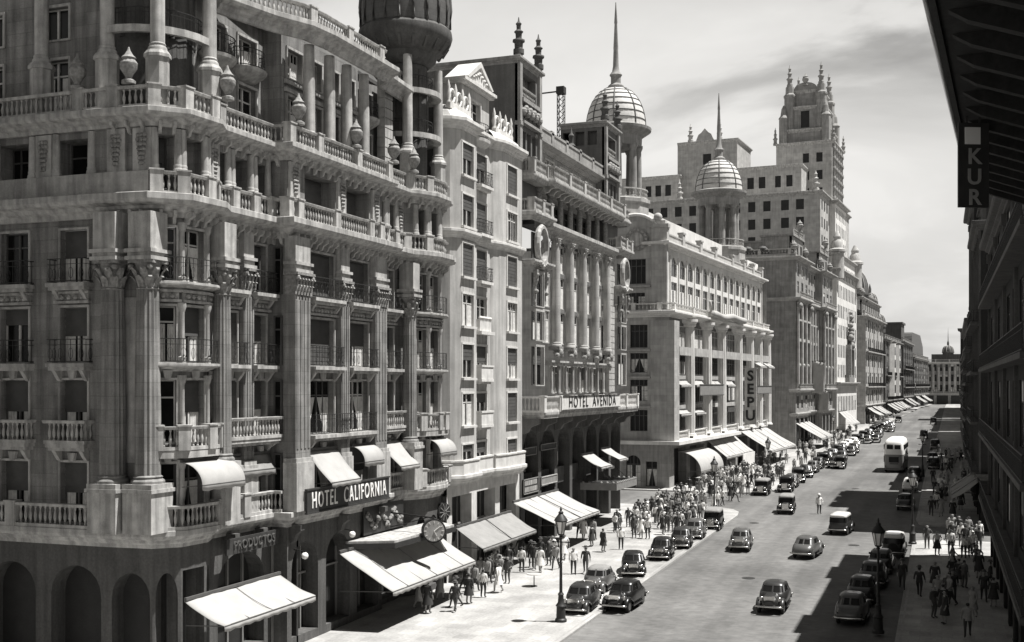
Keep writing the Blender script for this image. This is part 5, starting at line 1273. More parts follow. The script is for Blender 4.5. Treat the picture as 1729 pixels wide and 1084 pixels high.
# ================================================================== the skyscraper
rng = random.Random(41)
def skyscraper():
    a, b = line(238), line(279); f = Fr(a, b); L = f.L
    root = empty('skyscraper_building', (a[0], a[1], gz(240))); tag(root, 'tall pale stepped skyscraper with a pinnacled baroque tower crown', 'building')
    def blk(name, s0, s1, d0, d1, z0, z1, wf=None, ws=None, cz=.5, m='stoneC', zrows=(), zs=None, fr_=.45, rail=False):
        """box from depth d0 (back) to d1 (front) with openings on the street face and on the flank facing the viewer"""
        w = MB(); ff = Fr(f.p(s0, d1, 0)[:2], f.p(s1, d1, 0)[:2]); gg = Fr(f.p(s0, d0, 0)[:2], f.p(s0, d1, 0)[:2])
        fo = [(*c, *z) for z in zrows for c in (wf or [])]; go = [(*c, *z) for z in (zs or zrows) for c in (ws or [])]
        wall(w, ff, z0, z1, fo, depth=.08); wall(w, gg, z0, z1, go, depth=.3)
        wall(w, Fr(f.p(s1, d1, 0)[:2], f.p(s1, d0, 0)[:2]), z0, z1); wall(w, Fr(f.p(s1, d0, 0)[:2], f.p(s0, d0, 0)[:2]), z0, z1)
        w.quad(f.p(s0, d0, z1), f.p(s0, d1, z1), f.p(s1, d1, z1), f.p(s1, d0, z1))
        for o in fo: swin(root, ff, *o, -.07, rnd=rng)
        for o in go: swin(root, gg, *o, -.27, rnd=rng)
        o = w.build(name, m, root)
        if cz:
            k = MB(); k.sweep([f.p(s0, d0, 0)[:2], f.p(s0, d1, 0)[:2], f.p(s1, d1, 0)[:2], f.p(s1, d0, 0)[:2]], corn(cz, z1-.7, z1)); k.build('cornice', 'trimA', o)
        return o
    fz = lambda lo, n, st, h: [(lo+k*st, lo+k*st+h) for k in range(n)]
    blk('street_block', 11, 41, -14, 0, 0, 39.8, grid(.8, 29.2, 12, .5), [(9.2, 10.6)], .6, 'white', fz(13.8, 6, 4.2, 2.7)+[(39-39+6.5, 9.8)])
    blk('south_wing', 0, 40, -46, -1.6, 0, 51.2, grid(.6, 10, 3, .5), [(2+k*3.1, 3.5+k*3.1) for k in range(11)]+[(36.6, 38.2), (39.6, 41.2)], .6, 'stoneC', fz(26, 7, 3.6, 2.1))
    blk('tower_shaft', 11.6, 27.2, -13.5, -.4, 39.8, 50.8, grid(.6, 15, 7, .45), [(3, 4.6), (8, 9.6)], .9, 'white', fz(40.6, 3, 3.3, 2.2))
    blk('tower_upper_shaft', 12.2, 26.6, -12.8, -1.2, 50.8, 63.6, grid(1, 13.4, 5, .4), [(5.6, 6.9), (8.4, 9.7)], .5, 'stoneC', fz(51.8, 3, 3.7, 2.0))
    blk('west_wing_top', 5, 18, -19.6, -6.2, 51.2, 57.8, None, [(2.2, 3.6), (4.6, 6.0), (8, 9.2), (10.3, 11.6)], .3, 'stoneC', (), [(53.2, 55.6)])
    blk('rear_wing_top', 5, 18, -46, -32, 51.2, 57.4, None, [(2+k*2.2, 3.3+k*2.2) for k in range(5)], .3, 'stoneC', (), [(53, 55.4)])
    o = blk('rear_tower', 7, 20, -33, -20, 51.2, 64.6, grid(1, 12, 3, .4), [(5.6, 7.4)], .4, 'stoneC', (), [(59.5, 61.8)])
    for s, d in ((7.3, -30.2), (7.3, -23.8)):
        k = MB(); finial(k, *f.p(s, d, 0)[:2], 64.6, 68.6, .6); k.build('pinnacle', 'stoneC', o)
    ff = Fr(f.p(7, -29, 0)[:2], f.p(7, -25, 0)[:2]); k = MB(); k.fprism(ff, [(0, 64.6), (.6, 66), (1.2, 66.4), (2, 67.3), (2.8, 66.4), (3.4, 66), (4, 64.6)], -.6, 0); k.build('scroll_gable', 'stoneC', o)
    for s in (-2.6, -8.8):
        k = MB(); finial(k, *f.p(.8, s-(0 if s > -5 else 22), 0)[:2], 51.2, 55.4, .7); k.build('roof_finial', 'stoneC', root)
    # crown
    cr = [(13.2, 25.6, -11.7, -2.3, 63.6, 66.6), (13.8, 25.0, -11.0, -3.0, 66.6, 71.6), (14.6, 24.2, -10.3, -3.7, 71.6, 75.2)]
    o = blk('tower_crown', *cr[0][:4], cr[0][4], cr[0][5], m='stoneD')
    blk('tower_crown', *cr[1][:4], cr[1][4], cr[1][5], grid(3, 8.2, 1, .4), [(3.1, 4.9)], .3, 'stoneD', [(67, 70.6)])
    blk('tower_crown', *cr[2][:4], cr[2][4], cr[2][5], None, None, .25, 'stoneD')
    gg = Fr(f.p(14.5, -10.4, 0)[:2], f.p(14.5, -3.6, 0)[:2]); k = MB(); n = 12; k.fprism(gg, [(.9, 75.2)]+[(3.4-2.5*math.cos(math.pi*i/n), 75.2+1.6*math.sin(math.pi*i/n)) for i in range(n+1)]+[(5.9, 75.2)], -1.2, .2); k.build('crown_gable', 'stoneD', root)
    k = MB(); urn(k, *f.p(14.3, -7, 0)[:2], 76.1, 2.6, .7); k.build('crown_urn', 'stoneD', root)
    for s, d in ((14.2, -3.7), (14.2, -10.3), (24.6, -3.7), (24.6, -10.3)):
        k = MB(); q = f.p(s, d, 0); k.lathe(q[0], q[1], [(1.15, 66), (1.15, 73.6), (1.3, 73.8), (1.3, 74.2), (.9, 74.6), (.85, 76)], 8, smooth=False); finial(k, q[0], q[1], 76, 80.8, .62); k.build('crown_pinnacle', 'stoneD', root)
    for s, d in ((13.3, -2.6), (13.3, -11.4), (25.5, -2.6), (25.5, -11.4)):
        k = MB(); q = f.p(s, d, 0); k.lathe(q[0], q[1], [(1, 63.6), (1, 69), (1.15, 69.2), (.7, 69.8), (.5, 71.2), (.1, 72)], 8, smooth=False); k.build('crown_buttress', 'stoneD', root)
    for s, d in ((12.3, -13), (12.2, -.9), (26.5, -.9)):
        k = MB(); finial(k, *f.p(s, d, 0)[:2], 63.4, 67.2, .45); k.build('pinnacle', 'stoneD', root)
    for j in range(5):   # carved strip up the street edge of the tower
        k = MB()
        for i in range(6): k.sphere(f.p(13.5+j*2.8, -1.0, 51.5+i*2.1), .5, 7, 5, 1.5)
        k.fb(f, 13.2+j*2.8, 13.8+j*2.8, -1.2, -.75, 51, 63); k.build('carved_pier', 'carved', root)
    for s in (12.2, 39.8):
        k = MB(); q = f.p(s, -.2, 0); k.lathe(q[0], q[1], [(1.5, 34.5), (1.5, 39.8), (1.9, 40), (1.9, 40.5), (1.3, 40.8), (1.2, 42), (.8, 42.6), (.9, 43.2), (.3, 44.4)], 10); k.build('corner_tourelle', 'stoneC', root)
    for z in (12.6, 36.4):
        k = MB(); k.sweep([f.p(11, -14, 0)[:2], f.p(11, 0, 0)[:2], f.p(41, 0, 0)[:2]], corn(.9, z-.5, z+.2)); k.build('string_course', 'trimA', root)
    k = MB(); k.fb(f, 23, 31, 0, .9, 12.8, 14.4); k.build('portal_balcony', 'carved', root); k = MB(); k.fb(f, 24.2, 25, 0, 1.1, 14.4, 20); k.fb(f, 29, 29.8, 0, 1.1, 14.4, 20); k.fb(f, 24, 30, 0, 1.0, 19.9, 21)
    for i in range(9): k.sphere(f.p(27+.8*math.sin(i*2.2), .7, 20.8+i*.9), .9-.06*i, 8, 6)
    k.build('carved_portal', 'carved', root)
    k = MB(); k.fb(f, 0, 41, -1.2, -.9, 0, 12); k.build('shopfront', 'dark', root)
    return root, f
skyR, fT = skyscraper()
shopawn('square white awning at the foot of the skyscraper', fT, 13, 24, 3.0, 6.6, 4.0, split=False)
finish_windows_later = True
# ================================================================== far end of the street, left side
def onl(y, x): return (x, y)
def domeroof(root, x, y, z, r, h, m='slate'):
    k = MB(); k.lathe(x, y, [(r, z-1.5), (r, z), (r*1.12, z+.1), (r*1.12, z+.4)]+[(r*math.cos(t*math.pi/16)**.7, z+.5+h*math.sin(t*math.pi/16)) for t in range(8)]+[(r*.18, z+h+.5), (r*.2, z+h+1.6), (.05, z+h+3)], 16); o = k.build('dome', m, root)
    k = MB()
    for j in range(10):
        a = j*math.pi/5; k.tube([(x+(r*math.cos(t*math.pi/16)**.7+.05)*math.cos(a), y+(r*math.cos(t*math.pi/16)**.7+.05)*math.sin(a), z+.5+h*math.sin(t*math.pi/16)) for t in range(8)], .14, 4)
    k.build('dome_ribs', 'stoneC', o); return o
a7, b7 = (-17.4, 292), (-15.0, 331)
r7, f7_ = generic('domed_corner_building', 'ornate corner building with a steep dome far down the left side', a7, b7, 30, 29.0, 5, 9, 'stoneC', 'trimA', balc=(1, 3), arched=(3,), rnd=random.Random(71), cor=1.0, sidelen=16)
at = MB(); ff = Fr(f7_.p(.5, -.8, 0)[:2], f7_.p(38, -.8, 0)[:2]); wall(at, ff, 29, 33.5, [(*c, 29.8, 32.4) for c in grid(0, 37.5, 9, .45)]); at.fb(ff, 0, 37.5, -10, -1.2, 29, 33.5); at.build('attic_wall', 'stoneD', r7)
k = MB(); k.sweep([ff.p(0, -8, 0)[:2], ff.p(0, 0, 0)[:2], ff.p(37.5, 0, 0)[:2]], corn(.6, 33, 33.6)); k.build('attic_cornice', 'trimA', r7)
domeroof(r7, *f7_.p(9, -4.5, 0)[:2], 34.5, 4.2, 6.2); domeroof(r7, *f7_.p(35, -3, 0)[:2], 33.6, 2.0, 3)
for s in (1.5, 4, 14, 18, 22, 30):
    k = MB(); urn(k, *f7_.p(s, -1, 0)[:2], 33.6, 2.6 if s < 5 else 1.9, .6); k.build('roof_statue', 'carved', r7)
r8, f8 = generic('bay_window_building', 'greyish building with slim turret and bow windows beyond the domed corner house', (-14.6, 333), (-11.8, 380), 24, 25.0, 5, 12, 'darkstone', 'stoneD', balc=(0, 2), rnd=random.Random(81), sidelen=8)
domeroof(r8, *f8.p(3, -2, 0)[:2], 28.2, 1.8, 3.2)
for s in (12, 26):
    k = MB(); k.prism([f8.p(s, 0, 0)[:2], f8.p(s+1, 1.3, 0)[:2], f8.p(s+4, 1.3, 0)[:2], f8.p(s+5, 0, 0)[:2]], 9, 24); o = k.build('bow_window', 'white', r8)
    for z in (10, 13.6, 17.2, 20.8):
        g = MB(); g.fb(f8, s+1.2, s+3.8, 1.28, 1.36, z, z+2.2); g.build('pane', 'glass', o)
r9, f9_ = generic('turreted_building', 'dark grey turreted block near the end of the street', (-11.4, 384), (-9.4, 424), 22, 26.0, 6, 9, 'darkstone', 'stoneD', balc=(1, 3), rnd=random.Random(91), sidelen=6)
k = MB(); k.fb(f9_, 1, 12, -9, -.6, 26, 31.5); k.fb(f9_, .6, 12.4, -9.4, -.2, 31.5, 32.1); k.build('roof_tower', 'darkstone', r9)
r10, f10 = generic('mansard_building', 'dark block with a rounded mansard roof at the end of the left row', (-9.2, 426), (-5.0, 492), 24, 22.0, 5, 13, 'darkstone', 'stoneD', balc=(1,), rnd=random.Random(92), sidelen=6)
k = MB(); n = 8; k.fprism(f10, [(4, 22)]+[(4+24*(1-math.cos(t*math.pi/16))*.12, 22+9*math.sin(t*math.pi/16)) for t in range(n)]+[(40, 31), (52, 27), (54, 22)], -16, -1); k.build('mansard_roof', 'slate', r10)
r11, f11 = generic('colonnaded_end_building', 'low pale building with columns closing the view at the street end', (-8, 508), (14, 508), 20, 21.5, 3, 10, 'stoneD', 'stoneC', balc=(), rnd=random.Random(93), side=False, frac=.45)
for j in range(11):
    k = MB(); column(k, *f11.p(.6+j*2.08, .5, 0)[:2], 10.2, 19.5, .5, False, 10); k.build('column', 'stoneC', r11)
domeroof(r11, 2.5, 514, 25.5, 2.2, 2.6, 'darkstone'); k = MB(); k.prism([(-4, 512), (9, 512), (9, 520), (-4, 520)], 21.5, 25); k.build('roof_block', 'darkstone', r11)
k = MB(); k.lathe(2.5, 514, [(.25, 28), (.12, 32), (.02, 36)], 6); k.build('spire', 'iron', r11)
# distant skyline behind, one block each
for j, (x0, x1, y, z, lb) in enumerate(((-140, -66, 300, 22, 'distant plain block far behind the skyscraper'), (16, 60, 540, 20, 'distant plain block beyond the right end of the street'), (-60, -22, 540, 24, 'distant plain block beyond the left end of the street'))):
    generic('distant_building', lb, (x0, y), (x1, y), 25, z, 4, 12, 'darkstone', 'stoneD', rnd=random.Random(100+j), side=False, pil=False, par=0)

# far shop awnings
gA = 'row of pale awnings on the far shops'
for j, (fr, s0, s1, d, z) in enumerate(((f7_, 2, 10, 3.4, 6.2), (f7_, 12, 19, 3.6, 6.4), (f7_, 22, 30, 3.2, 6.2), (f8, 2, 8, 3.2, 6.6), (f8, 10, 16, 3.4, 6.6), (f8, 18, 24, 3.4, 6.8), (f8, 27, 33, 3.4, 6.8), (f8, 36, 44, 3.2, 6.8), (f9_, 3, 12, 3.2, 7.2), (f9_, 18, 28, 3.2, 7.2), (f10, 6, 18, 3.2, 7.6), (f10, 30, 44, 3.2, 7.8))):
    z += .6; nm = ['domed corner building', 'bay window building', 'turreted building', 'mansard building'][[f7_, f8, f9_, f10].index(fr)]
    shopawn('one of the pale sloping shop awnings on the far %s' % nm, fr, s0, s1, d, z, z-2.0, group=gA+' of the '+nm)
ub = empty('cafe_parasol', (-15.6, 297, gz(297))); tag(ub, 'single white cafe parasol among parked cars beyond the skyscraper', 'parasol')
k = MB(); k.lathe(-15.6, 297, [(2.3, 2.3+gz(297)), (1.2, 2.9+gz(297)), (.05, 3.3+gz(297))], 10, smooth=False); k.build('canopy', 'canvas', ub)
k = MB(); k.bar((-15.6, 297, gz(297)), (-15.6, 297, 3.2+gz(297)), .08); k.build('pole', 'iron', ub)

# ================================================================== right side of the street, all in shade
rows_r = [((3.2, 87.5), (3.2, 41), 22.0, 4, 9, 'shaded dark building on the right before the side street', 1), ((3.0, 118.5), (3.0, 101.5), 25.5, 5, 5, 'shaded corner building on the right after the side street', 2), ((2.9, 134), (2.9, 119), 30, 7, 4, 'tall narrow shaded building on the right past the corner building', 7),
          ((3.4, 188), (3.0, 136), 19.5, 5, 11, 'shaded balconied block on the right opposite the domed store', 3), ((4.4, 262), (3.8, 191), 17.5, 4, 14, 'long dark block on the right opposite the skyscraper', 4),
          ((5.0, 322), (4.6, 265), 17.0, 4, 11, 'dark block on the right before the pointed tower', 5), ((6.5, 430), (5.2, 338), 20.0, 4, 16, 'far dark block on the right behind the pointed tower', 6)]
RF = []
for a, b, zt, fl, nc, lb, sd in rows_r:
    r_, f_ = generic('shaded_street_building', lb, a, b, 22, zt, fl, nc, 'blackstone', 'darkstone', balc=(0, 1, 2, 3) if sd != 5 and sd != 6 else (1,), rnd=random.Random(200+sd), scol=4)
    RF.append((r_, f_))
    for s in (.15, .5, .85):
        k = MB(); L = f_.L; k.fb(f_, L*s-2, L*s+2, -3.5, -.4, zt, zt+2.6); k.fb(f_, L*s-2.3, L*s+2.3, -3.8, -.1, zt+2.6, zt+2.9); finial(k, *f_.p(L*s, -1.8, 0)[:2], zt+2.9, zt+5, .5); k.build('roof_dormer', 'darkstone', r_)
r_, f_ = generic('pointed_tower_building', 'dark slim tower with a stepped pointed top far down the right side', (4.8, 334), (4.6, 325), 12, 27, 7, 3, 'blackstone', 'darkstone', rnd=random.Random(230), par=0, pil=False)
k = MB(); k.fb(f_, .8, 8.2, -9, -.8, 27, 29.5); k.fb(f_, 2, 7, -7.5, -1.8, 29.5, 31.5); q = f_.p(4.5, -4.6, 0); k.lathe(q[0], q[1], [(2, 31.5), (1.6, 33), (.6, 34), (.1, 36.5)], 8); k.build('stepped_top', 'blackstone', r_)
for i, (s0, s1) in enumerate(((4, 14), (18, 28))):
    fr = RF[1][1]; shopawn('dim awning over shaded right hand shops after the side street', fr, 1+i*7.5, 8+i*7.5, 2.2, 4.2, 2.7, 'gcanvas', group='awnings on the shaded right side')

# near right building with its deep eave overhead
PH = R(3.15); V = Vector((math.sin(PH), math.cos(PH))); NX = Vector((math.cos(PH), -math.sin(PH)))
def rp_(xo, yo): q = NX*xo+V*yo; return (q.x, q.y)
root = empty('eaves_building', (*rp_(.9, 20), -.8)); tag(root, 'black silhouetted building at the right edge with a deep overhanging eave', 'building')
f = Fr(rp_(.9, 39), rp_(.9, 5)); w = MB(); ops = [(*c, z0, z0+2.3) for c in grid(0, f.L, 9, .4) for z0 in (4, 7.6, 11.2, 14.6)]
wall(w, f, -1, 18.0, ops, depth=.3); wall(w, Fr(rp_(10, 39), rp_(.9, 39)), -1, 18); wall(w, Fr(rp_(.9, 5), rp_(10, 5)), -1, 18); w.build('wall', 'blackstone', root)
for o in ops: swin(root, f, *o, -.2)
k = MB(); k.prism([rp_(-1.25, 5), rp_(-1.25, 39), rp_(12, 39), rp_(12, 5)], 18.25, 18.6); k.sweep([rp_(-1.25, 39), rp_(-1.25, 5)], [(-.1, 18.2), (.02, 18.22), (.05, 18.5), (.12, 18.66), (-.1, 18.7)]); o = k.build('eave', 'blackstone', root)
for j in range(24):
    k = MB(); q = Vector(rp_(.9, 5.8+j*1.42)); e = Vector(rp_(-1.1, 5.8+j*1.42)); ff = Fr(q-V*.12, q+V*.12); k.fprism_side(Fr((q+V*.12)[:], (q-V*.12)[:]), 0, .24, [(0, 17.5), (.4, 17.6), (1.6, 18.05), (1.9, 18.25), (0, 18.25)]); k.build('eave_bracket', 'blackstone', o)
k = MB(); k.tube([(*rp_(-1.33, y), 18.5) for y in (5, 20, 39)], .07, 6); k.build('gutter', 'cargrey', o)
k = MB(); k.prism([rp_(-1.2, 5), rp_(-1.2, 39), rp_(8, 39), rp_(8, 5)], 18.6, 18.9); k.build('roof', 'slate', root)
hs = empty('hanging_sign', (.7, 28, 17.3)); tag(hs, 'dark hanging sign with a white square and white letters under the right eave', 'sign')
fr = Fr((.36, 27.85), (1.0, 28.15)); k = MB(); k.fb(fr, 0, fr.L, -.06, 0, 16.2, 18.1); k.bar(fr.p(.2, -.03, 18.1), fr.p(.2, -.03, 18.3), .04); k.bar(fr.p(.5, -.03, 18.1), fr.p(.5, -.03, 18.3), .04); k.build('sign_board', 'board', hs)
k = MB(); k.fb(fr, .14, .5, 0, .02, 17.62, 18.0); k.build('white_square', 'letter', hs)
for j, ch in enumerate('KUR'): lettering(ch, .36, 'dimletter', hs, fr, .36, .02, 17.33-j*.46, 'sign_letter', .02, .01)
# block across the side street behind the viewer's left, just outside the picture
r_, f_ = generic('opposite_corner_building', 'stone block across the side street left of the corner hotel', (-32, 25), (-50, 25), 40, 27, 6, 5, 'darkstone', 'stoneD', rnd=random.Random(250), side=False)
finish_windows()
# ================================================================== street lamps
def lamp_post():
    r = empty('street_lamp', (0, 0, 0))
    k = MB(); k.lathe(0, 0, [(.3, 0), (.3, .12), (.24, .18), (.22, .75), (.27, .8), (.16, .95), (.13, 1.3), (.16, 1.36), (.1, 1.45)], 12); k.build('base', 'iron', r)
    k = MB(); k.lathe(0, 0, [(.085, 1.4), (.07, 2.9), (.1, 2.95), (.06, 3.0), (.055, 4.15), (.1, 4.2), (.06, 4.28)], 10); k.bar((-.38, 0, 3.95), (.38, 0, 3.95), .045); k.sphere((-.4, 0, 3.95), .06, 8, 5); k.sphere((.4, 0, 3.95), .06, 8, 5); k.build('pole', 'iron', r)
    k = MB(); n = 6
    k.lathe(0, 0, [(.14, 4.28), (.17, 4.34), (.16, 4.36)], 6, smooth=False)
    for i in range(n):
        a = i*math.pi/3; k.bar((.16*math.cos(a), .16*math.sin(a), 4.35), (.29*math.cos(a), .29*math.sin(a), 4.98), .03)
    k.lathe(0, 0, [(.31, 4.96), (.33, 5.0), (.31, 5.04)], 6, smooth=False); o = k.build('lantern', 'iron', r)
    k = MB(); k.lathe(0, 0, [(.14, 4.36), (.27, 4.96)], 6, smooth=False); k.build('lantern_glass', 'opal', o)
    k = MB(); k.lathe(0, 0, [(.36, 5.02), (.3, 5.12), (.16, 5.3), (.12, 5.34), (.13, 5.44), (.05, 5.5), (.06, 5.56), (.01, 5.72)], 12); k.build('lantern_cap', 'iron', o)
    return r
LP = lamp_post(); tag(LP, 'black iron street lamp on the left kerb in front of the white awning', 'street lamp', 'iron street lamps'); LP.location = (-18.6, 57.3, gz(57.3)+.14); LP.scale = (1.05,)*3
for x, y, lb in ((-2.95, 60.0, 'black iron street lamp low on the right kerb beside the queue of parked cars'), (-2.05, 91.7, 'black iron street lamp standing at the sunlit right corner'), (-18.2, 131, 'black iron street lamp before the white hoarding of the domed store'), (-2.2, 150, 'iron street lamp on the right kerb near the bus'), (-17.4, 205, 'iron street lamp by the pavilion building'), (-18.4, 99.5, 'iron street lamp standing in the crowd near the crossing')):
    c = copy_tree(LP); c['label'] = lb; c.location = (x, y, gz(y)+.14); c.scale = (1, 1, 1)

# ================================================================== vehicles
def ring(z, y0, y1, w, e=3.2, n=28):
    out = []
    for i in range(n):
        a = 2*math.pi*i/n; c, s_ = math.cos(a), math.sin(a)
        out.append((w*math.copysign(abs(c)**(2/e), c), (y0+y1)/2+(y1-y0)/2*math.copysign(abs(s_)**(2/e), s_), z))
    return out
def stack(mb, rings):
    n = len(rings[0]); vs = [p for r in rings for p in r]
    mb.add(vs, [(j*n+i, j*n+(i+1) % n, (j+1)*n+(i+1) % n, (j+1)*n+i) for j in range(len(rings)-1) for i in range(n)], True)
    k = len(rings)-1; mb.add(rings[0][:], [tuple(range(n))[::-1]]); mb.add(rings[k][:], [tuple(range(n))])
def xwheel(mb, x, y, z, prof, n=18):
    vs = []; fs = []
    for dx, r in prof:
        for i in range(n): a = 2*math.pi*i/n; vs.append((x+dx, y+r*math.cos(a), z+r*math.sin(a)))
    k = len(prof); fs = [(j*n+i, j*n+(i+1) % n, (j+1)*n+(i+1) % n, (j+1)*n+i) for j in range(k-1) for i in range(n)]+[tuple(range(n)), tuple(range((k-1)*n, k*n))]
    mb.add(vs, fs, True)
def car(kind, paint, roofm=None, name='parked_car'):
    """front faces +y; origin on the ground between the wheels"""
    r = empty(name, (0, 0, 0)); roofm = roofm or paint
    old = kind in ('box', 'taxi')
    wb = 1.32; wr = .36
    k = MB()   # lower body with boot and cowl
    if old: stack(k, [ring(.38, -1.85, .75, .66, 7), ring(.55, -1.92, .8, .74, 7), ring(.9, -1.92, .82, .76, 7), ring(1.06, -1.88, .8, .75, 7)])
    else: stack(k, [ring(.34, -2.15, 1.0, .7, 4), ring(.5, -2.25, 1.05, .8, 4), ring(.78, -2.2, 1.02, .83, 4), ring(.98, -1.95, .95, .8, 4), ring(1.08, -1.7, .85, .76, 4)])
    k.build('body', paint, r)
    k = MB()   # bonnet
    if old: stack(k, [ring(.42, .6, 1.72, .36, 8), ring(.8, .6, 1.74, .42, 8), ring(1.0, .6, 1.74, .38, 6), ring(1.09, .6, 1.72, .24, 5)])
    else: stack(k, [ring(.4, .5, 2.0, .42, 5), ring(.7, .5, 2.12, .5, 4), ring(.92, .5, 2.0, .44, 4), ring(1.05, .5, 1.75, .28, 3.5)])
    k.build('bonnet', paint, r)
    gz0, gz1 = (1.05, 1.52) if old else (1.05, 1.42)
    k = MB()   # glass house
    if old: G = [ring(gz0, -1.84, .74, .70, 8), ring(gz1, -1.78, .62, .66, 8)]
    else: G = [ring(gz0, -1.55, .72, .71, 4.5), ring(gz1, -1.18, .36, .61, 4.5)]
    stack(k, G); k.build('windows', 'glass', r)
    k = MB()
    if old: stack(k, [ring(gz1-.02, -1.86, .7, .70, 8), ring(gz1+.06, -1.9, .74, .73, 7), ring(gz1+.2, -1.84, .62, .68, 6), ring(gz1+.26, -1.6, .4, .5, 4)])
    else: stack(k, [ring(gz1-.03, -1.24, .41, .635, 4.5), ring(gz1+.05, -1.2, .36, .62, 4), ring(gz1+.14, -1.0, .18, .5, 3.2), ring(gz1+.17, -.7, -.05, .3, 2.6)])
    k.build('roof', roofm, r)
    n = 28
    for i in (3, 7, 11, 14, 17, 21, 25, 0) if not old else (3, 11, 17, 25, 0, 14, 1, 13, 27, 15):
        k = MB(); p, q = Vector(G[0][i]), Vector(G[1][i]); k.bar(p*1.008, q*1.008, .085); k.build('pillar', paint, r)
    if not old:  # wide rear quarter of the cabin
        k = MB(); 
        for i in range(16, 27):
            if i in (20, 21, 22): continue
            a, b, c, d = G[0][i], G[0][(i+1) % n], G[1][(i+1) % n], G[1][i]; k.add([tuple(Vector(v)*1.006) for v in (a, b, c, d)], [(0, 1, 2, 3)])
        k.build('rear_quarter', paint, r)
    for sx in (-1, 1):
        for y in (wb, -wb):
            k = MB()   # fender as an arched shell
            vs = []; m = 9; sec = [(.0, .0), (.06, .05), (.17, .07), (.28, .03), (.31, -.08)]
            for i in range(m):
                a = math.pi*(i/(m-1))*1.02-.05; rr = wr+.1
                ext = 1.0+(.5 if (y > 0 and i > m-3) or (y < 0 and i < 2) else 0)
                for dx, dr in sec: vs.append((sx*(.5+dx), y-(rr+dr)*math.cos(a)*-1*1.12*ext, .36+(rr+dr)*math.sin(a)*(1.02)))
            q = len(sec); k.add(vs, [(i*q+j, i*q+j+1, (i+1)*q+j+1, (i+1)*q+j) for i in range(m-1) for j in range(q-1)], True); k.build('fender', paint if not old else 'carblack', r)
            w = MB(); xwheel(w, sx*.66, y, wr, [(-.08, wr*.62), (-.085, wr*.92), (-.04, wr), (.04, wr), (.085, wr*.92), (.08, wr*.62)]); o = w.build('wheel', 'tyre', r)
            w = MB(); xwheel(w, sx*.70, y, wr, [(-.05, wr*.6), (.03*sx, wr*.6), (.06*sx, wr*.35), (.075*sx, .04)]); w.build('rim', 'cargrey' if kind != 'box' else 'carlight', o)
        k = MB(); k.box(min(sx*.66, sx*.88), max(sx*.66, sx*.88), -.95, .95, .3, .36); k.build('running_board', 'carblack', r)
        k = MB(); xy = (sx*.5, 1.72 if old else 1.68); zz = .88 if old else .86
        vs = []; 
        for dy, rr in ((-.22, .03), (-.15, .09), (0, .125), (.03, .13)):
            for i in range(12): a = i*math.pi/6; vs.append((xy[0]+rr*math.cos(a), xy[1]+dy, zz+rr*math.sin(a)))
        k.add(vs, [(j*12+i, j*12+(i+1) % 12, (j+1)*12+(i+1) % 12, (j+1)*12+i) for j in range(3) for i in range(12)]+[tuple(range(36, 48))], True); o = k.build('headlight', 'chrome', r)
        k = MB(); k.add([(xy[0]+.115*math.cos(i*math.pi/6), xy[1]+.04, zz+.115*math.sin(i*math.pi/6)) for i in range(12)], [tuple(range(12))]); k.build('lens', 'lens', o)
        k = MB(); k.sphere((sx*.62, -2.08 if not old else -1.98, .72), .06, 8, 5); k.build('tail_light', 'cardark', r)
    k = MB()   # grille
    gy = 1.75 if old else 2.02
    k.box(-.3, .3, gy-.06, gy, .45, 1.0); 
    for j in range(9): k.box(-.28+j*.065, -.25+j*.065, gy, gy+.025, .48, .97)
    k.box(-.33, .33, gy-.04, gy+.03, 1.0, 1.06); k.build('grille', 'chrome', r)
    for y, s_ in (((2.2 if not old else 2.0), 1), ((-2.38 if not old else -2.1), -1)):
        k = MB(); k.tube([(-.8, y-s_*.12, .5), (-.6, y, .5), (0, y+s_*.04, .5), (.6, y, .5), (.8, y-s_*.12, .5)], .055, 6); k.build('bumper', 'chrome', r)
    if kind == 'box':
        k = MB(); vs = []
        for dy, rr in ((-.02, .3), (-.04, .36), (-.12, .37), (-.16, .3)):
            for i in range(18): a = i*math.pi/9; vs.append((rr*math.cos(a), -1.93+dy, .82+rr*math.sin(a)))
        k.add(vs, [(j*18+i, j*18+(i+1) % 18, (j+1)*18+(i+1) % 18, (j+1)*18+i) for j in range(3) for i in range(18)]+[tuple(range(54, 72))], True); k.build('spare_wheel', 'tyre', r)
    return r
def van(paint, roofm):
    r = car('box', paint, roofm, 'delivery_van')
    return r
PROT = {}
def getcar(kind, paint, roofm=None):
    key = (kind, paint, roofm)
    if key not in PROT: PROT[key] = [car(kind, paint, roofm), False]
    p = PROT[key]
    if not p[1]: p[1] = True; return p[0]
    return copy_tree(p[0])
def put(kind, paint, x, y, rz, label, group=None, roofm=None, name=None, cat='car', sc=.95):
    o = getcar(kind, paint, roofm); o.location = (x, y, gz(y)+.005); o.rotation_euler = (math.atan(.012)*math.cos(rz), 0, rz); o.scale = (sc,)*3
    if name: o.name = name
    tag(o, label, cat, group)
    if group is None and 'group' in o: del o['group']
    return o
TO = math.pi   # towards the viewer
GL_ = 'cars parked along the left kerb'
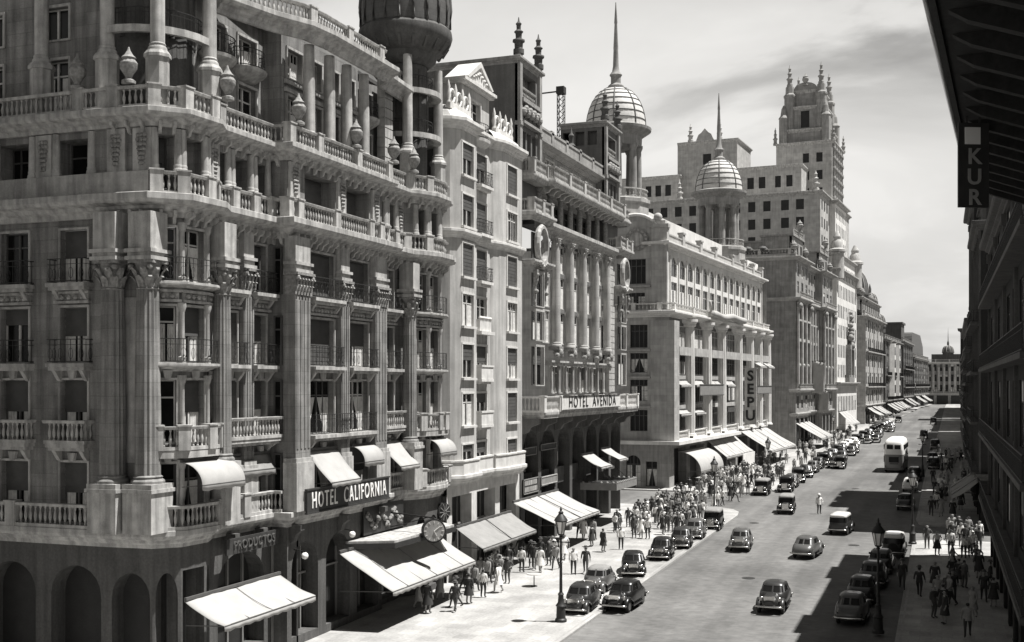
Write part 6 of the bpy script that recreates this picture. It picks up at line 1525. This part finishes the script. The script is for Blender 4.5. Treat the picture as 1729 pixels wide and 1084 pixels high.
for kind, paint, x, y, dr, lb, rm in (
    ('sedan', 'cardark', -18.6, 60.9, .06, 'charcoal rounded car at the bottom edge nearest the viewer on the left kerb', None),
    ('sedan', 'cargrey', -19.3, 66.6, .05, 'grey rounded car half hidden behind the dark ones at the bottom of the left kerb', 'roofcloth'),
    ('sedan', 'carblack', -16.6, 62.6, -.05, 'black car at the bottom edge to the right of the grey one', None),
    ('sedan', 'carblack', -18.7, 72.8, .25, 'glossy black sedan parked at a slant on the left, first fully seen', None),
    ('sedan', 'carblack', -18.4, 79.6, .1, 'black sedan second in the left kerb row', None),
    ('sedan', 'cardark', -18.2, 85.2, .12, 'charcoal sedan third in the left kerb row with bright bumper', None),
    ('sedan', 'cargrey', -18.2, 90.3, .1, 'grey sedan fourth in the left kerb row just before the tall black one', None),
    ('box', 'carblack', -17.9, 96.2, .05, 'upright black boxy car ending the left kerb row at the crossing', 'roofcloth')):
    put(kind, paint, x, y, TO+dr, lb, GL_, rm)
put('box', 'cardark', -17.9, 124.5, TO, 'charcoal boxy car waiting at the crossing before the domed store', None, 'roofcloth')
put('box', 'carblack', -15.9, 128.5, TO, 'black boxy car with dark fabric roof standing off the kerb by the domed store', None)
rr_ = random.Random(77)
y = 134
while y < 292:
    kind = rr_.choice(['sedan', 'sedan', 'box']); paint = rr_.choice(['carblack', 'cardark', 'cargrey', 'carblack']) if not 196 < y < 214 else 'carlight'
    x = interp(KL, y)+1.2+rr_.uniform(-.1, .25)
    zone = 'in front of the domed store' if y < 180 else 'in front of the pavilion building' if y < 236 else 'at the foot of the skyscraper'
    nm = {'carblack': 'black', 'cardark': 'charcoal', 'cargrey': 'grey', 'carlight': 'pale cream'}[paint]+(' boxy' if kind == 'box' else ' rounded')
    put(kind, paint, x, y, TO+rr_.uniform(-.06, .3), '%s car in the kerb row %s' % (nm, zone), '%s cars parked %s' % (nm, zone))
    if rr_.random() < .45 and y > 140: 
        put('sedan', 'cardark', x+1.9, y+1.5, TO+rr_.uniform(-.1, .1), 'charcoal rounded car double parked %s' % zone, 'charcoal cars double parked %s' % zone)
    y += 5.6+rr_.uniform(0, 1.6)
for kind, paint, x, y, rz, lb, rm in (
    ('sedan', 'cargrey', -13.9, 85.9, TO+.08, 'grey sedan driving towards the viewer alone in the near left lane', None),
    ('box', 'cardark', -13.5, 109.3, TO+.05, 'dark boxy car with fabric roof driving towards the viewer left of the policeman', 'roofcloth'),
    ('sedan', 'cargrey', -8.9, 84.3, -.12, 'grey rounded sedan seen from behind with bright roof in mid road', 'cargrey'),
    ('taxi', 'cardark', -7.6, 97.2, -.1, 'boxy car seen from behind with pale roof to the right of the policeman', 'carlight'),
    ('box', 'cardark', -12.8, 161, TO, 'dark boxy car driving towards the viewer beyond the crossing, nearer of two', None),
    ('sedan', 'carblack', -14.3, 182, TO, 'black sedan following the dark boxy car down the left lane', None),
    ('sedan', 'carblack', -11.2, 221, TO, 'black sedan alone in mid road level with the pavilion building', None),
    ('sedan', 'cargrey', -10.2, 260, TO, 'small grey sedan far off in mid road before the skyscraper end', None),
    ('box', 'carblack', -3.2, 237, 0, 'black boxy car going away far off in the right lane', None),
    ('box', 'carblack', -10.2, 306, TO, 'black boxy car farthest off in mid road', None),
    ('sedan', 'cardark', -8.7, 65.0, TO, 'dark sedan cut by the bottom edge in mid road', None),
    ('box', 'carblack', -1.9, 300, 0, 'dark boxy vehicle far off at the right kerb', None)):
    put(kind, paint, x, y, rz, lb, None, rm)
GR_ = 'cars queued along the shaded right kerb'
for kind, paint, x, y, lb, rm in (
    ('box', 'carblack', -3.15, 86.6, 'black boxy car with pale roof at the sunlit corner of the right kerb', 'carlight'), ('sedan', 'carblack', -3.7, 79.6, 'black rounded car second in the right kerb queue', 'cargrey'), ('sedan', 'cardark', -3.9, 74.4, 'charcoal car third in the right kerb queue in shade', None),
    ('sedan', 'carblack', -4.2, 69.0, 'black car fourth in the right kerb queue in shade', None), ('sedan', 'cargrey', -4.4, 63.6, 'grey car last in the right kerb queue at the bottom edge', None),
    ('sedan', 'carlight', -3.2, 133.5, 'pale car parked on the right kerb beyond the side street', None), ('box', 'carblack', -3.0, 146, 'black boxy car on the right kerb short of the bus', None), ('box', 'cardark', -.95, 163, 'dark tall vehicle on the right kerb just past the bus', None), ('sedan', 'carblack', -1.2, 175, 'black sedan on the right kerb beyond the bus', None), ('box', 'carblack', -1.0, 205, 'black boxy car farther up the shaded right kerb', None), ('sedan', 'carblack', -3.2, 116, 'black sedan on the right kerb just past the side street', None)):
    put(kind, paint, x, y, -.03, lb, GR_, rm)

def bus():
    r = empty('double_decker_bus', (0, 0, 0)); tag(r, 'double decker bus seen from behind with white upper deck in the right lane', 'bus')
    k = MB(); stack(k, [ring(.35, -4, 4, 1.2, 9), ring(.6, -4.05, 4.05, 1.25, 9), ring(2.35, -4.05, 4.05, 1.25, 9)]); k.build('lower_body', 'busgrey', r)
    k = MB(); stack(k, [ring(2.35, -4.06, 4.06, 1.27, 9), ring(2.5, -4.06, 4.06, 1.27, 9), ring(2.9, -4.05, 4.05, 1.25, 9)]); k.build('waist_band', 'buswhite', r)
    k = MB(); stack(k, [ring(2.9, -4.05, 4.05, 1.25, 9), ring(3.7, -4.0, 4.0, 1.2, 8), ring(4.1, -3.85, 3.85, 1.1, 7), ring(4.3, -3.5, 3.5, .85, 5), ring(4.36, -2.8, 2.8, .5, 4)]); k.build('upper_body', 'buswhite', r)
    for x0, x1, z0, z1 in ((-.85, -.1, 3.05, 3.6), (.1, .85, 3.05, 3.6), (-.6, .6, 1.35, 2.05)):
        k = MB(); k.box(x0, x1, -4.075, -3.9, z0, z1); k.build('rear_window', 'glass', r)
    for s in (-1, 1):
        for z0, z1 in ((1.35, 2.15), (3.0, 3.6)):
            for j in range(6):
                k = MB(); k.box(min(s*1.1, s*1.275), max(s*1.1, s*1.275), -3.5+j*1.18, -2.5+j*1.18, z0, z1); k.build('side_window', 'glass', r)
        for y in (-2.4, 2.6):
            w = MB(); xwheel(w, s*1.08, y, .48, [(-.13, .3), (-.14, .44), (-.08, .48), (.08, .48), (.14, .44), (.13, .3)]); o = w.build('wheel', 'tyre', r)
            w = MB(); xwheel(w, s*1.16, y, .48, [(-.05, .28), (.05*s, .28), (.08*s, .1)]); w.build('rim', 'cargrey', o)
    k = MB(); k.box(-1.2, 1.2, -4.16, -4.02, .42, .6); k.build('bumper', 'dframe', r)
    for s in (-1, 1): k = MB(); k.sphere((s*1.0, -4.06, .85), .08, 8, 5); k.build('tail_light', 'cardark', r)
    k = MB(); k.box(-.5, .5, -4.09, -4.03, 1.1, 1.28); k.build('plate_panel', 'dframe', r)
    return r
B_ = bus(); B_.location = (-5.6, 160, gz(160)); B_.rotation_euler = (.012, 0, -.04)

# ================================================================== people
def figure(pose, dress, hat, mats):
    """one skinned body; pose gives joint positions; faces -y; mats = skin, hair, top, bottom, shoe"""
    st = pose
    J = {'pel': (0, 0, .95, .135), 'wst': (0, .01, 1.1, .125), 'chs': (0, .0, 1.3, .155), 'nck': (0, .01, 1.47, .055), 'hd0': (0, -.01, 1.54, .072), 'hd1': (0, -.005, 1.63, .098), 'hd2': (0, .0, 1.71, .082)}
    E_ = [('pel', 'wst'), ('wst', 'chs'), ('chs', 'nck'), ('nck', 'hd0'), ('hd0', 'hd1'), ('hd1', 'hd2')]
    for s, nm in ((-1, 'l'), (1, 'r')):
        sw = st.get('stride', 0)*s
        J['hip'+nm] = (s*.1, 0, .9, .105); J['kne'+nm] = (s*.105, -.06-sw*.18, .5, .066); J['ank'+nm] = (s*.11, .02-sw*.34 if sw else .02, .09+(.06 if sw < 0 else 0), .045); J['toe'+nm] = (s*.13, -.15-sw*.34 if sw else -.15, .045+(.0 if sw >= 0 else .02), .04)
        E_ += [('pel', 'hip'+nm), ('hip'+nm, 'kne'+nm), ('kne'+nm, 'ank'+nm), ('ank'+nm, 'toe'+nm)]
        aw = -sw; el = st.get('arm'+nm, (s*.245, .03-aw*.1, 1.12)); ha = st.get('hand'+nm, (s*.245, -.06-aw*.24, .87))
        J['sho'+nm] = (s*.19, .01, 1.4, .07); J['elb'+nm] = (*el, .045); J['wri'+nm] = (*ha, .03)
        E_ += [('chs', 'sho'+nm), ('sho'+nm, 'elb'+nm), ('elb'+nm, 'wri'+nm)]
        d = (Vector(ha)-Vector(el)).normalized(); sd = Vector((0, -1, 0)) if abs(d.y) < .8 else Vector((0, 0, 1)); h = Vector(ha)
        J['plm'+nm] = (*(h+d*.06), .03); E_.append(('wri'+nm, 'plm'+nm))
        for g in range(4):
            o_ = sd*(.027-.018*g); ln = (.075, .085, .08, .062)[g]
            J['f%d%s' % (g, nm)] = (*(h+d*.1+o_), .0095); J['g%d%s' % (g, nm)] = (*(h+d*(.1+ln)+o_*1.1+Vector((-s*.018, 0, 0))), .008)
            E_ += [('plm'+nm, 'f%d%s' % (g, nm)), ('f%d%s' % (g, nm), 'g%d%s' % (g, nm))]
        J['th'+nm] = (*(h+d*.05+sd*.05), .01); J['ti'+nm] = (*(h+d*.095+sd*.06+Vector((-s*.015, 0, 0))), .008); E_ += [('plm'+nm, 'th'+nm), ('th'+nm, 'ti'+nm)]
    keys = list(J); me = bpy.data.meshes.new('tmp'); me.from_pydata([J[k][:3] for k in keys], [(keys.index(a), keys.index(b)) for a, b in E_], [])
    o = bpy.data.objects.new('tmp', me); COL.objects.link(o)
    sk = o.modifiers.new('s', 'SKIN'); sub = o.modifiers.new('u', 'SUBSURF'); sub.levels = 1
    if not me.skin_vertices:
        me.attributes.new('skin_vertices', 'FLOAT_VECTOR', 'POINT') if False else None
    sv = me.skin_vertices[0].data if me.skin_vertices else None
    if sv is None: raise RuntimeError('no skin layer')
    for i, k in enumerate(keys): sv[i].radius = (J[k][3], J[k][3]); sv[i].use_root = (k == 'pel')
    dg = bpy.context.evaluated_depsgraph_get(); dg.update()
    out = bpy.data.meshes.new_from_object(o.evaluated_get(dg)); bpy.data.objects.remove(o); bpy.data.meshes.remove(me)
    V0 = [tuple(v.co) for v in out.vertices]; F0 = [tuple(p.vertices) for p in out.polygons]; bpy.data.meshes.remove(out)
    b = MB(); b.smooth = True
    hands = [Vector(J['wri'+n][:3]) for n in 'lr']
    for f in F0:
        c = sum((Vector(V0[i]) for i in f), Vector())/len(f)
        handy = min((c-h).length for h in hands)
        if c.z > 1.5: m = 1 if (c.z > 1.69 or (c.y > .02 and c.z > 1.56)) else 0
        elif handy < .22 and abs(c.x) > .18 and (handy < .05 or c.z < min(h.z for h in hands)+.3) and (handy < .16): m = 0
        elif c.z > 1.44 and abs(c.x) < .07: m = 0
        elif c.z > .93 or abs(c.x) > .22: m = 2
        elif c.z < .1: m = 4
        else: m = 0 if dress and c.z < .55 else 3
        b.m.append(m); b.sm.append(True); b.f.append(list(f))
    b.v = V0[:]
    b.cur = 0; b.lathe(0, -.103, [(.006, 1.645), (.016, 1.615), (.02, 1.6), (.006, 1.59)], 6)   # nose
    for s in (-1, 1):
        b.cur = 1; b.sphere((s*.034, -.088, 1.64), .011, 6, 4); b.cur = 0; b.sphere((s*.095, .01, 1.62), .022, 6, 4)
    b.cur = 1; b.box(-.022, .022, -.1, -.088, 1.565, 1.572)
    if dress: b.cur = 3; b.lathe(0, .0, [(.15, 1.12), (.17, 1.0), (.19, .9), (.24, .7), (.29, .48), (.28, .48)], 14, sy=.78)
    elif mats[2] in ('clothd', 'clothb', 'shirtg') or st.get('coat'): b.cur = 2; b.lathe(0, .0, [(.155, 1.15), (.165, 1.0), (.185, .84), (.17, .84)], 12, sy=.75)
    if hat == 'brim': b.cur = 5; b.lathe(0, 0, [(.17, 1.705), (.175, 1.715), (.105, 1.725), (.1, 1.8), (.07, 1.83), (.02, 1.815)], 14)
    if hat == 'helmet': b.cur = 5; b.lathe(0, 0, [(.135, 1.69), (.125, 1.72), (.11, 1.79), (.06, 1.85), (.02, 1.86)], 14)
    return b.mesh('person_body', list(mats)+['shirtw' if hat == 'helmet' else 'clothb'])
ST, WK = {}, {'stride': 1}
AK = {'armr': (.34, .08, 1.16), 'handr': (.17, -.1, 1.02)}
FIG = {
 'man in white shirt and dark trousers standing': figure(ST, False, None, ('skin', 'hair', 'shirtw', 'clothd', 'clothd')),
 'man in white shirt and dark trousers walking': figure(WK, False, None, ('skin', 'hair', 'shirtw', 'clothb', 'clothd')),
 'man in dark suit and hat walking': figure(WK, False, 'brim', ('skin', 'hair', 'clothd', 'clothd', 'clothd')),
 'man in charcoal suit standing with hand on hip': figure(AK, False, None, ('skin', 'hair', 'clothb', 'clothb', 'clothd')),
 'man in grey jacket and dark trousers walking': figure({'stride': -1}, False, None, ('skin', 'hair', 'shirtg', 'clothd', 'clothd')),
 'woman in white dress walking': figure({'stride': .6}, True, None, ('skin', 'hair', 'shirtw', 'shirtw', 'shirtw')),
 'woman in dark dress standing': figure(ST, True, None, ('skin', 'hair', 'clothd', 'clothd', 'clothd')),
 'woman in grey dress walking': figure({'stride': -.6}, True, None, ('skin', 'hair', 'shirtg', 'shirtg', 'clothd')),
 'woman in white blouse and dark skirt standing': figure(AK, True, None, ('skin', 'hair', 'shirtw', 'clothd', 'clothd')),
}
POL = figure({'armr': (.3, -.02, 1.13), 'handr': (.24, -.2, .98), 'coat': 1}, False, 'helmet', ('skin', 'hair', 'shirtw', 'clothd', 'clothd'))
def person(me, x, y, rz, label, group=None, sc=1., z=.14):
    o = bpy.data.objects.new('person', me); COL.objects.link(o); o.location = (x, y, gz(y)+z); o.rotation_euler.z = rz; o.scale = (sc*1.09, sc*1.09, sc)
    tag(o, label, 'person', group); return o
person(POL, -10.55, 109.2, .4, 'traffic policeman in white tunic and white helmet standing alone in mid road', z=.01, sc=1.03)
FK = list(FIG)
for k_, x, y, rz, lb in (
    (6, -22.9, 80.4, 2.6, 'woman in long dark dress walking alone on the bright pavement left of the black sedan'), (0, -22.0, 82.0, .3, 'man in white shirt and dark trousers standing with his back to the parked cars'),
    (0, -22.2, 71.0, .4, 'man in white shirt standing near the lamp beside the white awning'), (2, -21.5, 71.4, .2, 'man in dark suit and hat beside the man in white shirt near the lamp'),
    (3, -22.6, 88.2, .2, 'man in charcoal suit leftmost of three abreast on the pavement'), (5, -22.0, 88.0, .1, 'woman in white dress between two men abreast on the pavement'), (0, -21.4, 87.8, -.1, 'man in white shirt rightmost of three abreast on the pavement'),
    (0, -21.5, 93.4, 0, 'man in white shirt and dark trousers left of a pair behind the parked cars'), (4, -20.8, 93.2, .2, 'man in grey jacket right of a pair behind the parked cars'),
    (2, -2.2, 72.6, 0, 'man in dark suit standing in the shade beside the right queue of cars'), (3, -1.0, 89.5, 0, 'man in charcoal suit on the sunlit patch of right pavement'), (8, -.3, 86.6, .3, 'woman in white blouse on the edge of the sunlit right pavement'),
    (2, -1.2, 70.4, 3, 'man in dark suit and hat walking away in the right shade'), (7, -.2, 68.0, 0, 'woman in grey dress in the right shade near the bottom edge'), (6, .6, 75.0, .5, 'woman in dark dress on the shaded right pavement near the facade')):
    person(FIG[FK[k_]], x, y, rz, lb)
rp2 = random.Random(9)
def crowd(n, xr, y0, y1, where, keys=None):
    pts = []
    tries = 0
    while len(pts) < n and tries < n*40:
        tries += 1; y = rp2.uniform(y0, y1); xa, xb = xr(y); x = rp2.uniform(xa, xb)
        if all((x-a)**2+(y-b)**2 > .3 for a, b in pts): pts.append((x, y))
    for x, y in pts:
        k = rp2.choice(keys or FK); rz = rp2.choice([0, math.pi, rp2.uniform(0, 6.28)])
        person(FIG[k], x, y, rz, '%s %s' % (k, where), '%s %s' % (k, where), rp2.uniform(.94, 1.04), .14 if not (110 < y < 125 and x < -15) else .02)
MIX = FK+['man in dark suit and hat walking', 'man in charcoal suit standing with hand on hip', 'woman in dark dress standing']
crowd(62, lambda y: (-25.2, -19.6), 90, 106.5, 'in the crowd before the crossing', MIX)
crowd(34, lambda y: (-26, -19.0), 107, 125, 'crossing the side street', MIX)
crowd(72, lambda y: (-25, -17.9), 127, 150, 'in the crowd by the domed store', MIX)
crowd(62, lambda y: (line(y)[0]+1.2, interp(KL, y)-.5), 150, 240, 'on the far left pavement', MIX)
crowd(20, lambda y: (-27.4, -23.6), 62, 89, 'in the shade under the left awnings')
crowd(14, lambda y: (line(y)[0]+1.0, interp(KL, y)-.3), 242, 330, 'beyond the skyscraper')
DKS = [k for k in FK if 'white' not in k]
crowd(18, lambda y: (interp(KR, y)+1.6, 2.7), 60, 84, 'on the near shaded right pavement', DKS)
crowd(16, lambda y: (.5, 2.7), 84.5, 97, 'beside the sunlit right corner', DKS+FK[:1])
crowd(44, lambda y: (interp(KR, y)+.6, 2.6), 105, 190, 'on the far shaded right pavement', DKS+FK[:1])
crowd(16, lambda y: (-27.2, -24.8), 56, 72, 'under the awnings behind the left lamp', DKS+FK[:1])
# handcart by the left awnings, with its load
hc = empty('cafe_table', (-23.2, 66.2, gz(66)+.14)); tag(hc, 'small pale cafe table under the grey awning edge', 'table')
k = MB(); z = gz(66)+.14; k.lathe(-23.2, 66.2, [(.45, z+.72), (.46, z+.74), (.45, z+.77)], 16); k.build('table_top', 'carlight', hc)
k = MB(); k.lathe(-23.2, 66.2, [(.22, z), (.2, z+.04), (.035, z+.08), (.03, z+.7), (.1, z+.72)], 10); k.build('pedestal', 'iron', hc)
# lattice mast on the hotel roof
ms = empty('roof_mast', (-36, 104, 31)); tag(ms, 'thin lattice mast with a horizontal arm above the twin tower hotel', 'mast')
k = MB(); X, Y_ = -35.2, 108.5
for a, b in ((-.3, -.3), (.3, -.3), (.3, .3), (-.3, .3)): k.bar((X+a, Y_+b, 31), (X+a, Y_+b, 41.3), .07)
for j in range(17):
    z = 31+j*.6
    for p, q in (((-.3, -.3), (.3, -.3)), ((.3, -.3), (.3, .3)), ((.3, .3), (-.3, .3)), ((-.3, .3), (-.3, -.3))): k.bar((X+p[0], Y_+p[1], z), (X+q[0], Y_+q[1], z+.6), .05)
k.build('lattice', 'iron', ms); k = MB(); k.bar((X, Y_, 41.2), (X-2.3, Y_-.5, 41.0), .12); k.box(X-.4, X+.4, Y_-.4, Y_+.4, 40.9, 41.6); k.build('arm', 'iron', ms)

for x, y, lb in ((-11.5, 74, 'round iron manhole cover in the road nearest the bottom edge'), (-6.2, 90.5, 'round iron manhole cover in the right lane by the sunlit corner'), (-15.2, 101, 'round iron manhole cover in the road before the crossing'), (-9.0, 134, 'round iron manhole cover in the road beyond the policeman')):
    mh = empty('manhole_cover', (x, y, gz(y))); tag(mh, lb, 'manhole cover')
    k = MB(); k.lathe(x, y, [(.42, gz(y)), (.42, gz(y)+.012), (.38, gz(y)+.02)], 20); k.build('lid', 'iron', mh)
# ================================================================== camera, sky, sun
cam = bpy.data.cameras.new('camera'); co_ = bpy.data.objects.new('camera', cam); COL.objects.link(co_)
cam.sensor_width = 36; cam.lens = 36*1950/1729; cam.shift_y = 108/1729; cam.clip_end = 4000; cam.clip_start = .2
co_.location = (0, 0, 12.2); co_.rotation_euler = (R(90), 0, math.atan((1590-864.5)/1950)); S.camera = co_

SUN = Vector((.97, .25, 0)).normalized()*math.cos(R(67))+Vector((0, 0, math.sin(R(67))))
sl = bpy.data.lights.new('sun', 'SUN'); sl.energy = 5; sl.angle = R(.5); sl.color = (1, .985, .96)
so = bpy.data.objects.new('sun', sl); COL.objects.link(so); so.location = (60, 20, 120); so.rotation_euler = SUN.to_track_quat('Z', 'Y').to_euler()

w = bpy.data.worlds.new('World'); S.world = w; w.use_nodes = True
nt = w.node_tree; N = nt.nodes; L = nt.links; N.clear()
out = N.new('ShaderNodeOutputWorld'); bg = N.new('ShaderNodeBackground'); L.new(bg.outputs[0], out.inputs[0]); bg.inputs['Strength'].default_value = .06
sky = N.new('ShaderNodeTexSky'); sky.sky_type = 'NISHITA'; sky.sun_disc = False; sky.sun_elevation = R(67); sky.sun_rotation = math.atan2(.97, .25)
bw = N.new('ShaderNodeRGBToBW'); L.new(sky.outputs[0], bw.inputs[0])
tc = N.new('ShaderNodeTexCoord'); sp = N.new('ShaderNodeSeparateXYZ'); L.new(tc.outputs['Generated'], sp.inputs[0])
def M2(op, a, b):
    x = N.new('ShaderNodeMath'); x.operation = op
    for i, v in enumerate((a, b)):
        if isinstance(v, (int, float)): x.inputs[i].default_value = v
        else: L.new(v, x.inputs[i])
    return x.outputs[0]
z0 = M2('MAXIMUM', sp.outputs['Z'], 0)
zz = M2('ADD', z0, .22)
cv = N.new('ShaderNodeCombineXYZ'); L.new(M2('DIVIDE', sp.outputs['X'], zz), cv.inputs[0]); L.new(M2('DIVIDE', sp.outputs['Y'], zz), cv.inputs[1])
n1 = N.new('ShaderNodeTexNoise'); n1.inputs['Scale'].default_value = 1.35; n1.inputs['Detail'].default_value = 8; n1.inputs['Roughness'].default_value = .52; n1.inputs['Distortion'].default_value = .5
mp = N.new('ShaderNodeMapping'); mp.inputs['Location'].default_value = (3.1, 7.4, 0); L.new(cv.outputs[0], mp.inputs[0]); L.new(mp.outputs[0], n1.inputs['Vector'])
def ramp(v, pts):
    r = N.new('ShaderNodeValToRGB'); e = r.color_ramp.elements
    while len(e) < len(pts): e.new(.5)
    for k, (p, c) in enumerate(pts): e[k].position = p; e[k].color = (c, c, c, 1)
    L.new(v, r.inputs[0]); return r.outputs[0]
cover = ramp(n1.outputs['Fac'], [(.40, 1.), (.5, .7), (.58, .15), (.68, 0.)])      # 1 = grey cloud base, 0 = bright cloud
where = ramp(z0, [(0., .35), (.07, .26), (.13, .2), (.19, .24), (.24, .65), (.28, 1.)])   # grey bases gather overhead
bright = ramp(z0, [(0., .74), (.06, .84), (.2, .92), (.3, .86), (.4, .52), (.55, .32), (1., .24)])
dk = M2('MULTIPLY', cover, where)
lum = M2('MULTIPLY', bright, M2('SUBTRACT', 1., M2('MULTIPLY', dk, .78)))
mx = M2('ADD', M2('MULTIPLY', bw.outputs[0], .06), M2('MULTIPLY', lum, 8.9))
cb = N.new('ShaderNodeCombineColor')
for k, c in (('Red', 1.), ('Green', .985), ('Blue', .955)): L.new(M2('MULTIPLY', mx, c), cb.inputs[k])
L.new(cb.outputs[0], bg.inputs['Color'])
S.view_settings.view_transform = 'Standard'; S.view_settings.look = 'None'; S.view_settings.exposure = .85; S.view_settings.gamma = 1
S.render.engine = 'CYCLES'; S.cycles.max_bounces = 5; S.cycles.diffuse_bounces = 3; S.cycles.use_denoising = True
